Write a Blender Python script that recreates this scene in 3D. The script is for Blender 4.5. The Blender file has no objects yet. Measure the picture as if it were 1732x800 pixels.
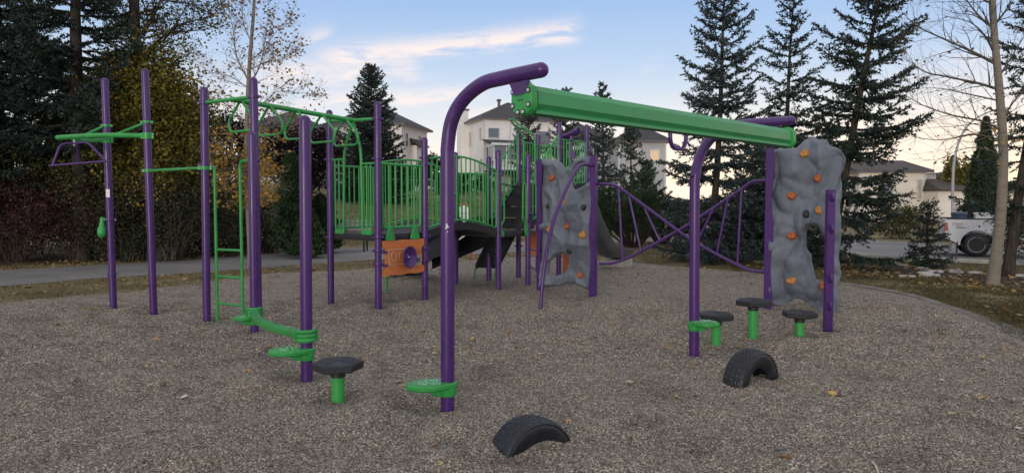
import bpy, bmesh, math, random
import numpy as np
from mathutils import Vector, Matrix, noise as mnoise

scene = bpy.context.scene
R = math.radians
# ------------------------------------------------------------------ camera
F = 1200.0                      # focal length in photograph pixels (1732 wide)
CAM_Z = 1.6
PITCH = math.atan(60 / 1200)
cam_d = bpy.data.cameras.new('camera')
cam_d.sensor_width = 36.0
cam_d.lens = 36.0 * F / 1732
cam_d.clip_start = 0.05
cam_d.clip_end = 3000
cam = bpy.data.objects.new('camera', cam_d)
scene.collection.objects.link(cam)
cam.location = (0, 0, CAM_Z)
cam.rotation_euler = (math.pi / 2 - PITCH, 0, 0)
scene.camera = cam
# ------------------------------------------------------------------ sky, sun, exposure
SUN_AZ = 196.0                  # low sun behind the viewer, a little to the left
SUN_EL = 6.0
GLOW_AZ = 55.0                  # the peach horizon at right
scene.view_settings.view_transform = 'Standard'
scene.view_settings.look = 'None'
scene.view_settings.exposure = 0.0
scene.view_settings.gamma = 1.0
world = bpy.data.worlds.new('World')
scene.world = world
world.use_nodes = True
wt = world.node_tree
for n_ in list(wt.nodes):
    wt.nodes.remove(n_)


class NT:
    """small node-tree writer"""
    def __init__(self, tree):
        self.t = tree

    def n(self, typ, **kw):
        nd = self.t.nodes.new(typ)
        ins = kw.pop('ins', {})
        for k, v in kw.items():
            setattr(nd, k, v)
        for k, v in ins.items():
            self.put(nd.inputs[k], v)
        return nd

    def put(self, sock, v):
        if isinstance(v, bpy.types.NodeSocket):
            self.t.links.new(v, sock)
        else:
            sock.default_value = v

    def m(self, op, a, b=None, c=None, clamp=False):
        nd = self.t.nodes.new('ShaderNodeMath')
        nd.operation = op
        nd.use_clamp = clamp
        self.put(nd.inputs[0], a)
        if b is not None:
            self.put(nd.inputs[1], b)
        if c is not None:
            self.put(nd.inputs[2], c)
        return nd.outputs[0]

    def mix(self, fac, a, b, blend='MIX'):
        nd = self.t.nodes.new('ShaderNodeMix')
        nd.data_type = 'RGBA'
        nd.blend_type = blend
        self.put(nd.inputs[0], fac)
        self.put(nd.inputs[6], a)
        self.put(nd.inputs[7], b)
        return nd.outputs[2]

    def ramp(self, fac, stops, interp='LINEAR'):
        nd = self.t.nodes.new('ShaderNodeValToRGB')
        cr = nd.color_ramp
        cr.interpolation = interp
        while len(cr.elements) < len(stops):
            cr.elements.new(0.5)
        for e, (p, c) in zip(cr.elements, stops):
            e.position = p
            e.color = c if len(c) == 4 else (*c, 1)
        self.put(nd.inputs[0], fac)
        return nd.outputs[0]

    def rng(self, v, a, b, c=0.0, d=1.0):
        nd = self.t.nodes.new('ShaderNodeMapRange')
        nd.interpolation_type = 'SMOOTHSTEP'
        self.put(nd.inputs[0], v)
        for i, x in enumerate((a, b, c, d)):
            self.put(nd.inputs[i + 1], x)
        return nd.outputs[0]


def build_world():
    w = NT(wt)
    out = w.n('ShaderNodeOutputWorld')
    bg = w.n('ShaderNodeBackground')
    wt.links.new(bg.outputs[0], out.inputs[0])
    bg.inputs[1].default_value = SKY_STRENGTH
    sky = w.n('ShaderNodeTexSky')
    sky.sky_type = 'NISHITA'
    sky.sun_disc = False
    sky.sun_elevation = R(SUN_EL)
    sky.sun_rotation = R(SUN_AZ)
    sky.altitude = 1000
    sky.air_density = 1.0
    sky.dust_density = 1.2
    sky.ozone_density = 1.6
    tc = w.n('ShaderNodeTexCoord')
    sep = w.n('ShaderNodeSeparateXYZ')
    wt.links.new(tc.outputs['Generated'], sep.inputs[0])
    x, y, z = sep.outputs
    az = w.m('MULTIPLY', w.m('ARCTAN2', x, y), 57.2958)
    el = w.m('MULTIPLY', w.m('ARCSINE', z), 57.2958)
    # the air close to the horizon: pale at left, peach towards the right
    hs = w.n('ShaderNodeHueSaturation', ins={'Saturation': 0.95, 'Value': 1.0, 'Color': sky.outputs[0]})
    col = hs.outputs[0]
    col = w.mix(1.0, col, GRADE, 'MULTIPLY')
    da = w.m('SUBTRACT', az, GLOW_AZ)
    warm = w.m('EXPONENT', w.m('MULTIPLY', w.m('POWER', w.m('DIVIDE', da, 62.0), 2.0), -1.0))
    low = w.rng(el, 0.5, 11.0, 1.0, 0.0)
    up = w.rng(el, -2.0, 90.0, 0.0, 1.0)
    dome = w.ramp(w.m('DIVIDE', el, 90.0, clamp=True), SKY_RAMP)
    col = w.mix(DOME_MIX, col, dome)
    col = w.mix(w.m('MULTIPLY', w.m('MULTIPLY', low, warm), 0.9), col, PEACH)
    # cirrus: noise in a frame that lies along the streaks
    cmb = w.n('ShaderNodeCombineXYZ')
    w.put(cmb.inputs[0], w.m('MULTIPLY', az, 0.10))
    w.put(cmb.inputs[1], w.m('SUBTRACT', w.m('MULTIPLY', el, 0.46), w.m('MULTIPLY', az, 0.040)))
    nz = w.n('ShaderNodeTexNoise', ins={'Vector': cmb.outputs[0], 'Scale': 2.1, 'Detail': 9.0, 'Roughness': 0.62, 'Distortion': 0.5})
    nz2 = w.n('ShaderNodeTexNoise', ins={'Vector': cmb.outputs[0], 'Scale': 0.55, 'Detail': 3.0, 'Roughness': 0.5})
    wob = w.m('MULTIPLY', w.m('SUBTRACT', nz.outputs[0], 0.5), 2.3)

    def streak(a0, e0, a1, e1, wd):
        k = (e1 - e0) / (a1 - a0)
        ln = w.m('ADD', w.m('MULTIPLY', w.m('SUBTRACT', az, a0), k), e0)
        dd = w.m('ADD', w.m('SUBTRACT', el, ln), wob)
        g = w.m('EXPONENT', w.m('MULTIPLY', w.m('POWER', w.m('DIVIDE', w.m('ABSOLUTE', dd), wd), 2.0), -1.0))
        e = w.m('MULTIPLY', w.rng(az, a0 - 1.5, a0 + 3.0), w.rng(az, a1 - 1.6, a1 + 0.5, 1.0, 0.0))
        return w.m('MULTIPLY', g, e)
    tex = w.rng(nz.outputs[0], 0.27, 0.62)
    c1 = w.m('MULTIPLY', streak(-15.5, 11.0, 5.8, 13.5, 0.78), 1.0)
    c2 = w.m('MULTIPLY', streak(-21.0, 9.2, -7.0, 10.6, 1.0), 0.9)
    c3 = w.m('MULTIPLY', streak(-17.5, 7.6, -1.5, 8.6, 0.7), 0.85)
    c5 = w.m('MULTIPLY', streak(-16.3, 12.3, -13.8, 12.9, 0.55), 0.9)
    c6 = w.m('MULTIPLY', streak(10.3, 10.2, 12.0, 10.9, 0.6), 0.45)
    c4 = w.m('MULTIPLY', w.m('MULTIPLY', w.rng(nz2.outputs[0], 0.42, 0.66), w.rng(el, 12.0, 7.0)), 0.65)
    far = w.m('MULTIPLY', w.rng(nz2.outputs[0], 0.40, 0.62), w.m('MAXIMUM', w.rng(w.m('ABSOLUTE', az), 45.0, 62.0), w.rng(el, 18.0, 26.0)))  # clouds out of view, added to send more light onto the ground
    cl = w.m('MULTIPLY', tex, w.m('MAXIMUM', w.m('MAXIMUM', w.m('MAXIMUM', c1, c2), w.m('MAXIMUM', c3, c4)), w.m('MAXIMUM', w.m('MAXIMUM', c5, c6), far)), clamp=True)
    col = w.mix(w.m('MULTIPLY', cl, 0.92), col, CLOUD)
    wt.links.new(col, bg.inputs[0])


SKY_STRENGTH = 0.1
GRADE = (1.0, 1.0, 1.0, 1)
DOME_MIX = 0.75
SKY_RAMP = [(0.0, (12.0, 11.2, 11.0)), (0.07, (8.6, 9.6, 11.0)), (0.17, (4.5, 6.6, 10.4)), (0.38, (6.2, 7.0, 8.6)), (0.7, (8.2, 8.1, 8.2)), (1.0, (8.6, 8.3, 8.2))]  # overhead stops raised above the blue in view to light the ground
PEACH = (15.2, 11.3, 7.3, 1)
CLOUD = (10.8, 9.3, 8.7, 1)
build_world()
sd = bpy.data.lights.new('sun', 'SUN')
sd.energy = 1.15
sd.angle = R(18)
sd.color = (1.0, 0.92, 0.83)
sun = bpy.data.objects.new('sun', sd)
scene.collection.objects.link(sun)
_a, _e = R(SUN_AZ), R(max(SUN_EL, 3.0))
sun_dir = Vector((math.sin(_a) * math.cos(_e), math.cos(_a) * math.cos(_e), math.sin(_e)))
sun.rotation_euler = sun_dir.to_track_quat('Z', 'Y').to_euler()
sun.location = sun_dir * 60
scene.cycles.max_bounces = 6
scene.cycles.transparent_max_bounces = 8

# ------------------------------------------------------------------ pixel -> place helpers
_cp, _sp = math.cos(PITCH), math.sin(PITCH)


def ray(u, v):
    x, yd = (u - 866) / F, (400 - v) / F
    return Vector((x, _cp + yd * _sp, -_sp + yd * _cp))


def at(u, v, Y):
    d = ray(u, v)
    return Vector((0, 0, CAM_Z)) + d * (Y / d.y)


def G(u, v, z=0.0):
    d = ray(u, v)
    return Vector((0, 0, CAM_Z)) + d * ((z - CAM_Z) / d.z)


def XY(u, Y):
    """ground x for a picture column at distance Y"""
    return (u - 866) / F * (Y * _cp + CAM_Z * _sp)


# ------------------------------------------------------------------ mesh writing
BASE = {}          # thing -> world position of its base


class MB:
    def __init__(self):
        self.v = []
        self.f = []

    def add(self, vs, fs):
        o = len(self.v)
        self.v.extend(tuple(p) for p in vs)
        self.f.extend(tuple(i + o for i in f) for f in fs)

    def tube(self, pts, r, n=12, cap=True, dome=0, up=None):
        pts = [Vector(p) for p in pts]
        m = len(pts)
        rs = list(r) if hasattr(r, '__len__') else [r] * m
        if dome:                                     # rounded end
            t = (pts[-1] - pts[-2]).normalized()
            p, q = pts[-1], rs[-1]
            for k in range(1, dome + 1):
                a = math.pi / 2 * k / (dome + 0.35)
                pts.append(p + t * q * math.sin(a))
                rs.append(q * math.cos(a))
            m = len(pts)
        T = []
        for i in range(m):
            a, b = pts[max(i - 1, 0)], pts[min(i + 1, m - 1)]
            t = (b - a)
            T.append(t.normalized() if t.length > 1e-9 else Vector((0, 0, 1)))
        ref = Vector(up) if up else (Vector((1, 0, 0)) if abs(T[0].x) < 0.8 else Vector((0, 0, 1)))
        nrm = (ref - T[0] * ref.dot(T[0])).normalized()
        vs = []
        for i in range(m):
            nrm = nrm - T[i] * nrm.dot(T[i])
            nrm.normalize()
            b = T[i].cross(nrm)
            for k in range(n):
                a = 2 * math.pi * k / n
                vs.append(pts[i] + (nrm * math.cos(a) + b * math.sin(a)) * rs[i])
        fs = []
        for i in range(m - 1):
            for k in range(n):
                k2 = (k + 1) % n
                fs.append((i * n + k, i * n + k2, (i + 1) * n + k2, (i + 1) * n + k))
        if cap:
            fs.append(tuple(range(n - 1, -1, -1)))
            fs.append(tuple((m - 1) * n + k for k in range(n)))
        self.add(vs, fs)
        return self

    def box(self, c, s, ax=None):
        c = Vector(c)
        ax = ax or (Vector((1, 0, 0)), Vector((0, 1, 0)), Vector((0, 0, 1)))
        hx, hy, hz = [Vector(ax[i]) * s[i] / 2 for i in range(3)]
        vs = [c + hx * i + hy * j + hz * k for k in (-1, 1) for j in (-1, 1) for i in (-1, 1)]
        self.add(vs, [(0, 2, 3, 1), (4, 5, 7, 6), (0, 1, 5, 4), (2, 6, 7, 3), (0, 4, 6, 2), (1, 3, 7, 5)])
        return self

    def bar(self, a, b, w, h, up=(0, 0, 1)):
        a, b = Vector(a), Vector(b)
        t = (b - a).normalized()
        s = t.cross(Vector(up)).normalized()
        u2 = s.cross(t)
        return self.box((a + b) / 2, ((b - a).length, w, h), (t, s, u2))

    def prism(self, poly, o, ux, uy, depth, bevel=0.0):
        """polygon in the (ux, uy) plane at o, given thickness along ux x uy"""
        o, ux, uy = Vector(o), Vector(ux), Vector(uy)
        nz = ux.cross(uy).normalized()
        n = len(poly)
        if bevel > 0:
            cx = sum(p[0] for p in poly) / n
            cy = sum(p[1] for p in poly) / n
            def ins(p):
                d = Vector((p[0] - cx, p[1] - cy))
                L = max(d.length, 1e-6)
                return (p[0] - d.x / L * bevel, p[1] - d.y / L * bevel)
            inn = [ins(p) for p in poly]
            layers = [(inn, 0), (poly, bevel), (poly, depth - bevel), (inn, depth)]
        else:
            layers = [(poly, 0), (poly, depth)]
        vs, fs = [], []
        for pl, h in layers:
            vs += [o + ux * p[0] + uy * p[1] + nz * h for p in pl]
        for l in range(len(layers) - 1):
            for k in range(n):
                k2 = (k + 1) % n
                fs.append((l * n + k, l * n + k2, (l + 1) * n + k2, (l + 1) * n + k))
        fs.append(tuple(range(n - 1, -1, -1)))
        fs.append(tuple((len(layers) - 1) * n + k for k in range(n)))
        self.add(vs, fs)
        return self

    def lathe(self, prof, o=(0, 0, 0), ax=(0, 0, 1), n=20, close=False):
        """profile of (radius, height) turned about ax at o"""
        o, ax = Vector(o), Vector(ax).normalized()
        e1 = ax.orthogonal().normalized()
        e2 = ax.cross(e1)
        m = len(prof)
        vs = []
        for r, h in prof:
            for k in range(n):
                a = 2 * math.pi * k / n
                vs.append(o + ax * h + (e1 * math.cos(a) + e2 * math.sin(a)) * r)
        fs = []
        rr = m if close else m - 1
        for i in range(rr):
            i2 = (i + 1) % m
            for k in range(n):
                k2 = (k + 1) % n
                fs.append((i * n + k, i * n + k2, i2 * n + k2, i2 * n + k))
        if not close:
            if prof[0][0] > 1e-6:
                fs.append(tuple(range(n - 1, -1, -1)))
            if prof[-1][0] > 1e-6:
                fs.append(tuple((m - 1) * n + k for k in range(n)))
        self.add(vs, fs)
        return self

    def build(self, name, mat, parent=None, local=False, angle=38, **props):
        me = bpy.data.meshes.new(name)
        off = Vector((0, 0, 0))
        if parent is not None and not local:
            off = BASE.get(top_of(parent).name, Vector((0, 0, 0)))
        me.from_pydata([(p[0] - off.x, p[1] - off.y, p[2] - off.z) for p in self.v], [], self.f)
        finish(me, angle)
        return link(name, me, mat, parent, **props)


def finish(me, angle=38):
    bm = bmesh.new()
    bm.from_mesh(me)
    bmesh.ops.recalc_face_normals(bm, faces=bm.faces)
    bm.to_mesh(me)
    bm.free()
    if angle:
        me.polygons.foreach_set('use_smooth', [True] * len(me.polygons))
        me.set_sharp_from_angle(angle=R(angle))
    me.update()


def top_of(o):
    while o.parent is not None:
        o = o.parent
    return o


def link(name, me, mat, parent=None, **props):
    o = bpy.data.objects.new(name, me)
    scene.collection.objects.link(o)
    if mat is not None and len(me.materials) == 0:
        me.materials.append(mat)
    if parent is not None:
        o.parent = parent
    for k, v in props.items():
        o[k] = v
    return o


def thing(name, label, cat, loc=(0, 0, 0), rz=0.0, group=None):
    o = bpy.data.objects.new(name, None)
    scene.collection.objects.link(o)
    o.empty_display_size = 0.1
    o.location = loc
    o.rotation_euler = (0, 0, rz)
    o['label'] = label
    o['category'] = cat
    if group:
        o['group'] = group
    BASE[o.name] = Vector(loc)
    return o


def tag(o, label, cat, group=None):
    o['label'] = label
    o['category'] = cat
    if group:
        o['group'] = group
    return o


def np_mesh(name, verts, faces, smooth=False):
    """verts (n,3) float, faces (m,k) int"""
    me = bpy.data.meshes.new(name)
    verts = np.asarray(verts, np.float32)
    faces = np.asarray(faces, np.int32)
    m, k = faces.shape
    me.vertices.add(len(verts))
    me.vertices.foreach_set('co', verts.ravel())
    me.loops.add(m * k)
    me.loops.foreach_set('vertex_index', faces.ravel())
    me.polygons.add(m)
    me.polygons.foreach_set('loop_start', np.arange(0, m * k, k, dtype=np.int32))
    if smooth:
        me.polygons.foreach_set('use_smooth', np.ones(m, dtype=bool))
    me.update(calc_edges=True)
    return me


def fillet(pts, rad, k=6):
    pts = [Vector(p) for p in pts]
    rads = rad if hasattr(rad, '__len__') else [rad] * len(pts)
    out = [pts[0]]
    for i in range(1, len(pts) - 1):
        p, a, b = pts[i], pts[i - 1], pts[i + 1]
        r = min(rads[i], (p - a).length * 0.49, (p - b).length * 0.49)
        s = p + (a - p).normalized() * r
        e = p + (b - p).normalized() * r
        for j in range(k + 1):
            t = j / k
            out.append(s * (1 - t) ** 2 + p * 2 * t * (1 - t) + e * t * t)
    out.append(pts[-1])
    return out


# ------------------------------------------------------------------ materials
MATS = {}


def newmat(name):
    m = bpy.data.materials.new(name)
    m.use_nodes = True
    t = m.node_tree
    for n_ in list(t.nodes):
        t.nodes.remove(n_)
    w = NT(t)
    out = w.n('ShaderNodeOutputMaterial')
    b = w.n('ShaderNodeBsdfPrincipled')
    t.links.new(b.outputs[0], out.inputs[0])
    MATS[name] = m
    return m, w, b


def objco(w, scale=1.0):
    tc = w.n('ShaderNodeTexCoord')
    mp = w.n('ShaderNodeMapping')
    w.t.links.new(tc.outputs['Object'], mp.inputs[0])
    mp.inputs['Scale'].default_value = scale if hasattr(scale, '__len__') else (scale,) * 3
    return mp.outputs[0]


def bump(w, b, h, dist=0.01, strength=1.0):
    n = w.n('ShaderNodeBump', ins={'Height': h, 'Distance': dist, 'Strength': strength})
    w.t.links.new(n.outputs[0], b.inputs['Normal'])


def paint(name, col, rough=0.35, var=0.12, dirt=0.25, spec=0.5, fine=90):
    m, w, b = newmat(name)
    co = objco(w)
    n1 = w.n('ShaderNodeTexNoise', ins={'Vector': co, 'Scale': 3.0, 'Detail': 6.0, 'Roughness': 0.65})
    n2 = w.n('ShaderNodeTexNoise', ins={'Vector': co, 'Scale': fine, 'Detail': 2.0})
    lo = tuple(c * (1 - dirt) + 0.02 * dirt for c in col)
    hi = tuple(min(1, c * (1 + var)) for c in col)
    c = w.ramp(n1.outputs[0], [(0.3, lo), (0.5, col), (0.75, hi)])
    c = w.mix(w.rng(n2.outputs[0], 0.62, 0.72, 0.0, 0.35), c, tuple(min(1, x * 1.25 + 0.012) for x in col) + (1,))
    n3 = w.n('ShaderNodeTexNoise', ins={'Vector': objco(w, (34, 34, 3.5)), 'Scale': 1.0, 'Detail': 5.0, 'Roughness': 0.7})
    c = w.mix(w.rng(n3.outputs[0], 0.60, 0.74, 0.0, 0.30), c, tuple(min(1, x * 1.35 + 0.03) for x in col) + (1,))
    c = w.mix(w.rng(n3.outputs[0], 0.40, 0.28, 0.0, 0.35), c, tuple(x * 0.55 + 0.006 for x in col) + (1,))
    w.put(b.inputs['Base Color'], c)
    w.put(b.inputs['Roughness'], w.rng(w.m('ADD', w.m('MULTIPLY', n1.outputs[0], 0.5), w.m('MULTIPLY', n3.outputs[0], 0.5)), 0.3, 0.7, rough - 0.08, rough + 0.16))
    b.inputs['Specular IOR Level'].default_value = spec
    bump(w, b, n2.outputs[0], 0.0006, 0.35)
    return m


PURPLE = (0.066, 0.019, 0.140)
GREEN = (0.032, 0.31, 0.066)
M_purple = paint('purple_paint', PURPLE, 0.29)
M_green = paint('green_paint', GREEN, 0.32)
M_pipe = paint('green_pipe', (0.045, 0.36, 0.07), 0.42)
M_beam = paint('green_beam', (0.036, 0.29, 0.095), 0.36, dirt=0.18)
M_black = paint('black_plastic', (0.018, 0.019, 0.024), 0.5, dirt=0.1)
M_deck = paint('deck_coating', (0.022, 0.023, 0.026), 0.6, dirt=0.1)
M_orange = paint('orange_plastic', (0.56, 0.17, 0.045), 0.5, dirt=0.12)
M_hold_orange = paint('orange_hold', (0.40, 0.095, 0.028), 0.55)
M_hold_yellow = paint('yellow_hold', (0.43, 0.20, 0.05), 0.55)
M_hold_black = paint('black_hold', (0.025, 0.027, 0.03), 0.55)
M_steel = paint('bolt_steel', (0.55, 0.55, 0.58), 0.3, dirt=0.1)
M_slide = paint('grey_slide', (0.11, 0.115, 0.125), 0.35, dirt=0.3)
M_tan = paint('pale_plastic', (0.42, 0.40, 0.34), 0.5)
M_white = paint('white_paint', (0.72, 0.72, 0.72), 0.4, dirt=0.12)
M_nub = paint('worn_nubs', (0.42, 0.58, 0.47), 0.6)
M_wood = paint('weathered_plank', (0.42, 0.42, 0.42), 0.75, dirt=0.35, fine=160)
M_galv = paint('galvanised_steel', (0.34, 0.36, 0.39), 0.45)
M_rubber_dark = paint('dark_trim', (0.02, 0.021, 0.023), 0.55)

# grey moulded rock
M_rock, w, b = newmat('moulded_rock')
co = objco(w)
n1 = w.n('ShaderNodeTexNoise', ins={'Vector': co, 'Scale': 2.4, 'Detail': 8.0, 'Roughness': 0.6})
n2 = w.n('ShaderNodeTexNoise', ins={'Vector': co, 'Scale': 70.0, 'Detail': 3.0})
n3 = w.n('ShaderNodeTexNoise', ins={'Vector': co, 'Scale': 16.0, 'Detail': 5.0, 'Roughness': 0.7})
c = w.ramp(n1.outputs[0], [(0.3, (0.094, 0.110, 0.136)), (0.5, (0.135, 0.156, 0.189)), (0.72, (0.176, 0.20, 0.236))])
c = w.mix(w.rng(n3.outputs[0], 0.6, 0.75, 0, 0.3), c, (0.13, 0.135, 0.14, 1))
w.put(b.inputs['Base Color'], c)
b.inputs['Roughness'].default_value = 0.62
bump(w, b, w.m('ADD', w.m('MULTIPLY', n2.outputs[0], 0.25), n3.outputs[0]), 0.012, 0.7)

# tyre rubber
M_tyre, w, b = newmat('tyre_rubber')
co = objco(w)
n1 = w.n('ShaderNodeTexNoise', ins={'Vector': co, 'Scale': 9.0, 'Detail': 6.0, 'Roughness': 0.7})
n2 = w.n('ShaderNodeTexNoise', ins={'Vector': co, 'Scale': 120.0, 'Detail': 2.0})
c = w.ramp(n1.outputs[0], [(0.3, (0.007, 0.009, 0.013)), (0.6, (0.012, 0.015, 0.021)), (0.8, (0.024, 0.027, 0.033))])
c = w.mix(w.rng(n2.outputs[0], 0.66, 0.74, 0, 0.5), c, (0.12, 0.12, 0.115, 1))
w.put(b.inputs['Base Color'], c)
w.put(b.inputs['Roughness'], w.rng(n1.outputs[0], 0.3, 0.7, 0.33, 0.52))
bump(w, b, n2.outputs[0], 0.001, 0.4)

# pea gravel
M_gravel, w, b = newmat('pea_gravel')
tc = w.n('ShaderNodeTexCoord')
co = tc.outputs['Object']
v1 = w.n('ShaderNodeTexVoronoi', ins={'Vector': co, 'Scale': 78.0})
v2 = w.n('ShaderNodeTexVoronoi', ins={'Vector': co, 'Scale': 140.0})
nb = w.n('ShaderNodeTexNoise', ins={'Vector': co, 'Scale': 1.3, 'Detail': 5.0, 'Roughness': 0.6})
sepc = w.n('ShaderNodeSeparateColor', ins={'Color': v1.outputs['Color']})
STONE = [(0.0, (0.026, 0.024, 0.021)), (0.2, (0.076, 0.066, 0.054)), (0.38, (0.190, 0.158, 0.118)), (0.56, (0.275, 0.235, 0.180)),
         (0.70, (0.160, 0.154, 0.145)), (0.84, (0.43, 0.375, 0.295)), (0.94, (0.64, 0.575, 0.47)), (1.0, (0.36, 0.205, 0.095))]
c = w.ramp(sepc.outputs[0], STONE)
c = w.mix(w.rng(nb.outputs[0], 0.42, 0.68, 0.0, 0.35), c, (0.25, 0.205, 0.155, 1))
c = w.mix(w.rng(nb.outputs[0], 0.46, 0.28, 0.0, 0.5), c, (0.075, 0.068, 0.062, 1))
w.put(b.inputs['Base Color'], c)
b.inputs['Roughness'].default_value = 0.75
bump(w, b, w.m('ADD', v1.outputs['Distance'], w.m('MULTIPLY', v2.outputs['Distance'], 0.4)), -0.010, 1.0)

M_stone, w, b = newmat('gravel_stone')
oi = w.n('ShaderNodeObjectInfo')
c = w.ramp(oi.outputs['Random'], STONE)
n1 = w.n('ShaderNodeTexNoise', ins={'Vector': objco(w), 'Scale': 3.0, 'Detail': 3.0})
c = w.mix(0.18, c, w.ramp(n1.outputs[0], [(0.3, (0.08, 0.075, 0.07)), (0.7, (0.4, 0.37, 0.32))]))
geo = w.n('ShaderNodeNewGeometry')
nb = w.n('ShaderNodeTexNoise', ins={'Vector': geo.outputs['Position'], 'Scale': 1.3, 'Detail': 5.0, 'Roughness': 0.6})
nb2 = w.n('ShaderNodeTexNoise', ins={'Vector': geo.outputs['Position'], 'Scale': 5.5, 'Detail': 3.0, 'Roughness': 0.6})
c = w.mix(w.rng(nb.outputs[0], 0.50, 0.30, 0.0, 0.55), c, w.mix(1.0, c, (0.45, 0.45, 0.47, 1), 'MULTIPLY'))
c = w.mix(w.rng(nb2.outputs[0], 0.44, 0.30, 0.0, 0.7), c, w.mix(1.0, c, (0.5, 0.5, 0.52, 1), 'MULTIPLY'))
w.put(b.inputs['Base Color'], c)
b.inputs['Roughness'].default_value = 0.7

# soil and turf of the wide ground sheet
M_turf, w, b = newmat('autumn_turf')
co = w.n('ShaderNodeTexCoord').outputs['Object']
n1 = w.n('ShaderNodeTexNoise', ins={'Vector': co, 'Scale': 0.35, 'Detail': 5.0, 'Roughness': 0.6})
n2 = w.n('ShaderNodeTexNoise', ins={'Vector': co, 'Scale': 7.0, 'Detail': 6.0, 'Roughness': 0.75})
n3 = w.n('ShaderNodeTexVoronoi', ins={'Vector': co, 'Scale': 3.2, 'Randomness': 1.0})
c = w.ramp(w.m('ADD', w.m('MULTIPLY', n1.outputs[0], 0.6), w.m('MULTIPLY', n2.outputs[0], 0.4)),
           [(0.3, (0.055, 0.062, 0.028)), (0.45, (0.17, 0.138, 0.075)), (0.6, (0.28, 0.225, 0.13)), (0.75, (0.34, 0.28, 0.175))])
c = w.mix(w.rng(n3.outputs['Distance'], 0.06, 0.1, 0.8, 0.0), c, (0.40, 0.31, 0.17, 1))
w.put(b.inputs['Base Color'], c)
b.inputs['Roughness'].default_value = 0.95
b.inputs['Specular IOR Level'].default_value = 0.15
bump(w, b, n2.outputs[0], 0.06, 0.9)

M_mulch, w, b = newmat('bark_mulch')
co = w.n('ShaderNodeTexCoord').outputs['Object']
n1 = w.n('ShaderNodeTexNoise', ins={'Vector': co, 'Scale': 1.2, 'Detail': 6.0, 'Roughness': 0.7})
n2 = w.n('ShaderNodeTexVoronoi', ins={'Vector': co, 'Scale': 24.0})
sc = w.n('ShaderNodeSeparateColor', ins={'Color': n2.outputs['Color']})
c = w.ramp(sc.outputs[0], [(0.0, (0.028, 0.022, 0.018)), (0.6, (0.07, 0.053, 0.04)), (0.9, (0.12, 0.085, 0.055)), (1.0, (0.3, 0.2, 0.09))])
c = w.mix(w.rng(n1.outputs[0], 0.5, 0.66, 0, 0.7), c, (0.10, 0.085, 0.05, 1))
w.put(b.inputs['Base Color'], c)
b.inputs['Roughness'].default_value = 0.95
b.inputs['Specular IOR Level'].default_value = 0.1
bump(w, b, n2.outputs['Distance'], 0.03, 0.9)

M_asphalt, w, b = newmat('worn_asphalt')
co = w.n('ShaderNodeTexCoord').outputs['Object']
n1 = w.n('ShaderNodeTexNoise', ins={'Vector': co, 'Scale': 0.8, 'Detail': 6.0, 'Roughness': 0.65})
n2 = w.n('ShaderNodeTexNoise', ins={'Vector': co, 'Scale': 60.0, 'Detail': 3.0})
c = w.ramp(n1.outputs[0], [(0.3, (0.13, 0.128, 0.127)), (0.55, (0.195, 0.19, 0.186)), (0.75, (0.25, 0.243, 0.235))])
c = w.mix(w.rng(n2.outputs[0], 0.55, 0.7, 0, 0.4), c, (0.36, 0.35, 0.34, 1))
w.put(b.inputs['Base Color'], c)
b.inputs['Roughness'].default_value = 0.85
bump(w, b, n2.outputs[0], 0.006, 0.8)

M_kerb, w, b = newmat('crushed_edge')
co = w.n('ShaderNodeTexCoord').outputs['Object']
n2 = w.n('ShaderNodeTexNoise', ins={'Vector': co, 'Scale': 45.0, 'Detail': 4.0, 'Roughness': 0.8})
n1 = w.n('ShaderNodeTexNoise', ins={'Vector': co, 'Scale': 2.0, 'Detail': 4.0})
c = w.ramp(n2.outputs[0], [(0.3, (0.10, 0.095, 0.088)), (0.5, (0.24, 0.23, 0.215)), (0.7, (0.37, 0.36, 0.34))])
c = w.mix(w.rng(n1.outputs[0], 0.42, 0.6, 0, 0.85), c, (0.15, 0.125, 0.098, 1))
w.put(b.inputs['Base Color'], c)
b.inputs['Roughness'].default_value = 0.9
bump(w, b, n2.outputs[0], 0.02, 1.0)

M_concrete = paint('pale_concrete', (0.46, 0.455, 0.44), 0.8, dirt=0.3, fine=120)


def leafmat(name, cols, rough=0.6, trans=0.25, spec=0.25):
    """foliage: each leaf takes its own colour"""
    m, w, b = newmat(name)
    g = w.n('ShaderNodeNewGeometry')
    k = len(cols) - 1
    c = w.ramp(g.outputs['Random Per Island'], [(i / k, cc) for i, cc in enumerate(cols)])
    n1 = w.n('ShaderNodeTexNoise', ins={'Vector': objco(w), 'Scale': 1.1, 'Detail': 3.0})
    c = w.mix(1.0, c, w.ramp(n1.outputs[0], [(0.3, (0.62, 0.64, 0.66)), (0.7, (1.25, 1.22, 1.15))]), 'MULTIPLY')
    w.put(b.inputs['Base Color'], c)
    b.inputs['Roughness'].default_value = rough
    b.inputs['Specular IOR Level'].default_value = spec
    if trans:
        tr = w.n('ShaderNodeBsdfTranslucent')
        w.put(tr.inputs[0], c)
        ms = w.n('ShaderNodeMixShader')
        ms.inputs[0].default_value = trans
        out = [x for x in w.t.nodes if x.type == 'OUTPUT_MATERIAL'][0]
        w.t.links.new(b.outputs[0], ms.inputs[1])
        w.t.links.new(tr.outputs[0], ms.inputs[2])
        w.t.links.new(ms.outputs[0], out.inputs[0])
    return m


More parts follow.
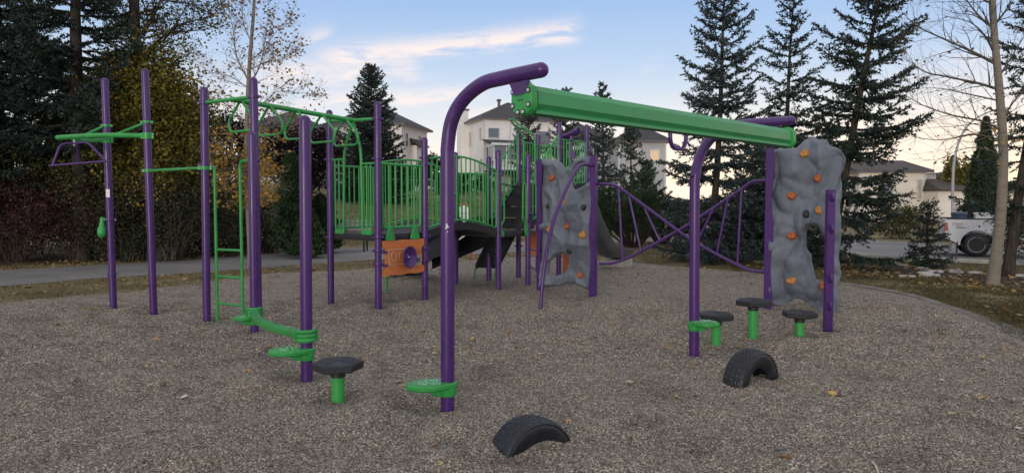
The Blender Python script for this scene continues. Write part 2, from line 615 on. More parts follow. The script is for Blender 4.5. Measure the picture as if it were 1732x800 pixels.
M_spruce = leafmat('spruce_needles', [(0.013, 0.025, 0.019), (0.025, 0.043, 0.034), (0.040, 0.062, 0.053), (0.072, 0.096, 0.088)], 0.6, 0.0)
M_spruce_blue = leafmat('blue_spruce_needles', [(0.015, 0.026, 0.024), (0.031, 0.050, 0.048), (0.056, 0.081, 0.082), (0.10, 0.13, 0.135)], 0.6, 0.0)
M_pine = leafmat('pine_needles', [(0.022, 0.045, 0.020), (0.035, 0.07, 0.03), (0.06, 0.10, 0.045)], 0.6, 0.0)
M_cedar = leafmat('cedar_sprays', [(0.022, 0.036, 0.020), (0.04, 0.06, 0.032), (0.06, 0.085, 0.045)], 0.6, 0.0)
M_leaf_olive = leafmat('olive_leaves', [(0.055, 0.065, 0.016), (0.11, 0.115, 0.024), (0.20, 0.175, 0.034), (0.31, 0.215, 0.036)])
M_leaf_green = leafmat('dull_green_leaves', [(0.030, 0.048, 0.018), (0.06, 0.082, 0.028), (0.11, 0.115, 0.04), (0.18, 0.14, 0.045)])
M_leaf_dark = leafmat('dark_shrub_leaves', [(0.018, 0.026, 0.014), (0.035, 0.045, 0.024), (0.06, 0.062, 0.034), (0.10, 0.08, 0.04)])
M_leaf_red = leafmat('burgundy_leaves', [(0.032, 0.012, 0.016), (0.085, 0.024, 0.034), (0.13, 0.045, 0.055), (0.13, 0.085, 0.07)])
M_leaf_plum = leafmat('plum_leaves', [(0.016, 0.010, 0.014), (0.035, 0.017, 0.024), (0.055, 0.03, 0.036)])
M_leaf_gold = leafmat('golden_leaves', [(0.20, 0.12, 0.025), (0.36, 0.21, 0.035), (0.46, 0.29, 0.06), (0.26, 0.17, 0.07)])
M_leaf_tan = leafmat('withered_leaves', [(0.16, 0.09, 0.05), (0.32, 0.19, 0.08), (0.38, 0.25, 0.13), (0.13, 0.085, 0.05)])
M_grass = leafmat('autumn_grass', [(0.07, 0.075, 0.026), (0.14, 0.125, 0.05), (0.25, 0.205, 0.105), (0.36, 0.29, 0.17)])
M_grass_green = leafmat('green_grass', [(0.042, 0.054, 0.020), (0.075, 0.082, 0.03), (0.14, 0.118, 0.055), (0.22, 0.175, 0.095)])
M_litter = leafmat('leaf_litter', [(0.15, 0.09, 0.035), (0.34, 0.22, 0.07), (0.42, 0.30, 0.15), (0.24, 0.17, 0.11)])


def barkmat(name, a, bb, sc=14):
    m, w, b = newmat(name)
    co = objco(w, (1, 1, 0.25))
    n1 = w.n('ShaderNodeTexNoise', ins={'Vector': co, 'Scale': sc, 'Detail': 7.0, 'Roughness': 0.7})
    w.put(b.inputs['Base Color'], w.ramp(n1.outputs[0], [(0.32, a), (0.66, bb)]))
    b.inputs['Roughness'].default_value = 0.9
    b.inputs['Specular IOR Level'].default_value = 0.15
    bump(w, b, n1.outputs[0], 0.03, 0.9)
    return m


M_bark = barkmat('spruce_bark', (0.022, 0.018, 0.015), (0.085, 0.068, 0.057))
M_bark_grey = barkmat('grey_bark', (0.055, 0.05, 0.046), (0.17, 0.15, 0.13))
M_bark_aspen, w, b = newmat('aspen_bark')
co = objco(w, (1, 1, 1))
n1 = w.n('ShaderNodeTexNoise', ins={'Vector': objco(w, (2, 2, 9)), 'Scale': 3.2, 'Detail': 6.0, 'Roughness': 0.75})
n2 = w.n('ShaderNodeTexNoise', ins={'Vector': co, 'Scale': 30.0, 'Detail': 4.0})
c = w.ramp(n1.outputs[0], [(0.3, (0.07, 0.06, 0.05)), (0.42, (0.19, 0.165, 0.13)), (0.7, (0.25, 0.215, 0.17))])
w.put(b.inputs['Base Color'], w.mix(w.rng(n2.outputs[0], 0.55, 0.7, 0, 0.5), c, (0.11, 0.095, 0.08, 1)))
b.inputs['Roughness'].default_value = 0.85
bump(w, b, w.m('ADD', n1.outputs[0], n2.outputs[0]), 0.012, 0.8)


def siding(name, col, pitch=0.13):
    m, w, b = newmat(name)
    tc = w.n('ShaderNodeTexCoord')
    sp = w.n('ShaderNodeSeparateXYZ')
    w.t.links.new(tc.outputs['Object'], sp.inputs[0])
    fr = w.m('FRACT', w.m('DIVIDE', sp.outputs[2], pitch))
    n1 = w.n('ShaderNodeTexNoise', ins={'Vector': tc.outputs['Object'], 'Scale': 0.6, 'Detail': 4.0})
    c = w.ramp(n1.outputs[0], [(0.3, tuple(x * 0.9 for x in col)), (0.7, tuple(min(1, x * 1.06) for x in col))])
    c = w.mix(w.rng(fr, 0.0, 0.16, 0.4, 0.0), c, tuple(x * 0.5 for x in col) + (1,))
    w.put(b.inputs['Base Color'], c)
    b.inputs['Roughness'].default_value = 0.6
    bump(w, b, fr, -0.02, 0.8)
    return m


def roofmat(name, col):
    m, w, b = newmat(name)
    co = objco(w)
    n1 = w.n('ShaderNodeTexNoise', ins={'Vector': co, 'Scale': 5.0, 'Detail': 6.0, 'Roughness': 0.75})
    w.put(b.inputs['Base Color'], w.ramp(n1.outputs[0], [(0.3, tuple(x * 0.7 for x in col)), (0.7, tuple(x * 1.35 for x in col))]))
    b.inputs['Roughness'].default_value = 0.9
    bump(w, b, n1.outputs[0], 0.03, 0.7)
    return m


M_side_cream = siding('cream_siding', (0.84, 0.81, 0.77))
M_side_beige = siding('beige_siding', (0.76, 0.71, 0.66))
M_side_grey = siding('grey_siding', (0.48, 0.475, 0.475))
M_side_blue = siding('blue_siding', (0.36, 0.39, 0.45))
M_side_warm = siding('warm_siding', (0.85, 0.77, 0.65))
M_roof = roofmat('charcoal_shingle', (0.055, 0.056, 0.062))
M_roof_brown = roofmat('brown_shingle', (0.085, 0.07, 0.062))
M_trim = paint('house_trim', (0.62, 0.60, 0.57), 0.5, dirt=0.1)
M_fascia = paint('dark_fascia', (0.10, 0.10, 0.105), 0.5)
M_deckwood = paint('deck_wood', (0.22, 0.13, 0.085), 0.7)
M_glass, w, b = newmat('window_glass')
b.inputs['Base Color'].default_value = (0.10, 0.125, 0.15, 1)
b.inputs['Roughness'].default_value = 0.08
b.inputs['Specular IOR Level'].default_value = 0.9
n1 = w.n('ShaderNodeTexNoise', ins={'Vector': objco(w), 'Scale': 0.9, 'Detail': 2.0})
bump(w, b, n1.outputs[0], 0.02, 0.3)
M_blind = paint('window_blind', (0.50, 0.44, 0.36), 0.5)
M_glowpane, w, b = newmat('glow_pane')
b.inputs['Base Color'].default_value = (0.6, 0.45, 0.28, 1)
b.inputs['Emission Color'].default_value = (1.0, 0.72, 0.42, 1)
b.inputs['Emission Strength'].default_value = 0.28  # warm glow comes from the pane material's own emission

# ------------------------------------------------------------------ the ground
rng = np.random.default_rng(7)


def vnoise(x, y, s, seed=0):
    """smooth value noise, arrays in, -1..1 out"""
    r = np.random.default_rng(1000 + seed).uniform(-1, 1, (256, 256))
    x, y = np.asarray(x) / s + 90.3, np.asarray(y) / s + 71.7
    i, j = np.floor(x).astype(int), np.floor(y).astype(int)
    fx, fy = x - i, y - j
    fx, fy = fx * fx * (3 - 2 * fx), fy * fy * (3 - 2 * fy)
    i0, i1, j0, j1 = i % 256, (i + 1) % 256, j % 256, (j + 1) % 256
    return (r[i0, j0] * (1 - fx) + r[i1, j0] * fx) * (1 - fy) + (r[i0, j1] * (1 - fx) + r[i1, j1] * fx) * fy


GROUND = -0.06
CREST_X = [-60, -25, -13, -8.6, 0, 6, 12, 20]
CREST_Z = [2.9, 2.9, 2.55, 2.0, 1.75, 1.2, 0.3, 0.0]


def zt(x, y):
    x, y = np.asarray(x, float), np.asarray(y, float)
    y0 = np.maximum(22.5, np.interp(x, [-12, -8.7, -6, -0.4, 4, 8], [17.9, 20.7, 24.9, 28.5, 31.5, 32.5]))
    c = np.interp(x * 50 / np.maximum(y, 20), CREST_X, CREST_Z)
    t = np.clip((y - y0) / (52 - y0), 0, 1)
    t = t * t * (1.6 - 0.6 * t)
    far = np.clip((y - 52) / 30, 0, 1) * 1.1 * np.clip(c / 1.5, 0, 1)
    dip = 0.12 * np.clip((x - 9.5) / 2, 0, 1) * np.clip((y - 15) / 3, 0, 1)
    return GROUND + c * t + far - dip


def zt1(x, y):
    return float(zt(x, y))


gx = np.unique(np.concatenate([np.arange(-40, 40, 0.8), np.arange(-400, -40, 20), np.arange(40, 401, 20)]))
gy = np.unique(np.concatenate([np.arange(-8, 60, 0.8), np.arange(60, 110, 3), np.arange(-60, -8, 6), np.arange(110, 900, 40)]))
GX, GY = np.meshgrid(gx, gy)
V = np.stack([GX.ravel(), GY.ravel(), zt(GX, GY).ravel()], 1)
nx, ny = len(gx), len(gy)
I = np.arange(nx * ny).reshape(ny, nx)
Fc = np.stack([I[:-1, :-1].ravel(), I[:-1, 1:].ravel(), I[1:, 1:].ravel(), I[1:, :-1].ravel()], 1)
me = np_mesh('ground', V, Fc, True)
link('ground', me, M_turf, None, kind='structure')


def catmull(pts, k=8, closed=False):
    P = [np.array(p, float) for p in pts]
    n = len(P)
    out = []
    for i in range(n if closed else n - 1):
        p0, p1 = P[(i - 1) % n] if closed or i > 0 else P[i], P[i]
        p2 = P[(i + 1) % n]
        p3 = P[(i + 2) % n] if closed or i + 2 < n else p2
        for j in range(k):
            t = j / k
            out.append(0.5 * (2 * p1 + (p2 - p0) * t + (2 * p0 - 5 * p1 + 4 * p2 - p3) * t * t + (3 * p1 - p0 - 3 * p2 + p3) * t ** 3))
    if not closed:
        out.append(P[-1])
    return np.array(out)


right_edge = [G(u, v)[:2] for u, v in ((1070, 442), (1167, 450), (1240, 456), (1330, 465), (1420, 475), (1480, 484), (1550, 497), (1620, 520), (1680, 544), (1732, 566))]
left_far = [G(u, v)[:2] for u, v in ((0, 507), (60, 502), (160, 494), (247, 485), (322, 476), (442, 460), (560, 455), (700, 446), (850, 434), (980, 436))]
outline = catmull(left_far + right_edge + [(6.1, 6.5), (6.6, 3), (5.5, -1), (0, -4), (-6, -3.5), (-10, 1), (-10.6, 6), (-9.6, 9.6)], 5, True)


def sdist(px, py, poly):
    """signed distance, positive inside"""
    d = np.full(px.shape, 1e9)
    ins = np.zeros(px.shape, bool)
    n = len(poly)
    for i in range(n):
        ax, ay = poly[i]
        bx, by = poly[(i + 1) % n]
        ex, ey = bx - ax, by - ay
        t = np.clip(((px - ax) * ex + (py - ay) * ey) / (ex * ex + ey * ey + 1e-12), 0, 1)
        d = np.minimum(d, np.hypot(px - ax - t * ex, py - ay - t * ey))
        c = ((ay > py) != (by > py)) & (px < (bx - ax) * (py - ay) / (by - ay + 1e-15) + ax)
        ins ^= c
    return np.where(ins, d, -d)


SCUFF = [(G(u, v), r_, d_) for u, v, r_, d_ in ((757, 693, .34, -.035), (519, 647, .30, -.03), (572, 677, .26, -.03), (1174, 597, .34, -.03), (1211, 585, .3, -.025), (1273, 572, .3, -.03), (1352, 570, .3, -.03), (431, 562, .3, -.03),
                                                   (1400, 558, .3, -.03), (960, 505, .55, -.04), (1345, 545, .5, -.035), (390, 545, .4, -.035), (640, 523, .3, -.025), (192, 520, .3, -.02), (260, 530, .3, -.02), (560, 512, .3, -.02),
                                                   (720, 722, .5, -.03), (480, 690, .45, -.03), (903, 750, .14, .035), (1275, 645, .13, .02), (880, 775, .3, -.02), (560, 760, .6, -.03), (1130, 760, .7, -.025), (250, 700, .7, -.03), (1500, 640, .6, -.02))]


def gz(x, y):
    m = 0
    for c_, r_, d_ in SCUFF:
        q = np.hypot(x - c_.x, y - c_.y) / r_
        m = m + d_ * np.exp(-q ** 2) - 0.45 * d_ * np.exp(-((q - 1.45) / 0.45) ** 2)
    return np.maximum(m, -0.03) + 0.018 + (0.020 * vnoise(x, y, 0.85, 1) + 0.032 * vnoise(x, y, 0.30, 2) + 0.014 * vnoise(x, y, 0.14, 3)
            + 0.012 * vnoise(x, y, 2.6, 4))


GS = 0.07
ax_ = np.arange(-11, 8, GS)
ay_ = np.arange(-4.5, 22, GS)
PX, PY = np.meshgrid(ax_, ay_)
SD = sdist(PX, PY, outline)
PZ = gz(PX, PY) * np.clip(SD / 0.7, 0, 1) + np.clip(SD / 0.55, -1.2, 1) * 0.06 - 0.062
I = np.arange(PX.size).reshape(PX.shape)
keep = (SD[:-1, :-1] > -0.3)
Fc = np.stack([I[:-1, :-1][keep], I[:-1, 1:][keep], I[1:, 1:][keep], I[1:, :-1][keep]], 1)
used, inv = np.unique(Fc, return_inverse=True)
Vg = np.stack([PX.ravel(), PY.ravel(), PZ.ravel()], 1)[used]
Fg = inv.reshape(Fc.shape)
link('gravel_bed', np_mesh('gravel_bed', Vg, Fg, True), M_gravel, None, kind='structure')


def gzs(x, y):
    """height of the gravel at one point"""
    sd = float(sdist(np.array([x]), np.array([y]), outline)[0])
    return float(gz(x, y)) * min(max(sd / 0.7, 0), 1) + min(max(sd / 0.55, -1.2), 1) * 0.06 - 0.062


# loose stones on the bed, spread over the near part of it
cx_, cy_ = Vg[Fg].mean(1)[:, 0], Vg[Fg].mean(1)[:, 1]


def stones(name, y0, y1, density, rad, seed):
    vis = (cy_ > y0) & (cy_ <= y1) & (np.abs(cx_) < cy_ * 0.80 + 0.5)
    f = Fg[vis]
    u_, iv = np.unique(f, return_inverse=True)
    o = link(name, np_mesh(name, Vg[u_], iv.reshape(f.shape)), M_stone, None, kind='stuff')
    ng = bpy.data.node_groups.new(name, 'GeometryNodeTree')
    ng.interface.new_socket('Geometry', in_out='INPUT', socket_type='NodeSocketGeometry')
    ng.interface.new_socket('Geometry', in_out='OUTPUT', socket_type='NodeSocketGeometry')
    N_, L_ = ng.nodes, ng.links
    gi, go = N_.new('NodeGroupInput'), N_.new('NodeGroupOutput')
    dp = N_.new('GeometryNodeDistributePointsOnFaces')
    dp.inputs['Density'].default_value = density
    dp.inputs['Seed'].default_value = seed
    ico = N_.new('GeometryNodeMeshIcoSphere')
    ico.inputs['Radius'].default_value = 1.0
    ico.inputs['Subdivisions'].default_value = 1
    sm = N_.new('GeometryNodeSetMaterial')
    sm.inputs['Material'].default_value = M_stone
    L_.new(ico.outputs[0], sm.inputs[0])
    ip = N_.new('GeometryNodeInstanceOnPoints')
    rv = N_.new('FunctionNodeRandomValue')
    rv.data_type = 'FLOAT_VECTOR'
    rv.inputs[0].default_value = (rad * 0.5, rad * 0.45, rad * 0.4)
    rv.inputs[1].default_value = (rad * 1.6, rad * 1.3, rad * 1.05)
    rr = N_.new('FunctionNodeRandomValue')
    rr.data_type = 'FLOAT_VECTOR'
    rr.inputs[0].default_value = (-0.5, -0.5, 0)
    rr.inputs[1].default_value = (0.5, 0.5, 6.28)
    L_.new(gi.outputs[0], dp.inputs[0])
    L_.new(dp.outputs[0], ip.inputs[0])
    L_.new(sm.outputs[0], ip.inputs['Instance'])
    L_.new(rr.outputs[0], ip.inputs['Rotation'])
    L_.new(rv.outputs[0], ip.inputs['Scale'])
    L_.new(ip.outputs[0], go.inputs[0])
    mod = o.modifiers.new('stones', 'NODES')
    mod.node_group = ng
    return o


stones('gravel', 3.6, 6.8, 9500, 0.0080, 1)
stones('gravel', 6.8, 11.0, 3400, 0.0092, 2)


def ribbon(name, a, b, mat, dz, **props):
    """sheet between two polylines of (x, y), laid on the ground"""
    a, b = catmull(a, 10), catmull(b, 10)
    n = min(len(a), len(b))
    K = 6
    vs, fs = [], []
    for i in range(n):
        for k in range(K + 1):
            p = a[i] * (1 - k / K) + b[i] * k / K
            vs.append((p[0], p[1], zt1(p[0], p[1]) + dz))
    for i in range(n - 1):
        for k in range(K):
            q = i * (K + 1) + k
            fs.append((q, q + 1, q + K + 2, q + K + 1))
    return link(name, np_mesh(name, vs, fs, True), mat, None, **props)


near_e = [(-30, 3.5), (-14.5, 10.3)] + [tuple(G(u, v, GROUND)[:2]) for u, v in ((0, 484), (180, 470), (341, 461), (457, 452), (560, 444), (700, 436), (870, 427), (1000, 413), (1100, 408))] + [(9.6, 30.2)]
far_e = [(-33, 6.0), (-18.5, 12.6)] + [tuple(G(u, v, GROUND)[:2]) for u, v in ((0, 457), (180, 448), (322, 440), (440, 429), (545, 422), (690, 416), (850, 410.5), (1000, 404), (1100, 402))] + [(10.0, 32.2)]
ribbon('path', near_e, far_e, M_asphalt, 0.006, kind='structure')
ro = np.array(right_edge)
cen = np.array([0.2, 9.0])


def off(p, d):
    q = p - cen
    return p + q / np.linalg.norm(q) * d


ribbon('kerb_strip', [off(p, -0.06 - 0.05 * math.sin(i * 2.1)) for i, p in enumerate(ro)], [off(p, 0.20 + 0.06 * math.sin(i * 1.7)) for i, p in enumerate(ro)], M_kerb, 0.011, kind='structure')
road_n = [(36, 6.5), (22, 15.2), (12.0, 21.3), (9.4, 26.0), (9.0, 33), (11, 46)]
road_f = [(41, 14.5), (27.2, 23.3), (17.6, 30.0), (16.6, 33), (16.8, 38), (18, 46)]
ribbon('road', road_n, road_f, M_asphalt, 0.004, kind='structure')
# kerb of the road, a real step
kb = MB()
kn = catmull(road_n, 6)
for i in range(len(kn) - 1):
    a, b2 = kn[i], kn[i + 1]
    kb.bar((a[0], a[1], zt1(*a) + 0.03), (b2[0], b2[1], zt1(*b2) + 0.03), 0.16, 0.16)
kb.build('road_kerb', M_concrete, None, kind='structure')
mul_a = [tuple(G(u, v, GROUND)[:2]) for u, v in ((1130, 424), (1240, 439), (1340, 449), (1430, 459), (1530, 468), (1640, 478), (1780, 494), (1960, 520))]
mul_b = [tuple(G(u, v, GROUND)[:2]) for u, v in ((1120, 414), (1240, 423), (1340, 429), (1430, 433), (1530, 441), (1640, 451), (1790, 462), (1990, 485))]
ribbon('mulch_bed', mul_a, mul_b, M_mulch, 0.004, kind='structure')
# leaf-strewn soil under the left thicket
so_a = [tuple(G(u, v, GROUND)[:2]) for u, v in ((-200, 470), (0, 452), (180, 443), (322, 433), (440, 423), (540, 414))]
so_b = [(-19, 20), (-15.5, 22), (-13, 23), (-10.5, 24.5), (-8.5, 25.5), (-6.6, 27)]
ribbon('thicket_soil', so_a, so_b, M_mulch, 0.004, kind='structure')

# ------------------------------------------------------------------ the play structure
PR = 0.051
_clamp_me = None


def vpost(parent, u, v, ut, vt, name='post', mat=None, r=PR, **props):
    b0 = G(u, v)
    t = at(ut, vt, b0.y)
    m_ = MB()
    lo = b0 + (b0 - t).normalized() * 0.25
    top = t - Vector((0, 0, r * 0.8))
    m_.tube([lo, b0, (b0 + top) / 2, top], r, 20, dome=5)
    return m_.build(name, mat or M_purple, parent, **props), b0, t


def clamp(post, p, yaw=0.0, mat=None, h=0.032, r=PR):
    """a bolted ring round a post, with two lugs"""
    m_ = MB()
    m_.lathe([(r + 0.001, -h / 2), (r + 0.011, -h / 2), (r + 0.013, 0), (r + 0.011, h / 2), (r + 0.001, h / 2)], p, (0, 0, 1), 16)
    for s in (0, math.pi):
        d = Vector((math.cos(yaw + s), math.sin(yaw + s), 0))
        m_.box(Vector(p) + d * (r + 0.022), (0.03, 0.02, h * 0.9), (d, Vector((-d.y, d.x, 0)), Vector((0, 0, 1))))
        m_.tube([Vector(p) + d * (r + 0.025) + Vector((d.y, -d.x, 0)) * 0.018, Vector(p) + d * (r + 0.025) - Vector((d.y, -d.x, 0)) * 0.018], 0.007, 6)
    return m_.build('clamp', mat or M_purple, post)


PS_LOC = (-0.8, 12.8, 0)
ps = thing('play_structure', 'big purple and green climbing frame with decks, bridge, slides and grey rock walls', 'play structure', PS_LOC)
post = {}
foot = {}
topp = {}
SPEC = {
    'p1': (192, 520, 177, 133), 'p2': (260, 530, 245, 117), 'p3': (350, 542, 345, 148), 'p4': (437, 553, 428.5, 132),
    'p7': (560, 512, 557, 187), 'p8': (640, 523, 638.5, 173), 'p9': (719, 510, 718, 233),
}
for k_, s_ in SPEC.items():
    post[k_], foot[k_], topp[k_] = vpost(ps, *s_)
D = Vector((0.607, 0.795, 0)).normalized()
N = Vector((-0.795, 0.607, 0)).normalized()
Z1 = Vector((0, 0, 1))
# second deck posts, third deck posts (feet found from their grid)
P12, P14 = G(843, 490), G(893, 482)
P769, P11 = G(771, 480.5), G(827, 476)
P13, P16 = G(877, 470), Vector((0.95, 14.36, 0))
P15, P17 = Vector((0.585, 16.0, 0)), Vector((1.59, 15.2, 0))
P4th = foot['p7'] + foot['p9'] - foot['p8']
for k_, f_, v_ in (('p12', P12, 254), ('p14', P14, 262), ('p769', P769, 258), ('p11', P11, 265), ('p13', P13, 219), ('p16', P16, 208), ('p15', P15, 228), ('p17', P17, 212), ('p4th', P4th, 236)):
    z_ = at(866, v_, f_.y).z
    m_ = MB()
    m_.tube([f_ - Z1 * 0.25, f_, f_ + Z1 * (z_ - PR) / 2, f_ + Z1 * (z_ - PR * 0.8)], PR, 20, dome=5)
    post[k_] = m_.build('post', M_purple, ps)
    foot[k_] = Vector((f_.x, f_.y, 0))
    topp[k_] = f_ + Z1 * z_


def pp(k, v):
    """point on a post at picture row v"""
    f_, t_ = foot[k], topp[k]
    z_ = at(866, v, f_.y).z
    a = z_ / t_.z
    return f_ * (1 - a) + t_ * a


def yaw_to(a, b):
    d = b - a
    return math.atan2(d.y, d.x)


# clamps seen on the posts
for k_, rows in (('p1', (372, 464)), ('p3', (175, 280)), ('p4', (164, 272)), ('p7', (270, 401)), ('p8', (201, 268, 401, 424, 447)), ('p9', (267, 279, 399, 420, 441)),
                 ('p12', (290, 297, 400)), ('p14', (284, 290, 373, 396)), ('p13', (247, 257, 416)), ('p16', (243, 252)), ('p17', (249, 257)), ('p15', (250,)), ('p11', (290,)), ('p769', (268,))):
    for r_ in rows:
        clamp(post[k_], pp(k_, r_), 0.15)

# -- trapeze arm on the two leftmost posts
GR = 0.03
a0 = pp('p2', 230)
b0 = pp('p1', 237)
tip = at(98, 233, 10.42)
arm = MB()
arm.tube(fillet([a0, at(175, 228.5, 10.25), tip], 0.5), 0.036, 14, dome=3).build('trapeze_arm', M_green, ps)
m_ = MB().tube(fillet([b0, at(150, 239, 10.6), at(122, 236, 10.45)], 0.2), 0.03, 12)
m_.build('trapeze_arm', M_green, ps)
MB().tube([pp('p1', 213) + Vector((-0.02, 0, 0)), at(143, 229, 10.36)], 0.019, 10).build('trapeze_brace', M_green, ps)
MB().tube([pp('p2', 208) + Vector((-0.02, 0, 0)), at(193, 229, 10.22)], 0.019, 10).build('trapeze_brace', M_green, ps)
for k_, rows in (('p1', (213, 237)), ('p2', (207, 230))):
    for r_ in rows:
        clamp(post[k_], pp(k_, r_), 0.0, M_green, h=0.035 if r_ < 220 else 0.09)
# spinner handle: three bent legs from a hub under the arm down to a bar
hub = at(126, 243, 10.35)
sp = MB()
l_ = [at(u, v, 10.2) for u, v in ((89, 280), (99, 252), (112, 243))]
r_ = [at(u, v, 10.2) for u, v in ((179, 273), (158, 249), (142, 242))]
sp.tube(fillet([l_[0], at(103, 243, 10.25), hub], 0.10), 0.0175, 10)
sp.tube(fillet([r_[0], at(148, 240, 10.25), hub], 0.10), 0.0175, 10)
bk = at(134, 275, 10.75)
sp.tube(fillet([hub, at(130, 245, 10.6), bk], 0.08), 0.0175, 10)
spo = sp.build('trapeze_handle', M_purple, ps)
MB().tube([l_[0] + Vector((-0.05, 0, -0.003)), r_[0] + Vector((0.03, 0, 0.003))], 0.0165, 10).build('grip_bar', M_purple, spo)
MB().lathe([(0.012, -0.04), (0.018, -0.03), (0.018, 0.02), (0.012, 0.06)], hub, (0, 0, 1), 14).build('swivel', M_galv, spo)
MB().tube([bk, l_[0].lerp(r_[0], 0.5)], 0.014, 8).build('grip_bar', M_purple, spo)
# white sticker on the left post
sk = at(182.5, 327, foot['p1'].y - PR - 0.003)
MB().box(sk, (0.055, 0.004, 0.12)).build('sticker', M_white, ps, label='small white label stuck on the leftmost post')
# green listening horn on the left post
hp = pp('p1', 372) + Vector((-PR - 0.02, -0.02, 0))
he = at(172.5, 392, foot['p1'].y - 0.03)
hax = (Vector((hp.x - 0.035, hp.y, hp.z)) - he).normalized()
MB().lathe([(0.0001, -0.095), (0.034, -0.085), (0.056, -0.055), (0.064, -0.01), (0.059, 0.035), (0.043, 0.085), (0.034, 0.125), (0.031, 0.165), (0.030, 0.20), (0.022, 0.215), (0.0001, 0.22)], he, hax, 20).tube([he + hax * 0.19, hp + Vector((0.03, 0.01, 0))], 0.022, 10).build('talk_horn', M_green, ps)
# rail between second and third post
m_ = MB().tube([pp('p2', 289), pp('p3', 284)], 0.019, 10)
m_.build('tie_rail', M_green, ps)
clamp(post['p2'], pp('p2', 289), 0.1, M_green, 0.045)
clamp(post['p3'], pp('p3', 284), 0.1, M_green, 0.055)

# -- loop ladder overhead
e0 = pp('p3', 174)
e1 = pp('p4', 164)
e2 = pp('p7', 205)
e3 = pp('p8', 201)
ma = (e0 * 0.45 + e1 * 0.55)
mb_ = (e2 * 0.5 + e3 * 0.5)
mb_.z = at(597, 204, mb_.y).z
ma.z = at(399, 168, ma.y).z
lad = MB().tube([ma, mb_], 0.034, 14).tube([e0, e1], 0.024, 12).tube([e2, (e2 + mb_) / 2 + Vector((0, 0, 0.0)), mb_, e3], 0.024, 12)
lado = lad.build('loop_ladder', M_green, ps)
bd = (mb_ - ma).normalized()
bn = Vector((bd.y, -bd.x, 0)).normalized()
loop_me = None
for i, t in enumerate((0.07, 0.285, 0.50, 0.715, 0.93)):
    c0 = ma.lerp(mb_, t) - Z1 * 0.02
    w_, h_ = 0.30, 0.37
    pts = [c0 + bn * 0.035, c0 + bn * w_ * 0.98 - Z1 * (h_ * 0.62), c0 + bn * (w_ * 0.86) - Z1 * h_, c0 - bn * (w_ * 0.86) - Z1 * h_, c0 - bn * w_ * 0.98 - Z1 * (h_ * 0.62), c0 - bn * 0.035]
    MB().tube(fillet(pts, [0, 0.16, 0.12, 0.12, 0.16, 0]), 0.0165, 10).build('rung_loop', M_green, lado)

# -- entry rails from the ladder down to the first deck
DZ = at(640, 397, foot['p8'].y).z           # first deck level
deck1 = DZ


def picket(parent, a, z0, z1, r=0.0115, mat=None):
    """an upright bar; all pickets share one mesh"""
    global _picket_me
    if _picket_me is None:
        q = MB().tube([(0, 0, 0), (0, 0, 1)], 1.0, 8)
        me_ = bpy.data.meshes.new('picket')
        me_.from_pydata([tuple(p) for p in q.v], [], q.f)
        finish(me_, 50)
        me_.materials.append(M_green)
        _picket_me = me_
    o = bpy.data.objects.new('picket', _picket_me)
    scene.collection.objects.link(o)
    o.parent = parent
    o.location = Vector((a[0], a[1], z0)) - BASE['play_structure']
    o.scale = (r, r, z1 - z0)
    return o


_picket_me = None
for (ub, off_, side) in ((584, -1, 'p7'), (618, 1, 'p8')):
    f_ = foot['p7'].lerp(foot['p8'], 0.30 if side == 'p7' else 0.70)
    zt_ = at(866, 262 if side == 'p7' else 258, f_.y).z
    top_ = mb_.lerp(Vector((f_.x, f_.y, zt_)), 0.05)
    pts = [mb_ + (f_ - mb_) * 0.08 * Vector((1, 1, 0)).normalized().length * 0 + Vector((0, 0, -0.02)), Vector((f_.x, f_.y, zt_ + 0.06)) + Vector(((mb_.x - f_.x) * 0.12, (mb_.y - f_.y) * 0.12, 0)), Vector((f_.x, f_.y, DZ + 0.0))]
    ent = MB().tube(fillet(pts, 0.16), 0.021, 12)
    pf = foot[side]
    zr = at(866, 271 if side == 'p7' else 276, pf.y).z
    ent.tube([Vector((f_.x, f_.y, zr)), Vector((pf.x, pf.y, zr))], 0.016, 10)
    bm_c = f_.lerp(pf, 0.35)
    ent.bar(Vector((f_.x, f_.y, DZ + 0.03)), Vector((f_.lerp(pf, 0.62).x, f_.lerp(pf, 0.62).y, DZ + 0.03)), 0.012, 0.075)
    eo = ent.build('entry_rail', M_green, ps)
    for t in (0.3, 0.58):
        q = f_.lerp(pf, t)
        picket(eo, q, DZ + 0.02, zr, 0.013)


# -- decks
def deck(corners, z, th, name='deck'):
    c = sum((Vector(p) for p in corners), Vector()) / len(corners)
    pl = [(Vector(p) - c) for p in corners]
    pl = [p * (1 - 0.035 / p.length) for p in pl]
    d_ = MB()
    d_.prism([(p.x, p.y) for p in pl], (c.x, c.y, z - th), (1, 0, 0), (0, 1, 0), th, 0.006)
    o = d_.build(name, M_deck, ps)
    # dark discs along the skirt stand in for the shade of punch holes
    for i in range(len(pl)):
        a, b2 = c + pl[i], c + pl[(i + 1) % len(pl)]
        t = (b2 - a).normalized()
        nn = Vector((t.y, -t.x, 0))
        if nn.dot(a - c) < 0:
            nn = -nn
        if nn.y < 0.3:
            h_ = MB()
            for k in range(7):
                p = a.lerp(b2, (k + 1) / 8)
                p = Vector((p.x, p.y, z - th * 0.5))
                h_.lathe([(0.0001, 0.004), (0.008, 0.004), (0.008, -0.004), (0.0001, -0.004)], p, nn, 8)
            h_.build('punch_hole_row', M_rubber_dark, o, kind='stuff')
    return o


c4 = [foot['p8'], foot['p9'], foot['p4th'], foot['p7']]
deck(c4, DZ, 0.10)
DZ2 = at(868, 392, P12.y).z
deck([foot['p12'], foot['p14'], foot['p11'], foot['p769']], DZ2, 0.11)
DZ3 = 1.92
deck([foot['p13'], foot['p16'], foot['p17'], foot['p15']], DZ3, 0.10)


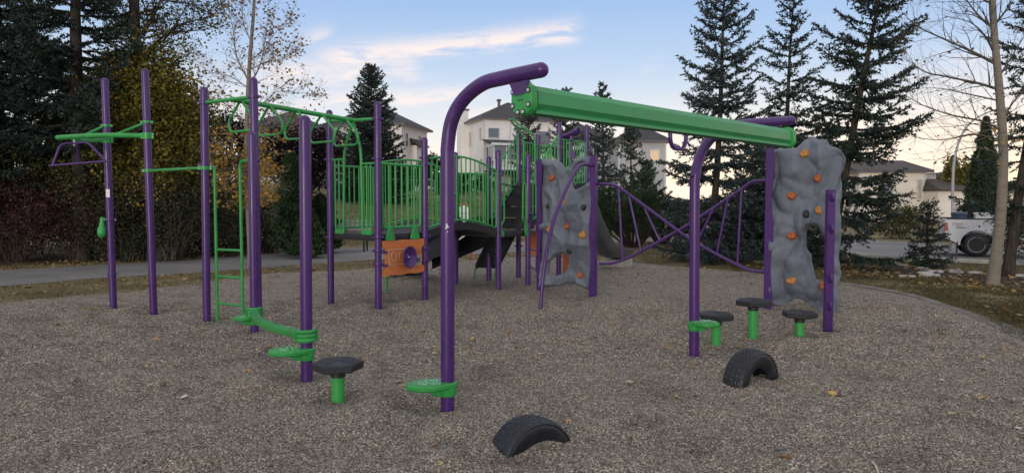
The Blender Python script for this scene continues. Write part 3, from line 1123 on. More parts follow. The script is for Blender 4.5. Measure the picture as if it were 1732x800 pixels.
def railing(p0, p1, zb, ztop, n, name='railing', rounded=0.1, inset=0.07, mat=None, rp=0.0125, frame=0.016):
    """a framed run of upright bars; zb and ztop are functions of t"""
    p0, p1 = Vector(p0), Vector(p1)
    L = (p1 - p0).length
    ta, tb = inset / L, 1 - inset / L
    K = 14
    q = lambda t, z: Vector((p0.x + (p1.x - p0.x) * t, p0.y + (p1.y - p0.y) * t, z))
    lo = [q(ta + (tb - ta) * i / K, zb(ta + (tb - ta) * i / K)) for i in range(K + 1)]
    hi = [q(t, ztop(t)) for t in [i / K for i in range(K + 1)]]
    f_ = MB()
    f_.tube(hi, frame * 1.1, 10)
    if rounded:
        f_.tube(fillet([q(ta, ztop(ta))] + [lo[0]] + lo[2:-2] + [lo[-1]] + [q(tb, ztop(tb))], [0, rounded] + [0.03] * (len(lo) - 4) + [rounded, 0], 5), frame, 10)
    else:
        f_.tube(lo, frame, 10)
    o = f_.build(name, M_green, ps)
    for i in range(n):
        t = ta + (tb - ta) * (i + 1) / (n + 1)
        picket(o, q(t, 0), zb(t), ztop(t), rp)
    return o


# panel between the deck posts with a bowed second row behind it
zt8, zt9 = at(866, 273, foot['p8'].y).z, at(866, 284, foot['p9'].y).z
zt8, zt9 = zt8 - 0.03, zt9 + 0.02
fr = railing(foot['p8'], foot['p9'], lambda t: DZ + 0.10, lambda t: zt8 + (zt9 - zt8) * t, 5, 'barrier_panel', 0.14, 0.10, rp=0.016, frame=0.018)
sd_ = (foot['p9'] - foot['p8']).normalized()
sn_ = Vector((-sd_.y, sd_.x, 0))
if sn_.y < 0:
    sn_ = -sn_
for t in (0.23, 0.76):
    c_ = foot['p8'].lerp(foot['p9'], t) - sn_ * 0.0
    c_ = Vector((c_.x, c_.y, DZ - 0.075)) - sn_ * 0.006
    MB().prism([(-0.095, 0.0), (-0.08, -0.02), (0.08, -0.02), (0.095, 0.0), (0.085, 0.05), (0.05, 0.085), (0.045, 0.15), (0.02, 0.175), (-0.02, 0.175), (-0.045, 0.15), (-0.05, 0.085), (-0.085, 0.05)], c_, sd_, Z1, 0.03, 0.004).build('foot_bracket', M_green, fr)
back = railing(foot['p7'], foot['p4th'], lambda t: DZ + 0.07, lambda t: zt8, 7, 'barrier_panel', 0.12, 0.09, rp=0.013)

# -- bridge
BA, BB = foot['p9'], foot['p12']
CA, CB = foot['p4th'], foot['p769']


def arch_z(t):
    return DZ + (DZ2 - DZ) * t + 0.155 * math.sin(math.pi * min(max(t, 0), 1)) ** 1.0


K = 16
br = bpy.data.objects.new('bridge', None)
scene.collection.objects.link(br)
br.parent = ps
gap = 0.008
L_b = (BB - BA).length
NPL = 9
for i in range(NPL):
    t0, t1 = i / NPL, (i + 1) / NPL
    g = gap / L_b / 2
    q = []
    for (t, zz) in ((t0 + g, 0), (t1 - g, 0), (t1 - g, -0.05), (t0 + g, -0.05)):
        for (A_, B_) in ((BA, BB), (CA, CB)):
            q.append(Vector((A_.x + (B_.x - A_.x) * t, A_.y + (B_.y - A_.y) * t, arch_z(t) + zz)))
    pk = MB()
    pk.add(q, [(0, 1, 3, 2), (2, 3, 5, 4), (4, 5, 7, 6), (6, 7, 1, 0), (0, 2, 4, 6), (1, 7, 5, 3)])
    pk.build('plank', M_deck, br)
for (A_, B_) in ((BA, BB), (CA, CB)):
    s_ = MB()
    vs, fs = [], []
    dd_ = (B_ - A_).normalized()
    nn = Vector((-dd_.y, dd_.x, 0)) * 0.02
    for i in range(K + 1):
        t = i / K
        p = A_.lerp(B_, t)
        for (o_, zz) in ((nn, 0.012), (-nn, 0.012), (-nn, -0.115), (nn, -0.115)):
            vs.append(Vector((p.x, p.y, arch_z(t) + zz)) + o_)
    for i in range(K):
        for k in range(4):
            k2 = (k + 1) % 4
            fs.append((i * 4 + k, i * 4 + k2, i * 4 + 4 + k2, i * 4 + 4 + k))
    fs += [(0, 1, 2, 3), (K * 4 + 3, K * 4 + 2, K * 4 + 1, K * 4)]
    s_.add(vs, fs)
    s_.build('beam', M_black, br)
zr9, zr12 = at(866, 270, BA.y).z, at(866, 291, BB.y).z
rail_top = lambda t: zr9 + (zr12 - zr9) * t + 0.15 * math.sin(math.pi * t)
railing(BA, BB, lambda t: arch_z(t) + 0.05, rail_top, 14, 'bridge_railing', 0.06, 0.06, rp=0.0115)
railing(CA, CB, lambda t: arch_z(t) + 0.05, lambda t: rail_top(t) - 0.02, 14, 'bridge_railing', 0.06, 0.06, rp=0.0115)
# second deck: back side and its doubled bars by the corner post
z2t = at(866, 290, P12.y).z
railing(P769, P11, lambda t: DZ2 + 0.08, lambda t: z2t, 7, 'barrier_panel', 0.1, 0.07)

# handle loops either side of the front opening of the second deck
od = (P14 - P12).normalized()
for (q0, sgn) in ((P12, 1), (P14, -1)):
    m_ = MB()
    a = q0 + od * sgn * 0.05
    pts = [Vector((a.x, a.y, DZ2 + 0.86)), Vector((a.x, a.y, DZ2 + 0.88)) + od * sgn * 0.11, Vector((a.x, a.y, DZ2 + 0.2)) + od * sgn * 0.12, Vector((a.x, a.y, DZ2 + 0.12)) + od * sgn * 0.04, Vector((a.x, a.y, DZ2 - 0.05)) + od * sgn * 0.04]
    m_.tube(fillet(pts, 0.09), 0.0165, 10)
    m_.tube([Vector((a.x, a.y, DZ2 - 0.06)) + od * sgn * 0.015, Vector((a.x, a.y, DZ2 + 0.86)) + od * sgn * 0.015], 0.0165, 10)
    ho = m_.build('hand_loop', M_green, ps)
    c_ = Vector((a.x, a.y, DZ2 - 0.07)) + od * sgn * 0.03
    MB().prism([(-0.045, -0.03), (0.045, -0.03), (0.05, 0.03), (0.025, 0.09), (-0.025, 0.09), (-0.05, 0.03)], c_ - Vector((-od.y, od.x, 0)) * 0.02, od, Z1, 0.02, 0.003).build('foot_bracket', M_green, ho)

# -- staircase from the second to the third deck
st = bpy.data.objects.new('stairs', None)
scene.collection.objects.link(st)
st.parent = ps
S0a, S0b = P11.lerp(P14, 0.04), P14.lerp(P11, 0.04)
S1a, S1b = P13, Vector((P16.x, P16.y, 0))
S0b = P14.lerp(P11, 0.06)
nst = 4
for i in range(nst):
    t0, t1 = i / nst, (i + 1) / nst
    zz = DZ2 + (DZ3 - DZ2) * (i + 1) / (nst + 0.0) - 0.0
    a, b2 = S0a.lerp(S1a, t0), S0b.lerp(S1b, t0)
    c_, d_ = S0a.lerp(S1a, t1), S0b.lerp(S1b, t1)
    m_ = MB()
    q = [Vector((p.x, p.y, zz - 0.006)) for p in (a, b2, d_, c_)] + [Vector((p.x, p.y, zz - 0.206)) for p in (a, b2, d_, c_)]
    m_.add(q, [(0, 1, 2, 3), (7, 6, 5, 4), (0, 4, 5, 1), (1, 5, 6, 2), (2, 6, 7, 3), (3, 7, 4, 0)])
    so = m_.build('step', M_deck, st)
    fn = (a - c_).normalized()
    MB().bar(Vector((a.x, a.y, zz - 0.012)) + fn * 0.012, Vector((b2.x, b2.y, zz - 0.012)) + fn * 0.012, 0.02, 0.026).build('nosing', M_rubber_dark, so)
for (a, b2) in ((S0a, S1a), (S0b, S1b)):
    m_ = MB()
    m_.bar(Vector((a.x, a.y, DZ2 + 0.05)), Vector((b2.x, b2.y, DZ3 - 0.02)), 0.03, 0.26)
    m_.build('stringer', M_black, st)
# stair railings
zl0, zl1 = at(866, 276, P12.y).z, at(866, 254, P13.y).z
railing(P11.lerp(P12, 0.12), P13, lambda t: DZ2 + 0.12 + (DZ3 - DZ2) * t, lambda t: DZ2 + 0.98 + (DZ3 - DZ2 + 0.1) * t, 7, 'stair_railing', 0.09, 0.05)
railing(P14 + D * 0.1, P16, lambda t: DZ2 + 0.12 + (DZ3 - DZ2) * t, lambda t: DZ2 + 0.98 + (DZ3 - DZ2 + 0.06) * t, 7, 'stair_railing', 0.09, 0.05)
# upper deck barriers
zu = 2.84
railing(P16, P17, lambda t: DZ3 + 0.06, lambda t: zu, 8, 'barrier_panel', 0.07, 0.07)
railing(P13, P15, lambda t: DZ3 + 0.06, lambda t: zu, 6, 'barrier_panel', 0.07, 0.07)
railing(P15, P15.lerp(P17, 0.3), lambda t: DZ3 + 0.06, lambda t: zu, 3, 'barrier_panel', 0.05, 0.05)
# upright bent green bars with the hanging chain above the stair head
m_ = MB()
g1 = P13 + Vector((0.10, -0.02, 0))
g2 = P13 + Vector((0.33, -0.25, 0))
tipg = at(863, 203, 14.3)
for gq, sh in ((g1, Vector((0, 0, 0))), (g2, Vector((0.05, -0.06, 0)))):
    bend = Vector((gq.x, gq.y, at(866, 232, gq.y).z))
    m_.tube(fillet([tipg + sh, bend, Vector((gq.x, gq.y, DZ3 - 0.25))], 0.12), 0.02, 12)
m_.tube([tipg + Vector((-0.02, 0.02, 0)), tipg + Vector((0.07, -0.08, 0))], 0.021, 12)
go_ = m_.build('overhead_bar', M_green, ps)
ch = MB()
c0 = tipg + Vector((0.02, -0.01, -0.03))
c1 = at(858, 278, 14.3)
nl = 26
for i in range(nl):
    p, q = c0.lerp(c1, i / nl), c0.lerp(c1, (i + 1.25) / nl)
    d_ = (q - p)
    s_ = Vector((1, 0, 0)) if i % 2 else Vector((0, 1, 0))
    ring = [p + d_ * (0.5 + 0.5 * math.cos(a)) + s_ * 0.011 * math.sin(a) for a in [2 * math.pi * k / 8 for k in range(9)]]
    ch.tube(ring, 0.004, 5, cap=False)
ch.build('chain', M_galv, go_, kind='stuff')
# telescope on the upper rail
tq = P16.lerp(P17, 0.42)
tz = zu + 0.14
te = Vector((tq.x, tq.y, tz))
ta_ = (Vector((0.80, -0.45, 0.30))).normalized()
tel = MB()
tel.lathe([(0.03, -0.2), (0.045, -0.19), (0.045, -0.13), (0.05, -0.12), (0.055, 0.05), (0.068, 0.06), (0.075, 0.17), (0.075, 0.19), (0.06, 0.19), (0.055, 0.12), (0.0001, 0.11)], te, ta_, 18)
tel.lathe([(0.05, -0.16), (0.055, -0.14), (0.03, -0.12), (0.028, -0.02)], te, (0, 0, 1), 14)
to_ = tel.build('telescope', M_purple, ps, label='purple play telescope on the upper deck rail')
MB().tube([(tq.x, tq.y, DZ3 + 0.25), (tq.x, tq.y, tz - 0.14)], 0.03, 12).box((tq.x, tq.y, zu - 0.3), (0.16, 0.12, 0.14)).build('mount', M_purple, to_)

# -- black slide running down behind the bridge
def chute(path, width, wall, mat, name, th=0.03, side=None, n=10, **props):
    """open trough swept along path"""
    path = [Vector(p) for p in path]
    vs, fs = [], []
    prof = []
    for k in range(n + 1):
        a = k / n
        x = (a - 0.5) * width
        zz = wall * (abs(a - 0.5) * 2) ** 5
        prof.append((x, zz))
    prof = prof + [(x * 1.06, z_ - th) for x, z_ in reversed(prof)]
    M_ = len(prof)
    for i, p in enumerate(path):
        t = (path[min(i + 1, len(path) - 1)] - path[max(i - 1, 0)])
        s = Vector((t.y, -t.x, 0)).normalized()
        up = s.cross(t.normalized())
        if up.z < 0:
            up = -up
        for x, z_ in prof:
            vs.append(p + s * x + up * z_)
    for i in range(len(path) - 1):
        for k in range(M_):
            k2 = (k + 1) % M_
            fs.append((i * M_ + k, i * M_ + k2, (i + 1) * M_ + k2, (i + 1) * M_ + k))
    fs.append(tuple(range(M_ - 1, -1, -1)))
    fs.append(tuple((len(path) - 1) * M_ + k for k in range(M_)))
    c_ = MB()
    c_.add(vs, fs)
    return c_.build(name, mat, ps, angle=30, **props)


def smooth_path(pts, k=8):
    return [Vector(p) for p in catmull([tuple(p) for p in pts], k)]


s0 = P769.lerp(P11, 0.5)
sl = [s0 + Z1 * (DZ2 - 0.0), s0 + N * 0.25 + Z1 * (DZ2 - 0.02), s0 + N * 0.75 + Z1 * (DZ2 - 0.32), s0 + N * 1.35 + Z1 * 0.36, s0 + N * 1.75 + Z1 * 0.2, s0 + N * 2.1 + Z1 * 0.18]
chute(smooth_path(sl), 0.72, 0.24, M_black, 'slide', label='black slide running down behind the bridge')
e_ = s0 + N * 1.9
MB().box((e_.x, e_.y, 0.07), (0.55, 0.5, 0.2), (N, Vector((N.y, -N.x, 0)), Z1)).build('slide_foot', M_rubber_dark, ps)
# closed sides of the slide below the deck
for q_ in (P11.lerp(P769, 0.10), P11.lerp(P769, 0.92)):
    m_ = MB()
    m_.prism([(0.0, DZ2 - 0.12), (0.0, 0.70), (1.45, 0.17), (1.45, 0.40), (0.45, DZ2 - 0.12)], q_ - D * 0.02, N, Z1, 0.04)
    m_.build('slide_skirt', M_black, ps)

# -- perforated black step climber under the stair
c_top, c_bot = at(850, 398, 13.6), at(823, 452, 14.3)
cw = Vector((0.80, -0.35, 0)).normalized() * 0.23
m_ = MB()
ax = (c_bot - c_top).normalized()
nsl = 11
pf_o = None
for s in (-1, 1):
    m_.bar(c_top + cw * s, c_bot + cw * s, 0.035, 0.09)
pf_o = m_.build('step_climber', M_black, ps)
for i in range(nsl):
    p = c_top.lerp(c_bot, (i + 0.5) / nsl)
    MB().bar(p - cw, p + cw, 0.085, 0.03, up=(0.3, -1, 0.4)).build('rung', M_black, pf_o)
for s in (-1, 1):
    MB().tube(fillet([c_bot + cw * s, c_bot + cw * s + Vector((-0.04, 0, -0.1)), c_bot + cw * s + Vector((-0.03, 0, -0.25))], 0.05), 0.016, 8).build('hook_foot', M_green, pf_o)
# green uprights between bridge and slide
MB().tube([P4th.lerp(P769, 0.1) + Z1 * 0.0, P4th.lerp(P769, 0.1) + Z1 * DZ], 0.02, 10).build('support_leg', M_green, ps)

# slanting green safety rails of the black slide, seen through the bridge bars
m_ = MB()
for zoff in (0.22, 0.60):
    q0, q1 = s0 - D * 0.42, s0 - D * 0.42 + N * 1.25
    m_.tube(fillet([q0 + Z1 * (DZ2 + zoff + 0.1), q0 + N * 0.15 + Z1 * (DZ2 + zoff + 0.1), q1 + Z1 * (DZ2 + zoff - 0.42)], 0.1), 0.016, 10)
m_.tube([q0 + N * 0.02 + Z1 * (DZ2 + 0.3), q0 + N * 0.02 + Z1 * (DZ2 + 0.72)], 0.016, 10)
m_.build('slide_rail', M_green, ps)

# -- grey slide on the far side of the upper deck
g0 = P15.lerp(P17, 0.62)
gl = [g0 + Z1 * DZ3, g0 + D * 0.2 + Z1 * (DZ3 - 0.05), g0 + D * 0.5 + Z1 * 1.5, g0 + D * 0.95 + Z1 * 0.94, g0 + D * 1.4 + Z1 * 0.50, g0 + D * 1.85 + Z1 * 0.28, g0 + D * 2.5 + Z1 * 0.22]
chute(smooth_path(gl), 0.60, 0.22, M_slide, 'slide', label='grey slide descending from the upper deck behind the rock wall')
e_ = g0 + D * 2.2
MB().box((e_.x, e_.y, 0.08), (0.62, 0.56, 0.22), (D, N, Z1)).build('slide_foot', M_tan, ps)
# orange panel low under the upper deck
pa, pb = P14.lerp(P16, 0.25), P16.lerp(P13, 0.15)
pq = P13.lerp(P16, 0.55)
MB().box((P16.x - 0.35, P16.y + 0.35, 0.72), (0.62, 0.05, 0.5), ((P16 - P13).normalized(), D, Z1)).build('low_panel', M_orange, ps)
MB().box((P16.x + 0.13, P16.y - 0.35, 0.36), (0.13, 0.04, 0.5), ((P16 - P13).normalized(), D, Z1)).build('low_panel', M_hold_orange, ps)

# -- orange dashboard panel under the first deck
pc = foot['p8'].lerp(foot['p9'], 0.5)
pz0, pz1 = at(684, 463, pc.y).z, at(684, 406, pc.y).z
W2 = (foot['p9'] - foot['p8']).length * 0.5 - PR - 0.02
hh = pz1 - pz0
poly = []
for i in range(13):
    x = -W2 + 2 * W2 * i / 12
    poly.append((x, -0.008 * math.cos(i / 12 * math.pi * 5) - 0.004))
rightside = [(W2 + 0.015, hh * 0.06), (W2 + 0.015, hh * 0.17), (W2 - 0.04, hh * 0.24), (W2 - 0.04, hh * 0.76), (W2 + 0.015, hh * 0.83), (W2 + 0.015, hh * 0.94)]
topside = [(x, hh + 0.008 * math.cos((W2 - x) / (2 * W2) * math.pi * 4)) for x in [W2 - 2 * W2 * i / 12 for i in range(13)]]
leftside = [(-x, y) for x, y in reversed(rightside)]
poly = poly + rightside + topside + leftside
po = Vector((pc.x, pc.y, pz0)) - sn_ * 0.02
pan = MB().prism(poly, po, sd_, Z1, 0.03, 0.004).build('dash_panel', M_orange, ps, label='orange dashboard play panel with a purple steering wheel')
pn = -sn_                                # outward, towards the viewer
pf_ = lambda x, y, d=0.0: po + sd_ * x + Z1 * y + pn * (0.03 + d)
# engraved dash outline and gauges
dash = MB()
oc = [(-W2 * 0.72, hh * 0.30), (0.02, hh * 0.30), (0.02, hh * 0.74), (-W2 * 0.80, hh * 0.74)]
dash.tube(fillet([pf_(*p, 0.002) for p in oc] + [pf_(*oc[0], 0.002)], 0.03), 0.006, 6)
for gx_ in (-W2 * 0.52, -W2 * 0.14):
    dash.tube([pf_(gx_ + 0.055 * math.cos(a), hh * 0.54 + 0.07 * math.sin(a), 0.002) for a in [2 * math.pi * k / 20 for k in range(21)]], 0.004, 6)
dash.build('dash_outline', M_tan, pan)
wc = pf_(0.02, hh * 0.50, 0.05)
wx = (pn + sd_ * 0.12 + Z1 * 0.06).normalized()
whl = MB().lathe([(0.0001, 0.02), (0.03, 0.02), (0.06, 0.005), (0.147, 0.045), (0.162, 0.055), (0.171, 0.045), (0.162, 0.03), (0.06, -0.03), (0.03, -0.05), (0.0001, -0.05)], wc, wx, 28).build('steering_wheel', M_purple, pan)
MB().lathe([(0.0001, 0.03), (0.01, 0.03), (0.014, 0.02)], wc, wx, 10).build('hub_bolt', M_steel, whl)
gp = MB().prism([(0, 0), (0.135, 0), (0.135, 0.155), (0, 0.155)], pf_(W2 * 0.53, hh * 0.23, 0.002), sd_, Z1, -0.008).build('shift_plate', M_tan, pan)
hb = MB()
hx0, hy0 = W2 * 0.53 + 0.035, hh * 0.23 + 0.035
for dx in (0.0, 0.045):
    hb.prism([(dx - 0.006, 0), (dx + 0.006, 0), (dx + 0.006, 0.085), (dx - 0.006, 0.085)], pf_(hx0 + 0.012, hy0, 0.011), sd_, Z1, -0.004)
hb.prism([(0.006, 0.036), (0.039, 0.036), (0.039, 0.048), (0.006, 0.048)], pf_(hx0 + 0.012, hy0, 0.011), sd_, Z1, -0.004)
hb.build('shift_gate', M_rubber_dark, gp)
for (s, k_) in ((-1, 'p8'), (1, 'p9')):
    for fy in (0.30, 0.68):
        q0 = pf_(s * (W2 - 0.06), hh * fy, 0.012)
        q1 = pf_(s * (W2 + 0.04), hh * fy, 0.012)
        MB().bar(q0, q1, 0.012, 0.03).build('bracket', M_purple, pan)

# -- green ladder between the third and fourth posts
lx0, lx1 = 368, 411
ly = 9.42
L0, L1 = G(lx0, 541), at(lx1, 523, 9.3)
L1 = Vector((XY(411, 9.3), 9.3, 0))
lm = MB()
tops = []
for (f_, k_, row) in ((L0, 'p3', 281), (L1, 'p4', 272)):
    zz = at(866, row, f_.y).z
    pq = pp(k_, row)
    lm.tube(fillet([pq, Vector((f_.x, f_.y, zz)), Vector((f_.x, f_.y, -0.1))], 0.12), 0.02, 12)
lo_ = lm.build('ladder', M_green, ps)
for row in (422, 467, 513):
    za = at(866, row, L0.y).z
    MB().tube([Vector((L0.x, L0.y, za)), Vector((L1.x, L1.y, za))], 0.0165, 10).build('rung', M_green, lo_)

# -- purple rungs between the fourth deck post and the rock wall
WL = Vector((XY(916, 12.4), 12.4, 0))
WR = Vector((XY(1010, 11.78), 11.78, 0))
m_ = MB()
q1 = WL + (WL - WR).normalized() * 0.02
for row in (392, 423, 454):
    z_ = at(866, row, 13.0).z
    m_.tube([P14 + Z1 * z_, q1 + Z1 * z_], 0.016, 8)
z_ = at(866, 362, 13.0).z
m_.tube(fillet([P14 + Z1 * (z_ - 0.25), P14 + (q1 - P14) * 0.12 + Z1 * z_, q1 + Z1 * z_], 0.08), 0.018, 10)
m_.build('side_rungs', M_purple, ps)
m_ = MB()
z_ = at(866, 275, 12.6).z
m_.tube(fillet([q1 + Z1 * (z_ - 0.02), q1 + (q1 - WR).normalized() * 0.1 + Z1 * z_, q1 + (q1 - WR).normalized() * 0.1 + Z1 * (z_ - 0.42), q1 + Z1 * (z_ - 0.42)], 0.06), 0.012, 8)
m_.build('grab_handle', M_purple, ps)


# ------------------------------------------------------------------ rock walls
def inpoly(px, py, poly):
    ins = np.zeros(px.shape, bool)
    n = len(poly)
    for i in range(n):
        ax, ay = poly[i]
        bx, by = poly[(i + 1) % n]
        ins ^= ((ay > py) != (by > py)) & (px < (bx - ax) * (py - ay) / (by - ay + 1e-15) + ax)
    return ins


def wall_sz(u, v, A, B):
    """picture point -> (distance along the wall from A, height)"""
    t = (B - A).normalized()
    n = Vector((-t.y, t.x, 0))
    d = ray(u, v)
    o = Vector((0, 0, CAM_Z))
    k = (A - o).dot(n) / d.dot(n)
    p = o + d * k
    return ((p - A).dot(t), p.z)


def rock_wall(A, B, outline_px, holes_px, relief, depth, label, res=0.02):
    t = (B - A).normalized()
    n = Vector((t.y, -t.x, 0))
    if n.y > 0:
        n = -n
    poly = [wall_sz(u, v, A, B) for u, v in outline_px]
    holes = [[wall_sz(u, v, A, B) for u, v in h] for h in holes_px]
    s0, s1 = min(p[0] for p in poly), max(p[0] for p in poly)
    z0, z1 = min(p[1] for p in poly), max(p[1] for p in poly)
    ss, zz = np.arange(s0 - res, s1 + 2 * res, res), np.arange(z0 - res, z1 + 2 * res, res)
    S, Zg = np.meshgrid(ss, zz)
    cs, cz = S[:-1, :-1] + res / 2, Zg[:-1, :-1] + res / 2
    keep = inpoly(cs, cz, poly)
    for h in holes:
        keep &= ~inpoly(cs, cz, h)
    I = np.arange(S.size).reshape(S.shape)
    Fq = np.stack([I[:-1, :-1][keep], I[:-1, 1:][keep], I[1:, 1:][keep], I[1:, :-1][keep]], 1)
    us, iv = np.unique(Fq, return_inverse=True)
    Fq = iv.reshape(Fq.shape)
    P2 = np.stack([S.ravel()[us], Zg.ravel()[us]], 1)
    E = {}
    for f in Fq:
        for a in range(4):
            e = (f[a], f[(a + 1) % 4])
            if (e[1], e[0]) in E:
                del E[(e[1], e[0])]
            else:
                E[e] = 1
    nb = {}
    for a, b2 in E:
        nb.setdefault(a, []).append(b2)
        nb.setdefault(b2, []).append(a)
    bi = np.array(sorted(nb))
    for _ in range(5):
        Q = P2.copy()
        for i in bi:
            l_ = nb[i]
            if len(l_) == 2:
                Q[i] = P2[i] * 0.5 + (P2[l_[0]] + P2[l_[1]]) * 0.25
        P2 = Q
    # distance to the border, for rounding the edge
    bp = P2[bi]
    dist = np.array([np.min(np.hypot(bp[:, 0] - p[0], bp[:, 1] - p[1])) for p in P2])
    h = np.array([relief(p[0] - s0, p[1]) for p in P2])
    edge = np.clip(dist / 0.05, 0, 1)
    front = h * (0.25 + 0.75 * edge) - 0.045 * (1 - edge) ** 2
    fv = [A + t * float(p[0]) + Z1 * float(p[1]) + n * float(0.05 + q) for p, q in zip(P2, front)]
    bv = [A + t * float(p[0]) + Z1 * float(p[1]) - n * float(depth) for p in P2]
    k = len(fv)
    fs = [tuple(f) for f in Fq] + [tuple(int(i) + k for i in reversed(f)) for f in Fq]
    fs += [(b2, a, a + k, b2 + k) for a, b2 in E]
    m_ = MB()
    m_.add(fv + bv, fs)
    o = m_.build('climbing_wall', M_rock, ps, angle=60, label=label)

    def surf(u, v):
        s, z = wall_sz(u, v, A, B)
        i = int(np.argmin(np.hypot(P2[:, 0] - s, P2[:, 1] - z)))
        return A + t * s + Z1 * z + n * float(0.05 + front[i])
    return o, t, n, surf


def ridged(s, z, seed, sc, warp=0.35):
    p = Vector((s * sc + seed, z * sc * 0.8, seed * 1.7))
    q = Vector((mnoise.noise(p * 1.1), mnoise.noise(p * 1.1 + Vector((9, 3, 1))), 0)) * warp
    d, _ = mnoise.voronoi((p + q) * 1.0)
    return d[1] - d[0], d[0]


def facets(s, z, seed, cell, tilt, top=True):
    """planes of random tilt meeting in creases"""
    best = None
    ci, cj = math.floor(s / cell), math.floor(z / cell)
    for i in range(ci - 1, ci + 2):
        for j in range(cj - 1, cj + 2):
            r = random.Random(i * 7919 + j * 104729 + seed * 31)
            cx, cz = (i + 0.15 + 0.7 * r.random()) * cell, (j + 0.15 + 0.7 * r.random()) * cell
            h = r.uniform(-0.18, 0.18) * cell + r.uniform(-tilt, tilt) * (s - cx) + r.uniform(-tilt, tilt) * (z - cz)
            q = ((s - cx) ** 2 + (z - cz) ** 2) / cell * 0.8
            h = h - q if top else h + q
            if best is None or (h > best if top else h < best):
                best = h
    return best


def warp(s, z, k):
    return s + 0.09 * mnoise.noise(Vector((s * 3.1, z * 3.1, k))), z + 0.09 * mnoise.noise(Vector((s * 3.1, z * 3.1, k + 9)))


def relief1(s, z):
    a, c = warp(s, z, 1.5)
    f1 = facets(a, c, 3, 0.42, 0.32, False)
    f2 = facets(a, c, 8, 0.20, 0.30, True)
    crease = -0.05 * math.exp(-((s - 0.48 - 0.12 * math.sin(z * 2.2)) / 0.03) ** 2) if z > 0.9 else 0.0
    return 0.02 + 0.62 * f1 + 0.35 * f2 + crease + 0.004 * mnoise.noise(Vector((s * 22, z * 22, 1)))


def relief2(s, z):
    a, c = warp(s, z, 4.5)
    f1 = facets(a, c * 0.75, 21, 0.36, 0.45, True)
    f2 = facets(a, c * 0.8, 33, 0.17, 0.42, True)
    g = mnoise.noise(Vector((s * 1.8 + 3, z * 1.5, 7.7)))
    top = max(0.0, z - 1.7)
    return 0.05 + 0.85 * f1 + 0.45 * f2 + 0.06 * g + 0.10 * top * mnoise.noise(Vector((s * 6, 1.0, 2.0))) + 0.004 * mnoise.noise(Vector((s * 24, z * 24, 5)))


hold_seed = [0]


def hold(parent, p, t, n, mat, w_, h_, rot=0.0, pocket=True, name='hold'):
    """a moulded jug: a lumpy rounded block with a finger pocket and a bolt dimple"""
    hold_seed[0] += 1
    bm = bmesh.new()
    bmesh.ops.create_icosphere(bm, subdivisions=3, radius=1.0)
    sd_ = hold_seed[0] * 3.7
    for v in bm.verts:
        c = v.co.normalized()
        k = 1 + 0.16 * mnoise.noise(c * 1.6 + Vector((sd_, 0, 0)))
        sx = math.copysign(abs(c.x) ** 0.75, c.x)
        sy = math.copysign(abs(c.y) ** 0.8, c.y)
        z_ = max(c.z, -0.25)
        lip = 0.0
        if pocket and c.z > 0.2:
            lip = -0.55 * math.exp(-((c.x) ** 2 + ((c.y - 0.18) * 1.7) ** 2) / 0.12)
        v.co = Vector((sx * k, sy * k * (1 + 0.25 * c.x), z_ + lip))
    cr, sr = math.cos(rot), math.sin(rot)
    e1 = t * cr + Z1 * sr
    e2 = -t * sr + Z1 * cr
    off = BASE['play_structure']
    for v in bm.verts:
        v.co = Vector(p) + e1 * v.co.x * w_ / 2 + e2 * v.co.y * h_ / 2 + n * (v.co.z * 0.055 + 0.004) - off
    me_ = bpy.data.meshes.new(name)
    bm.to_mesh(me_)
    bm.free()
    finish(me_, 70)
    return link(name, me_, mat, parent)


WAt = (WR - WL).normalized()
o1 = [(913, 272), (925, 269), (938, 270), (950, 276), (957, 286), (961, 297), (966, 281), (976, 269), (990, 266), (1008, 263), (1008, 490), (1000, 491), (988, 487), (975, 481), (960, 479), (950, 483), (938, 484), (922, 486), (916, 485)]
h1 = [[(928, 466), (929, 444), (938, 432), (950, 428), (960, 430), (962, 440), (959, 455), (953, 463), (941, 466)],
      [(968, 303), (972, 288), (982, 279), (994, 279), (999, 290), (1000, 306), (990, 314), (980, 318), (972, 322), (968, 316)]]
wall1, t1, n1_, surf1 = rock_wall(WL, WR, o1, h1, relief1, 0.03, 'grey rock climbing wall with a notched top beside the stairs')
HY, HO, HB = M_hold_yellow, M_hold_orange, M_hold_black
for u, v, m_, w_, h_, r_ in ((938, 302, HO, .15, .10, .35), (956, 340, HY, .11, .15, .5), (931, 349, HB, .10, .10, .4), (990, 351, HB, .10, .12, -.4), (959, 383, HO, .13, .12, .5),
                             (937, 388, HY, .13, .15, .2), (992, 397, HY, .16, .14, .2), (965, 425, HB, .08, .10, .9), (984, 465, HO, .12, .13, .7)):
    hold(wall1, surf1(u, v), t1, n1_, m_, w_ * 0.86, h_ * 0.86, r_)


def edge_plate(A, zb, ztop, wavy, t, n, parent, wide=0.085, foot_z=None, deep=0.10):
    poly = []
    K_ = 24
    for i in range(K_ + 1):
        z = zb + (ztop - zb) * i / K_
        poly.append((wide * wavy + 0.018 * wavy * math.sin(i / K_ * math.pi * 5), z))
    poly = [(-0.02 * wavy, zb)] + poly + [(-0.02 * wavy, ztop)]
    if wavy < 0:
        poly = poly[::-1]
    o = MB().prism(poly, A + n * 0.115, t, Z1, 0.02, 0.003)
    o.box(A + Z1 * (zb + ztop) / 2 - t * 0.012 * wavy + n * (0.115 - deep / 2), (0.02, deep, ztop - zb), (t, n, Z1))
    eo = o.build('edge_plate', M_purple, parent)
    for i in range(6):
        z = zb + (ztop - zb) * (i + 0.6) / 6.2
        MB().lathe([(0.013, 0.0), (0.013, 0.004), (0.008, 0.009), (0.0001, 0.010)], A + t * 0.03 * wavy + Z1 * z + n * (0.118 if True else 0), n, 10).build('bolt', M_steel, eo)
    return eo


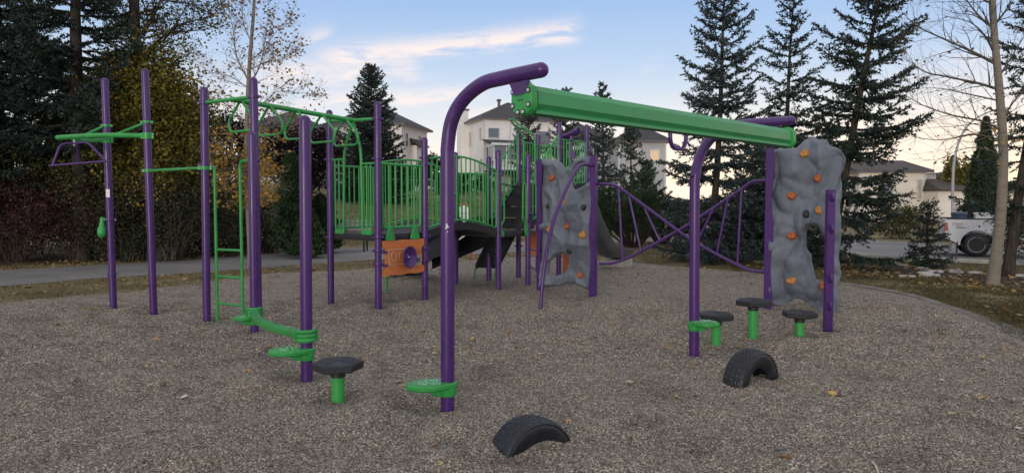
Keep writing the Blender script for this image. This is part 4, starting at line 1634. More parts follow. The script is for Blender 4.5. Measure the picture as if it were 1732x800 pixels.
zt_l, zb_l = at(866, 270, 12.4).z, at(866, 489, 12.4).z
edge_plate(WL, zb_l, zt_l, 1, t1, n1_, wall1, 0.07)
zt_r = at(866, 264, 11.78).z
edge_plate(WR, -0.1, zt_r, -1, t1, n1_, wall1, 0.075, deep=0.07)

VL = Vector((XY(1301, 10.38), 10.38, 0))
VR = Vector((XY(1418, 9.78), 9.78, 0))
o2 = [(1300, 258), (1308, 253), (1332, 248), (1346, 253), (1359, 238), (1374, 231), (1385, 237), (1396, 235), (1402, 246), (1418, 251), (1429, 266), (1426, 286), (1420, 296), (1423, 325), (1419, 347), (1422, 395),
      (1417, 438), (1421, 465), (1416, 482), (1420, 508), (1413, 530), (1394, 532), (1385, 524), (1366, 513), (1350, 503), (1341, 507), (1324, 517), (1304, 517), (1300, 510)]
h2 = [[(1361, 408), (1363, 390), (1372, 382), (1386, 384), (1396, 404), (1398, 440), (1394, 465), (1387, 480), (1379, 473), (1373, 452), (1370, 430), (1363, 421)]]
wall2, t2, n2_, surf2 = rock_wall(VL, VR, o2, h2, relief2, 0.06, 'rugged grey rock climbing wall at the right end by the step pods')
for u, v, m_, w_, h_, r_ in ((1363, 261, HY, .15, .12, .4), (1384, 302, HO, .11, .13, -.3), (1341, 331, HO, .15, .12, -.5), (1389, 356, HY, .10, .14, .3), (1367, 362, HB, .10, .13, .3),
                             (1340, 399, HO, .15, .12, .3), (1341, 474, HY, .17, .12, .1), (1392, 483, HO, .10, .15, 0)):
    hold(wall2, surf2(u, v), t2, n2_, m_, w_ * 0.86, h_ * 0.86, r_)
edge_plate(VL - t2 * 0.02, -0.1, at(866, 252, 10.38).z, 1, t2, n2_, wall2, 0.085)

# pegged purple climbing post in front of the right wall
m_ = MB()
cpf, cpt = G(1400, 558), at(1405, 321, G(1400, 558).y)
lo = cpf - Z1 * 0.2
m_.bar(lo, cpt, 0.095, 0.07, up=(0, 1, 0))
cpo = m_.build('peg_post', M_purple, ps)
for i, fz in enumerate((0.95, 0.72, 0.36, 0.16)):
    p = lo.lerp(cpt, 0.1 + 0.88 * fz) + Vector((0.01, -0.03, 0))
    MB().tube(fillet([p, p + Vector((-0.012, -0.05, 0.01)), p + Vector((-0.02, -0.055, 0.075))], 0.03), [0.022] * 6 + [0.018] * 3, 10, dome=2).build('peg', M_purple, cpo)
for fz in (0.83, 0.55, 0.30):
    p = lo.lerp(cpt, fz) + Vector((0.048, -0.01, 0))
    MB().lathe([(0.009, 0), (0.009, 0.004), (0.0001, 0.008)], p, (1, 0, 0), 8).build('bolt', M_steel, cpo)

# curved pole in front of the first wall
cf = G(914, 524)
pts = [cf - Z1 * 0.2, cf, at(921, 450, 10.45), at(935, 378, 10.6), at(955, 326, 10.9), at(972, 292, 11.25), at(984, 279, 11.45), at(1003, 280, 11.7)]
pts = [Vector(p) for p in catmull([tuple(p) for p in pts], 6)]
MB().tube(pts, 0.028, 14).build('bent_pole', M_purple, ps)

# crossed climber between the walls
yl, yr = 11.74, 10.40


def xpt(u, v, d=0.0):
    t = (u - 1017) / (1292 - 1017)
    Y = yl + (yr - yl) * t
    return at(u, v, Y + d)


xm = MB()
up1 = fillet([xpt(1014, 311), xpt(1040, 312), xpt(1068, 332, -.03), xpt(1165, 404, -.06), xpt(1215, 432, -.06), xpt(1268, 458, -.03), xpt(1296, 460)], 0.25, 6)
up2 = fillet([xpt(1014, 446), xpt(1035, 446), xpt(1062, 437, .03), xpt(1118, 407, .04), xpt(1165, 380, .04), xpt(1258, 318, .03), xpt(1272, 307), xpt(1298, 305)], 0.25, 6)
xo = xm.tube(up1, 0.024, 12).tube(up2, 0.024, 12).build('crossed_climber', M_purple, ps)
for (a, b2) in (((1046, 316), (1053, 440)), ((1063, 328), (1084, 425)), ((1087, 346), (1116, 408)), ((1254, 321), (1247, 448)), ((1231, 336), (1212, 430)), ((1207, 352), (1178, 412))):
    MB().tube([xpt(*a), xpt(*b2)], 0.019, 10).build('rung', M_purple, xo)

# ------------------------------------------------------------------ track ride on two bent arms
A1, A2 = G(757, 693), G(1174, 597)
tk = thing('track_ride', 'green overhead track beam hung from two tall bent purple arms', 'track ride', (A1.x, A1.y, 0))
Yb1, Yb2 = 5.0, 8.0
B1, B2 = at(896, 170, Yb1), at(1327, 234, Yb2)
B2.z = B1.z = (B1.z + B2.z) / 2
T1, T2 = at(915, 119, 4.82), at(1338, 204, 8.15)
m_ = MB()
c1 = [A1 - Z1 * 0.25, A1, at(757, 300, A1.y), at(757, 252, A1.y), at(764, 205, A1.y - 0.02), at(783, 170, A1.y - 0.07), at(815, 143, A1.y - 0.20), at(850, 132.5, A1.y - 0.33), T1]
c1 = [Vector(p) for p in catmull([tuple(p) for p in c1], 7)]
arm1 = m_.tube(c1, 0.0525, 24, dome=6).build('arm', M_purple, tk)
m_ = MB()
c2 = [A2 - Z1 * 0.25, A2, at(1175, 330, A2.y), at(1176, 300, A2.y), at(1183, 268, A2.y + 0.05), at(1198, 240, A2.y + 0.13), at(1222, 220, A2.y + 0.25), at(1252, 211, A2.y + 0.40), T2]
c2 = [Vector(p) for p in catmull([tuple(p) for p in c2], 7)]
arm2 = m_.tube(c2, 0.0525, 24, dome=6).build('arm', M_purple, tk)
# chipped paint and a pale joint ring on the near arm
for (u, v, w_, h_) in ((755.5, 381, 0.014, 0.03), (757, 384, 0.02, 0.018), (754, 386, 0.010, 0.016), (757, 392, 0.009, 0.009)):
    p = at(u, v, A1.y - 0.0518)
    MB().prism([(-w_ / 2, -h_ * .3), (-w_ * .1, -h_ / 2), (w_ / 2, -h_ * .1), (w_ * .2, h_ / 2), (-w_ * .4, h_ * .35)], p, (1, 0, 0), (0, 0, 1), 0.002).build('paint_chip', M_white, arm1)
bx = (B2 - B1).normalized()
by = Vector((-bx.y, bx.x, 0)).normalized()          # across the beam, away from the viewer
if by.y < 0:
    by = -by
# beam section: flat sided tube with a lip and a channel below
sec = [(-0.045, 0.095), (0.045, 0.095), (0.078, 0.055), (0.078, -0.03), (0.05, -0.062), (0.062, -0.075), (0.062, -0.095), (0.02, -0.095), (0.02, -0.05), (-0.02, -0.05), (-0.02, -0.095), (-0.062, -0.095), (-0.062, -0.075), (-0.05, -0.062), (-0.078, -0.03), (-0.078, 0.055)]
vs, fs = [], []
ns_ = len(sec)
for e in (B1, B2):
    for a, b2 in sec:
        vs.append(e + by * a + Z1 * b2)
for k in range(ns_):
    k2 = (k + 1) % ns_
    fs.append((k, k2, ns_ + k2, ns_ + k))
fs += [tuple(range(ns_ - 1, -1, -1)), tuple(range(ns_, 2 * ns_))]
m_ = MB()
m_.add(vs, fs)
beam = m_.build('track_beam', M_beam, tk, angle=20)
plate = [(-0.03, 0.125), (0.03, 0.125), (0.055, 0.10), (0.085, 0.085), (0.095, 0.06), (0.098, -0.045), (0.085, -0.075), (0.06, -0.10), (0.03, -0.112), (-0.03, -0.112), (-0.06, -0.10), (-0.085, -0.075), (-0.098, -0.045), (-0.095, 0.06), (-0.085, 0.085), (-0.055, 0.10)]
for e, s in ((B1, -1), (B2, 1)):
    q = e + bx * s * 0.055
    m_ = MB()
    m_.prism(plate, q - bx * 0.04, by, Z1, 0.08, 0.012)
    po_ = m_.build('end_plate', M_green, beam)
    for (a, b2) in ((0.022, 0.098), (0.074, 0.052), (0.074, -0.045), (0.025, -0.09), (-0.025, -0.09), (-0.074, -0.045), (-0.074, 0.052)):
        bb_ = MB()
        bb_.lathe([(0.017, 0.0), (0.019, 0.003), (0.016, 0.004), (0.0001, 0.004)], q + bx * s * 0.04 + by * a + Z1 * b2, bx * s, 12)
        bb_.build('bolt_recess', M_rubber_dark, po_) if False else None
        MB().lathe([(0.021, -0.002), (0.021, 0.002), (0.0001, 0.002)], q + bx * s * 0.04 + by * a + Z1 * b2, bx * s, 12).build('bolt_recess', M_rubber_dark, beam)
        MB().lathe([(0.012, -0.002), (0.012, 0.006), (0.006, 0.010), (0.0001, 0.010)], q + bx * s * 0.04 + by * a + Z1 * b2, bx * s, 12).build('bolt', M_steel, beam)
    for (a, b2) in ((0.014, -0.008), (-0.014, -0.008)):
        MB().lathe([(0.007, -0.002), (0.007, 0.002), (0.0001, 0.002)], q + bx * s * 0.041 + by * a + Z1 * b2, bx * s, 8).build('hole', M_rubber_dark, beam)
# hanger plates between arm and beam
for e, T, ar, s in ((B1, T1, arm1, 1), (B2, T2, arm2, -1)):
    h_ = MB()
    base = e + bx * s * 0.09 + Z1 * 0.10
    topc = Vector((base.x, base.y, 0))
    # nearest point of the arm above
    cc = c1 if s == 1 else c2
    best = min(cc, key=lambda p: (Vector((p.x, p.y, 0)) - topc).length + (5 if p.z < 2.2 else 0))
    a = best - Z1 * 0.03
    dv = ((T - (c1 if s == 1 else c2)[-8]) * Vector((1, 1, 0))).normalized() if False else (T - cc[-6]).normalized()
    h_.prism([(-0.10, 0.0), (0.10, 0.0), (0.045, -0.11), (-0.045, -0.11)], a - by * 0.006, dv, Z1, 0.012)
    h_.bar(a - Z1 * 0.07, base - Z1 * 0.01, 0.05, 0.012, up=bx)
    h_.build('hanger_plate', M_purple, ar)
# trolley handle under the beam
tt = 0.466
hc = B1.lerp(B2, tt) - Z1 * 0.10
e = bx
pts = [hc - e * 0.135 + Z1 * 0.03, hc - e * 0.13 - Z1 * 0.08, hc - e * 0.075 - Z1 * 0.135, hc + e * 0.075 - Z1 * 0.135, hc + e * 0.13 - Z1 * 0.08, hc + e * 0.135 + Z1 * 0.03]
th_ = MB().tube(fillet(pts, [0, 0.06, 0.04, 0.04, 0.06, 0]), 0.019, 12).build('trolley_handle', M_purple, tk)
MB().bar(hc - e * 0.15 + Z1 * 0.02, hc + e * 0.15 + Z1 * 0.02, 0.035, 0.03).build('trolley', M_rubber_dark, th_)


def step_pad(parent, p, d, z, L=0.36, W=0.26, sc=1.0):
    """kidney shaped green foot pad clamped to a post at p, reaching out along d"""
    d = Vector(d).normalized()
    s = Vector((-d.y, d.x, 0))
    out = []
    for k in range(28):
        a = 2 * math.pi * k / 28
        x = 0.5 * L * math.cos(a) + L * 0.30
        w_ = W * 0.5 * (0.86 + 0.22 * math.cos(a) - 0.10 * math.cos(2 * a))
        out.append((x * sc, w_ * math.sin(a) * sc))
    o = Vector((p.x, p.y, z - 0.045))
    m_ = MB()
    m_.prism(out, o, d, s, 0.045, 0.011)
    inn = [(x * 0.86 + 0.01, y * 0.82) for x, y in out]
    m_.prism(inn, o + Z1 * 0.02, d, s, 0.030, 0.004)
    pad = m_.build('foot_pad', M_green, parent)
    cl = MB()
    cl.lathe([(0.052, -0.075), (0.066, -0.075), (0.068, -0.068), (0.068, 0.0), (0.052, 0.0)], Vector((p.x, p.y, z - 0.03)), (0, 0, 1), 20)
    cl.prism([(0.04, 0.0), (L * 0.55 * sc, 0.0), (L * 0.5 * sc, -0.015), (0.14, -0.03), (0.11, -0.055), (0.05, -0.07)], Vector((p.x, p.y, z - 0.04)) - s * 0.03, d, Z1, -0.06)
    cl.build('pad_clamp', M_green, pad)
    nb = MB()
    rr = random.Random(5)
    inn2 = [(a * 0.93, b2 * 0.9) for a, b2 in inn]
    for i in range(150):
        xx, yy = rr.uniform(-0.2, L), rr.uniform(-W / 2, W / 2)
        if inpoly(np.array([xx]), np.array([yy]), inn2)[0] and Vector((xx, yy)).length > 0.062:
            q = o + d * xx + s * yy + Z1 * 0.051
            w_ = Vector((rr.uniform(-1, 1), rr.uniform(-1, 1), 0)).normalized()
            nb.bar(q - w_ * 0.007, q + w_ * 0.007, 0.007, 0.006)
    nb.build('grip_nubs', M_nub, pad, kind='stuff')
    return pad


step_pad(tk, A1, (-1, -0.25, 0), at(730, 645, A1.y).z, 0.395, 0.27)
step_pad(tk, A2, (0.85, -0.55, 0), at(1195, 542, A2.y).z, 0.33, 0.25)

# ------------------------------------------------------------------ balance beam between two posts
Q5, Q6 = G(431, 562), G(519, 647)
bb = thing('balance_beam', 'low green curved balance beam clamped between two purple posts', 'balance beam', (Q6.x, Q6.y, 0))
for (f_, ut, vt) in ((Q5, 426.5, 224), (Q6, 515.5, 197)):
    t_ = at(ut, vt, f_.y)
    MB().tube([f_ - Z1 * 0.25, f_, f_.lerp(t_, 0.5), t_ - Z1 * PR * 0.8], PR, 20, dome=5).build('post', M_purple, bb)
z5, z6 = at(866, 527, Q5.y).z, at(866, 567, Q6.y).z
bdv = (Q6 - Q5).normalized()
bsd = Vector((-bdv.y, bdv.x, 0))
pts = []
for i in range(17):
    t = i / 16
    p = Q5.lerp(Q6, t) + bsd * 0.14 * math.sin(math.pi * t * 1.0) * -1.0 * (1 if t < 2 else 0)
    p = p + Z1 * (z5 + (z6 - z5) * t + 0.005)
    pts.append(p)
vs, fs = [], []
for i, p in enumerate(pts):
    tg = (pts[min(i + 1, 16)] - pts[max(i - 1, 0)]).normalized()
    s = Vector((-tg.y, tg.x, 0)).normalized()
    for (a, b2) in ((-0.05, 0.0), (-0.045, 0.022), (-0.03, 0.028), (0.03, 0.028), (0.045, 0.022), (0.05, 0.0), (0.03, -0.045), (-0.03, -0.045)):
        vs.append(p + s * a + Z1 * b2)
for i in range(16):
    for k in range(8):
        k2 = (k + 1) % 8
        fs.append((i * 8 + k, i * 8 + k2, (i + 1) * 8 + k2, (i + 1) * 8 + k))
fs += [tuple(range(7, -1, -1)), tuple(range(128, 136))]
m_ = MB()
m_.add(vs, fs)
m_.build('beam', M_green, bb)
for f_, z_ in ((Q5, z5), (Q6, z6)):
    m_ = MB()
    m_.lathe([(0.051, -0.055), (0.078, -0.055), (0.086, -0.04), (0.076, -0.018), (0.084, 0.0), (0.076, 0.018), (0.086, 0.04), (0.078, 0.055), (0.051, 0.055)], f_ + Z1 * z_, (0, 0, 1), 22)
    for k in range(2):
        d_ = bsd if k else -bsd
        m_.box(f_ + Z1 * z_ + d_ * 0.088, (0.03, 0.022, 0.09), (d_, bdv, Z1))
    m_.build('beam_clamp', M_green, bb)
step_pad(bb, Q5, (-0.9, -0.3, 0), at(418, 534, Q5.y).z, 0.31, 0.25)
step_pad(bb, Q6, (-0.95, -0.35, 0), at(500, 588, Q6.y).z, 0.40, 0.28)


# ------------------------------------------------------------------ step pods
M_rib = paint('worn_rib_plastic', (0.055, 0.06, 0.072), 0.5, dirt=0.1)


def pod(u, v, ztop, wide, yaw, label):
    f_ = G(u, v)
    o = thing('step_pod', label, 'step pod', (f_.x, f_.y, 0), 0, 'step pods on green stems')
    MB().tube([f_ - Z1 * 0.2, f_ + Z1 * (ztop - 0.08)], 0.052, 22).build('stem', M_pipe, o)
    r_ = wide / 2
    hexa = [(r_ * math.cos(yaw + k * math.pi / 3), r_ * math.sin(yaw + k * math.pi / 3)) for k in range(6)]
    m_ = MB()
    m_.lathe([(0.052, -0.125), (0.060, -0.12), (0.060, -0.085), (0.072, -0.07), (r_ * 0.55, -0.058)], f_ + Z1 * ztop, (0, 0, 1), 22)
    m_.prism(hexa, f_ + Z1 * (ztop - 0.062), (1, 0, 0), (0, 1, 0), 0.062, 0.008)
    t_ = m_.build('pod_top', M_black, o)
    g = MB()
    # six sectors of raised grip bars
    for k in range(6):
        a0, a1 = yaw + k * math.pi / 3, yaw + (k + 1) * math.pi / 3
        v0, v1 = Vector((math.cos(a0), math.sin(a0), 0)), Vector((math.cos(a1), math.sin(a1), 0))
        nb_ = 7
        for i in range(nb_):
            q = r_ * (0.18 + 0.70 * i / (nb_ - 1))
            if k % 2:
                p0, p1 = v0 * q, v1 * q
                p0, p1 = p0.lerp(p1, 0.06), p1.lerp(p0, 0.06)
            else:
                # bars running outwards
                tt_ = 0.1 + 0.8 * i / (nb_ - 1)
                e = v0.lerp(v1, tt_)
                mid = (v0 + v1).normalized()
                p1 = e * r_ * 0.90
                L_ = r_ * 0.70 * (1 - abs(tt_ - 0.5) * 1.4)
                p0 = p1 - mid * L_
            g.bar(f_ + p0 + Z1 * (ztop + 0.002), f_ + p1 + Z1 * (ztop + 0.002), 0.008, 0.007)
    g.build('grip_ribs', M_rib, t_, kind='stuff')
    return o


def podz(u, v, vtop):
    return at(u, vtop, G(u, v).y).z


pod(572, 677, podz(572, 677, 611), 0.41, 0.25, 'black hexagonal step pod on a green stem by the left balance beam post')
pod(1211, 585, podz(1211, 585, 530), 0.40, 0.35, 'black hexagonal step pod behind the green foot pad of the far arm')
pod(1273, 572, podz(1273, 572, 507), 0.42, 0.05, 'tallest black hexagonal step pod, in front of the right rock wall edge')
pod(1352, 570, podz(1352, 570, 527), 0.40, 0.45, 'short black hexagonal step pod beside the pegged purple post')


# ------------------------------------------------------------------ half buried tyres
def tyre(c, chord, R_, W_, sink, bead, label):
    ax = Vector((chord[1], -chord[0], 0)).normalized()
    o = thing('half_tyre', label, 'tyre', (c.x, c.y, 0), 0, 'tyres half buried in the gravel')
    e1 = Vector((chord[0], chord[1], 0)).normalized()
    ctr = Vector((c.x, c.y, -sink))
    NT_, vs, fs = 220, [], []
    prof = []
    nw = 22
    # across the tread then round both side walls to the bead
    for i in range(nw + 1):
        a = -1 + 2 * i / nw
        prof.append(('t', a * W_ * 0.37, R_ - 0.010 * abs(a) ** 3))
    right_ = [(0.42, 0.968), (0.50, 0.93), (0.55, 0.84), (0.55, 0.74), (0.51, 0.62), (0.44, bead + 0.05), (0.38, bead)]
    side = [('s', W_ * a, R_ * b2) for a, b2 in right_]
    inner = [('s', W_ * 0.33, R_ * (bead + 0.02)), ('s', W_ * 0.42, R_ * 0.70), ('s', W_ * 0.36, R_ * 0.90), ('s', 0, R_ * 0.93)]
    full = prof + side + inner + [('s', -a, b2) for _, a, b2 in inner[-2::-1]] + [('s', -a, b2) for _, a, b2 in side[::-1]]
    M_ = len(full)
    for k in range(NT_):
        th = 2 * math.pi * k / NT_
        for kind, a, r_ in full:
            rr = r_
            if kind == 't':
                zig = 0.006 * abs(((k % 6) / 6.0) * 4 - 2) - 0.006
                for gpos in (-0.24, -0.08, 0.08, 0.24):
                    if abs(a + zig * 2.0 - gpos * W_) < 0.0052:
                        rr -= 0.007
                if abs(a) > 0.345 * W_ and (k % 6) < 2:
                    rr -= 0.004
            vs.append(ctr + ax * a + (e1 * math.cos(th) + Z1 * math.sin(th)) * rr)
    for k in range(NT_):
        k2 = (k + 1) % NT_
        for i in range(M_):
            i2 = (i + 1) % M_
            fs.append((k * M_ + i, k * M_ + i2, k2 * M_ + i2, k2 * M_ + i))
    m_ = MB()
    m_.add(vs, fs)
    m_.build('casing', M_tyre, o, angle=45)
    for s in (-1, 1):
        rg = MB()
        rg.tube([ctr + ax * s * W_ * 0.515 + (e1 * math.cos(a) + Z1 * math.sin(a)) * R_ * 0.925 for a in [2 * math.pi * k / 72 for k in range(73)]], 0.006, 6, cap=False)
        rg.build('wall_rib', M_tyre, o)
    return o


tyre(G(898, 752), (0.84, 0.54), 0.285, 0.21, 0.098, 0.43, 'black half tyre nearest the viewer, low in the gravel below the tall arm')
tyre(G(1270, 647), (0.76, 0.65), 0.312, 0.185, 0.016, 0.50, 'black half tyre standing higher, in front of the step pods at right')

# ------------------------------------------------------------------ fallen leaves on the gravel
def leaf_mesh(seed, mat):
    r = random.Random(seed)
    vs, fs = [], []
    nl = 6
    curl = r.uniform(0.3, 1.3)
    tw = r.uniform(-0.5, 0.5)
    for i in range(nl + 1):
        t = i / nl
        w_ = 0.40 * math.sin(math.pi * min(1, t * 0.94 + 0.05)) ** 0.7 * (1.15 - 0.6 * t)
        for j in (-1, 0, 1):
            x = t - 0.5
            y = j * w_ * (1 + r.uniform(-0.12, 0.12))
            z = abs(j) * w_ * curl * 0.55 + 0.22 * curl * (t - 0.5) ** 2 * 2 + j * tw * 0.2 * t
            vs.append((x, y, z))
    for i in range(nl):
        for j in range(2):
            q = i * 3 + j
            fs.append((q, q + 1, q + 4, q + 3))
    st = len(vs)
    vs += [(-0.5, 0.012, 0.1), (-0.5, -0.012, 0.1), (-0.78, 0, 0.02)]
    fs.append((st, st + 1, st + 2))
    me_ = bpy.data.meshes.new('fallen_leaf')
    me_.from_pydata(vs, [], fs)
    me_.polygons.foreach_set('use_smooth', [True] * len(fs))
    me_.materials.append(mat)
    return me_


def leafpaint(name, a, b_):
    m, w, bs = newmat(name)
    n1 = w.n('ShaderNodeTexNoise', ins={'Vector': objco(w), 'Scale': 4.0, 'Detail': 4.0})
    w.put(bs.inputs['Base Color'], w.ramp(n1.outputs[0], [(0.35, a), (0.65, b_)]))
    bs.inputs['Roughness'].default_value = 0.7
    return m


LM = {'y': leafpaint('leaf_yellow', (0.42, 0.26, 0.07), (0.58, 0.38, 0.14)), 't': leafpaint('leaf_tan', (0.36, 0.26, 0.17), (0.5, 0.39, 0.28)),
      'p': leafpaint('leaf_pale', (0.5, 0.45, 0.36), (0.66, 0.6, 0.5)), 'o': leafpaint('leaf_amber', (0.33, 0.16, 0.05), (0.45, 0.25, 0.09)),
      'd': leafpaint('leaf_dark', (0.012, 0.010, 0.009), (0.03, 0.022, 0.018))}
LW = {'y': 'dry yellow leaf lying on the gravel', 't': 'dry tan leaf curled on the gravel', 'p': 'pale bleached leaf curled on the gravel',
      'o': 'amber brown leaf lying on the gravel', 'd': 'small blackened leaf lying on the gravel'}
LG = {'y': 'yellow leaves on the gravel', 't': 'tan leaves on the gravel', 'p': 'pale leaves on the gravel', 'o': 'amber leaves on the gravel', 'd': 'blackened leaves on the gravel'}
LEAVES = [(1409, 666, 'y', 20), (1420, 669, 't', 17), (1424, 643, 't', 13), (1065, 645, 't', 14), (1593, 643, 'p', 9), (1662, 605, 'y', 9), (1720, 582, 't', 9), (1575, 590, 'd', 9), (1663, 626, 'd', 10), (1662, 674, 'y', 15),
          (1613, 700, 't', 18), (1722, 725, 'p', 19), (1728, 735, 't', 15), (1658, 567, 'd', 7), (1700, 592, 'o', 9), (46, 615, 'p', 13), (168, 612, 'o', 14), (247, 620, 'y', 9), (238, 675, 't', 10), (311, 672, 'p', 14),
          (130, 642, 'd', 11), (183, 675, 't', 8), (388, 542, 't', 8), (481, 557, 'p', 13), (457, 585, 'o', 8), (421, 627, 'o', 9), (440, 600, 'd', 8), (468, 625, 'p', 7), (672, 647, 'p', 15), (554, 544, 'p', 8),
          (584, 505, 'p', 8), (594, 498, 'o', 6), (663, 510, 'y', 7), (799, 573, 'y', 8), (733, 587, 'y', 9), (734, 597, 't', 11), (704, 600, 't', 9), (917, 598, 't', 13), (931, 591, 't', 8), (861, 585, 't', 8), (930, 622, 't', 7),
          (955, 674, 't', 9), (737, 752, 'o', 14), (760, 763, 'o', 12), (797, 756, 'y', 9), (745, 786, 'y', 9), (962, 714, 'y', 14), (1144, 670, 'y', 9), (1177, 670, 'o', 11), (1385, 620, 'd', 8), (1297, 659, 'o', 9), (1203, 597, 't', 9),
          (1232, 541, 'y', 8), (1330, 775, 'o', 24), (1075, 716, 'y', 12), (1115, 633, 't', 12), (1485, 561, 'p', 8), (1100, 720, 'd', 9), (620, 600, 't', 6), (905, 560, 't', 8), (1045, 590, 'd', 6), (820, 640, 't', 8), (1530, 560, 'd', 6),
          (1500, 540, 't', 8), (1540, 527, 'y', 9), (1585, 535, 't', 9), (1460, 520, 'o', 7), (1120, 560, 't', 7), (1090, 525, 't', 6), (1020, 540, 'o', 6), (955, 520, 't', 10), (968, 522, 'y', 8), (640, 560, 't', 7), (250, 560, 'd', 6), (210, 527, 'o', 5)]
lm_pool = {k: [leaf_mesh(i * 7 + ord(k), LM[k]) for i in range(4)] for k in LM}
MARKS = [((757, 693), 'the tall near arm'), ((900, 757), 'the nearest half tyre'), ((1272, 645), 'the far half tyre'), ((572, 677), 'the left step pod'), ((1174, 597), 'the far arm'), ((1273, 572), 'the tallest step pod'),
         ((1352, 570), 'the short step pod'), ((1400, 558), 'the pegged post'), ((914, 524), 'the bent pole'), ((640, 523), 'the dashboard panel'), ((350, 542), 'the green ladder'), ((519, 647), 'the balance beam end'),
         ((260, 530), 'the second left post'), ((192, 520), 'the leftmost post'), ((1600, 520), 'the right kerb'), ((60, 505), 'the left grass edge'), ((1060, 445), 'the grey slide')]
MARKP = [(G(*q), n_) for q, n_ in MARKS]
WAYS = ['right of', 'behind and right of', 'behind', 'behind and left of', 'left of', 'in front and left of', 'in front of', 'in front and right of']
LK = {'y': 'dry yellow leaf', 't': 'dry tan leaf', 'p': 'pale bleached leaf', 'o': 'amber brown leaf', 'd': 'small blackened leaf'}
taken = {}
for i, (u, v, k, px) in enumerate(LEAVES):
    p = G(u, v)
    p.z = gzs(p.x, p.y) + 0.014
    p = G(u, v, p.z)
    o = bpy.data.objects.new('fallen_leaf', lm_pool[k][i % 4])
    scene.collection.objects.link(o)
    s = min(px * p.y / F, 0.13)
    o.scale = (s, s, s)
    o.location = p
    o.rotation_euler = (rng.uniform(-0.25, 0.25), rng.uniform(-0.25, 0.25), rng.uniform(0, 6.28))
    ds = sorted(((p.xy - q.xy).length, q, n_) for q, n_ in MARKP)
    lab = None
    for d_, q, n_ in ds[:4]:
        w_ = WAYS[int(round(math.atan2(p.y - q.y, p.x - q.x) / (math.pi / 4))) % 8]
        lab = '%s lying on the gravel %s %s' % (LK[k], w_, n_)
        if lab not in taken:
            break
    else:
        lab = '%s lying on the gravel far %s %s' % (LK[k], WAYS[int(round(math.atan2(p.y - ds[0][1].y, p.x - ds[0][1].x) / (math.pi / 4))) % 8], ds[0][2])
    taken[lab] = 1
    tag(o, lab, 'leaf', LG[k])
# a bleached stick by the lower right corner
p0, p1 = G(1475, 786), G(1486, 806)
st_ = MB().tube([p0 + Z1 * 0.02, p0.lerp(p1, 0.5) + Z1 * 0.035, p1 + Z1 * 0.02], [0.008, 0.007, 0.005], 7).build('stick', LM['p'])
tag(st_, 'short bleached stick lying at the bottom edge of the gravel', 'stick')

# ------------------------------------------------------------------ vegetation
def unit(a):
    return a / np.maximum(np.linalg.norm(a, axis=-1, keepdims=True), 1e-9)


def needle_mesh(name, P, Dn, L, W, mat, parent, r, off):
    """one slim triangle per needle tuft"""
    n = len(P)
    rnd = unit(r.normal(size=(n, 3)))
    S = unit(np.cross(Dn, rnd)) * W[:, None]
    v = np.empty((n, 3, 3), np.float32)
    v[:, 0] = P - S
    v[:, 1] = P + S
    v[:, 2] = P + Dn * L[:, None]
    v = v.reshape(-1, 3) - np.array(off, np.float32)
    return link(name, np_mesh(name, v, np.arange(3 * n).reshape(n, 3)), mat, parent)


def leaf_mesh_np(name, P, size, mat, parent, r, off, flat=0.3, aspect=0.7):
    """one folded diamond per leaf, random facing"""
    n = len(P)
    a = r.normal(size=(n, 3))
    a[:, 2] *= flat + 0.4
    a = unit(a)
    b2 = unit(np.cross(a, r.normal(size=(n, 3))))
    s = np.asarray(size)[:, None] if hasattr(size, '__len__') else np.full((n, 1), size)
    v = np.empty((n, 4, 3), np.float32)
    v[:, 0] = P - a * s * 0.5
    v[:, 1] = P + b2 * s * 0.5 * aspect
    v[:, 2] = P + a * s * 0.5
    v[:, 3] = P - b2 * s * 0.5 * aspect
    v = v.reshape(-1, 3) - np.array(off, np.float32)
    return link(name, np_mesh(name, v, np.arange(4 * n).reshape(n, 4)), mat, parent)


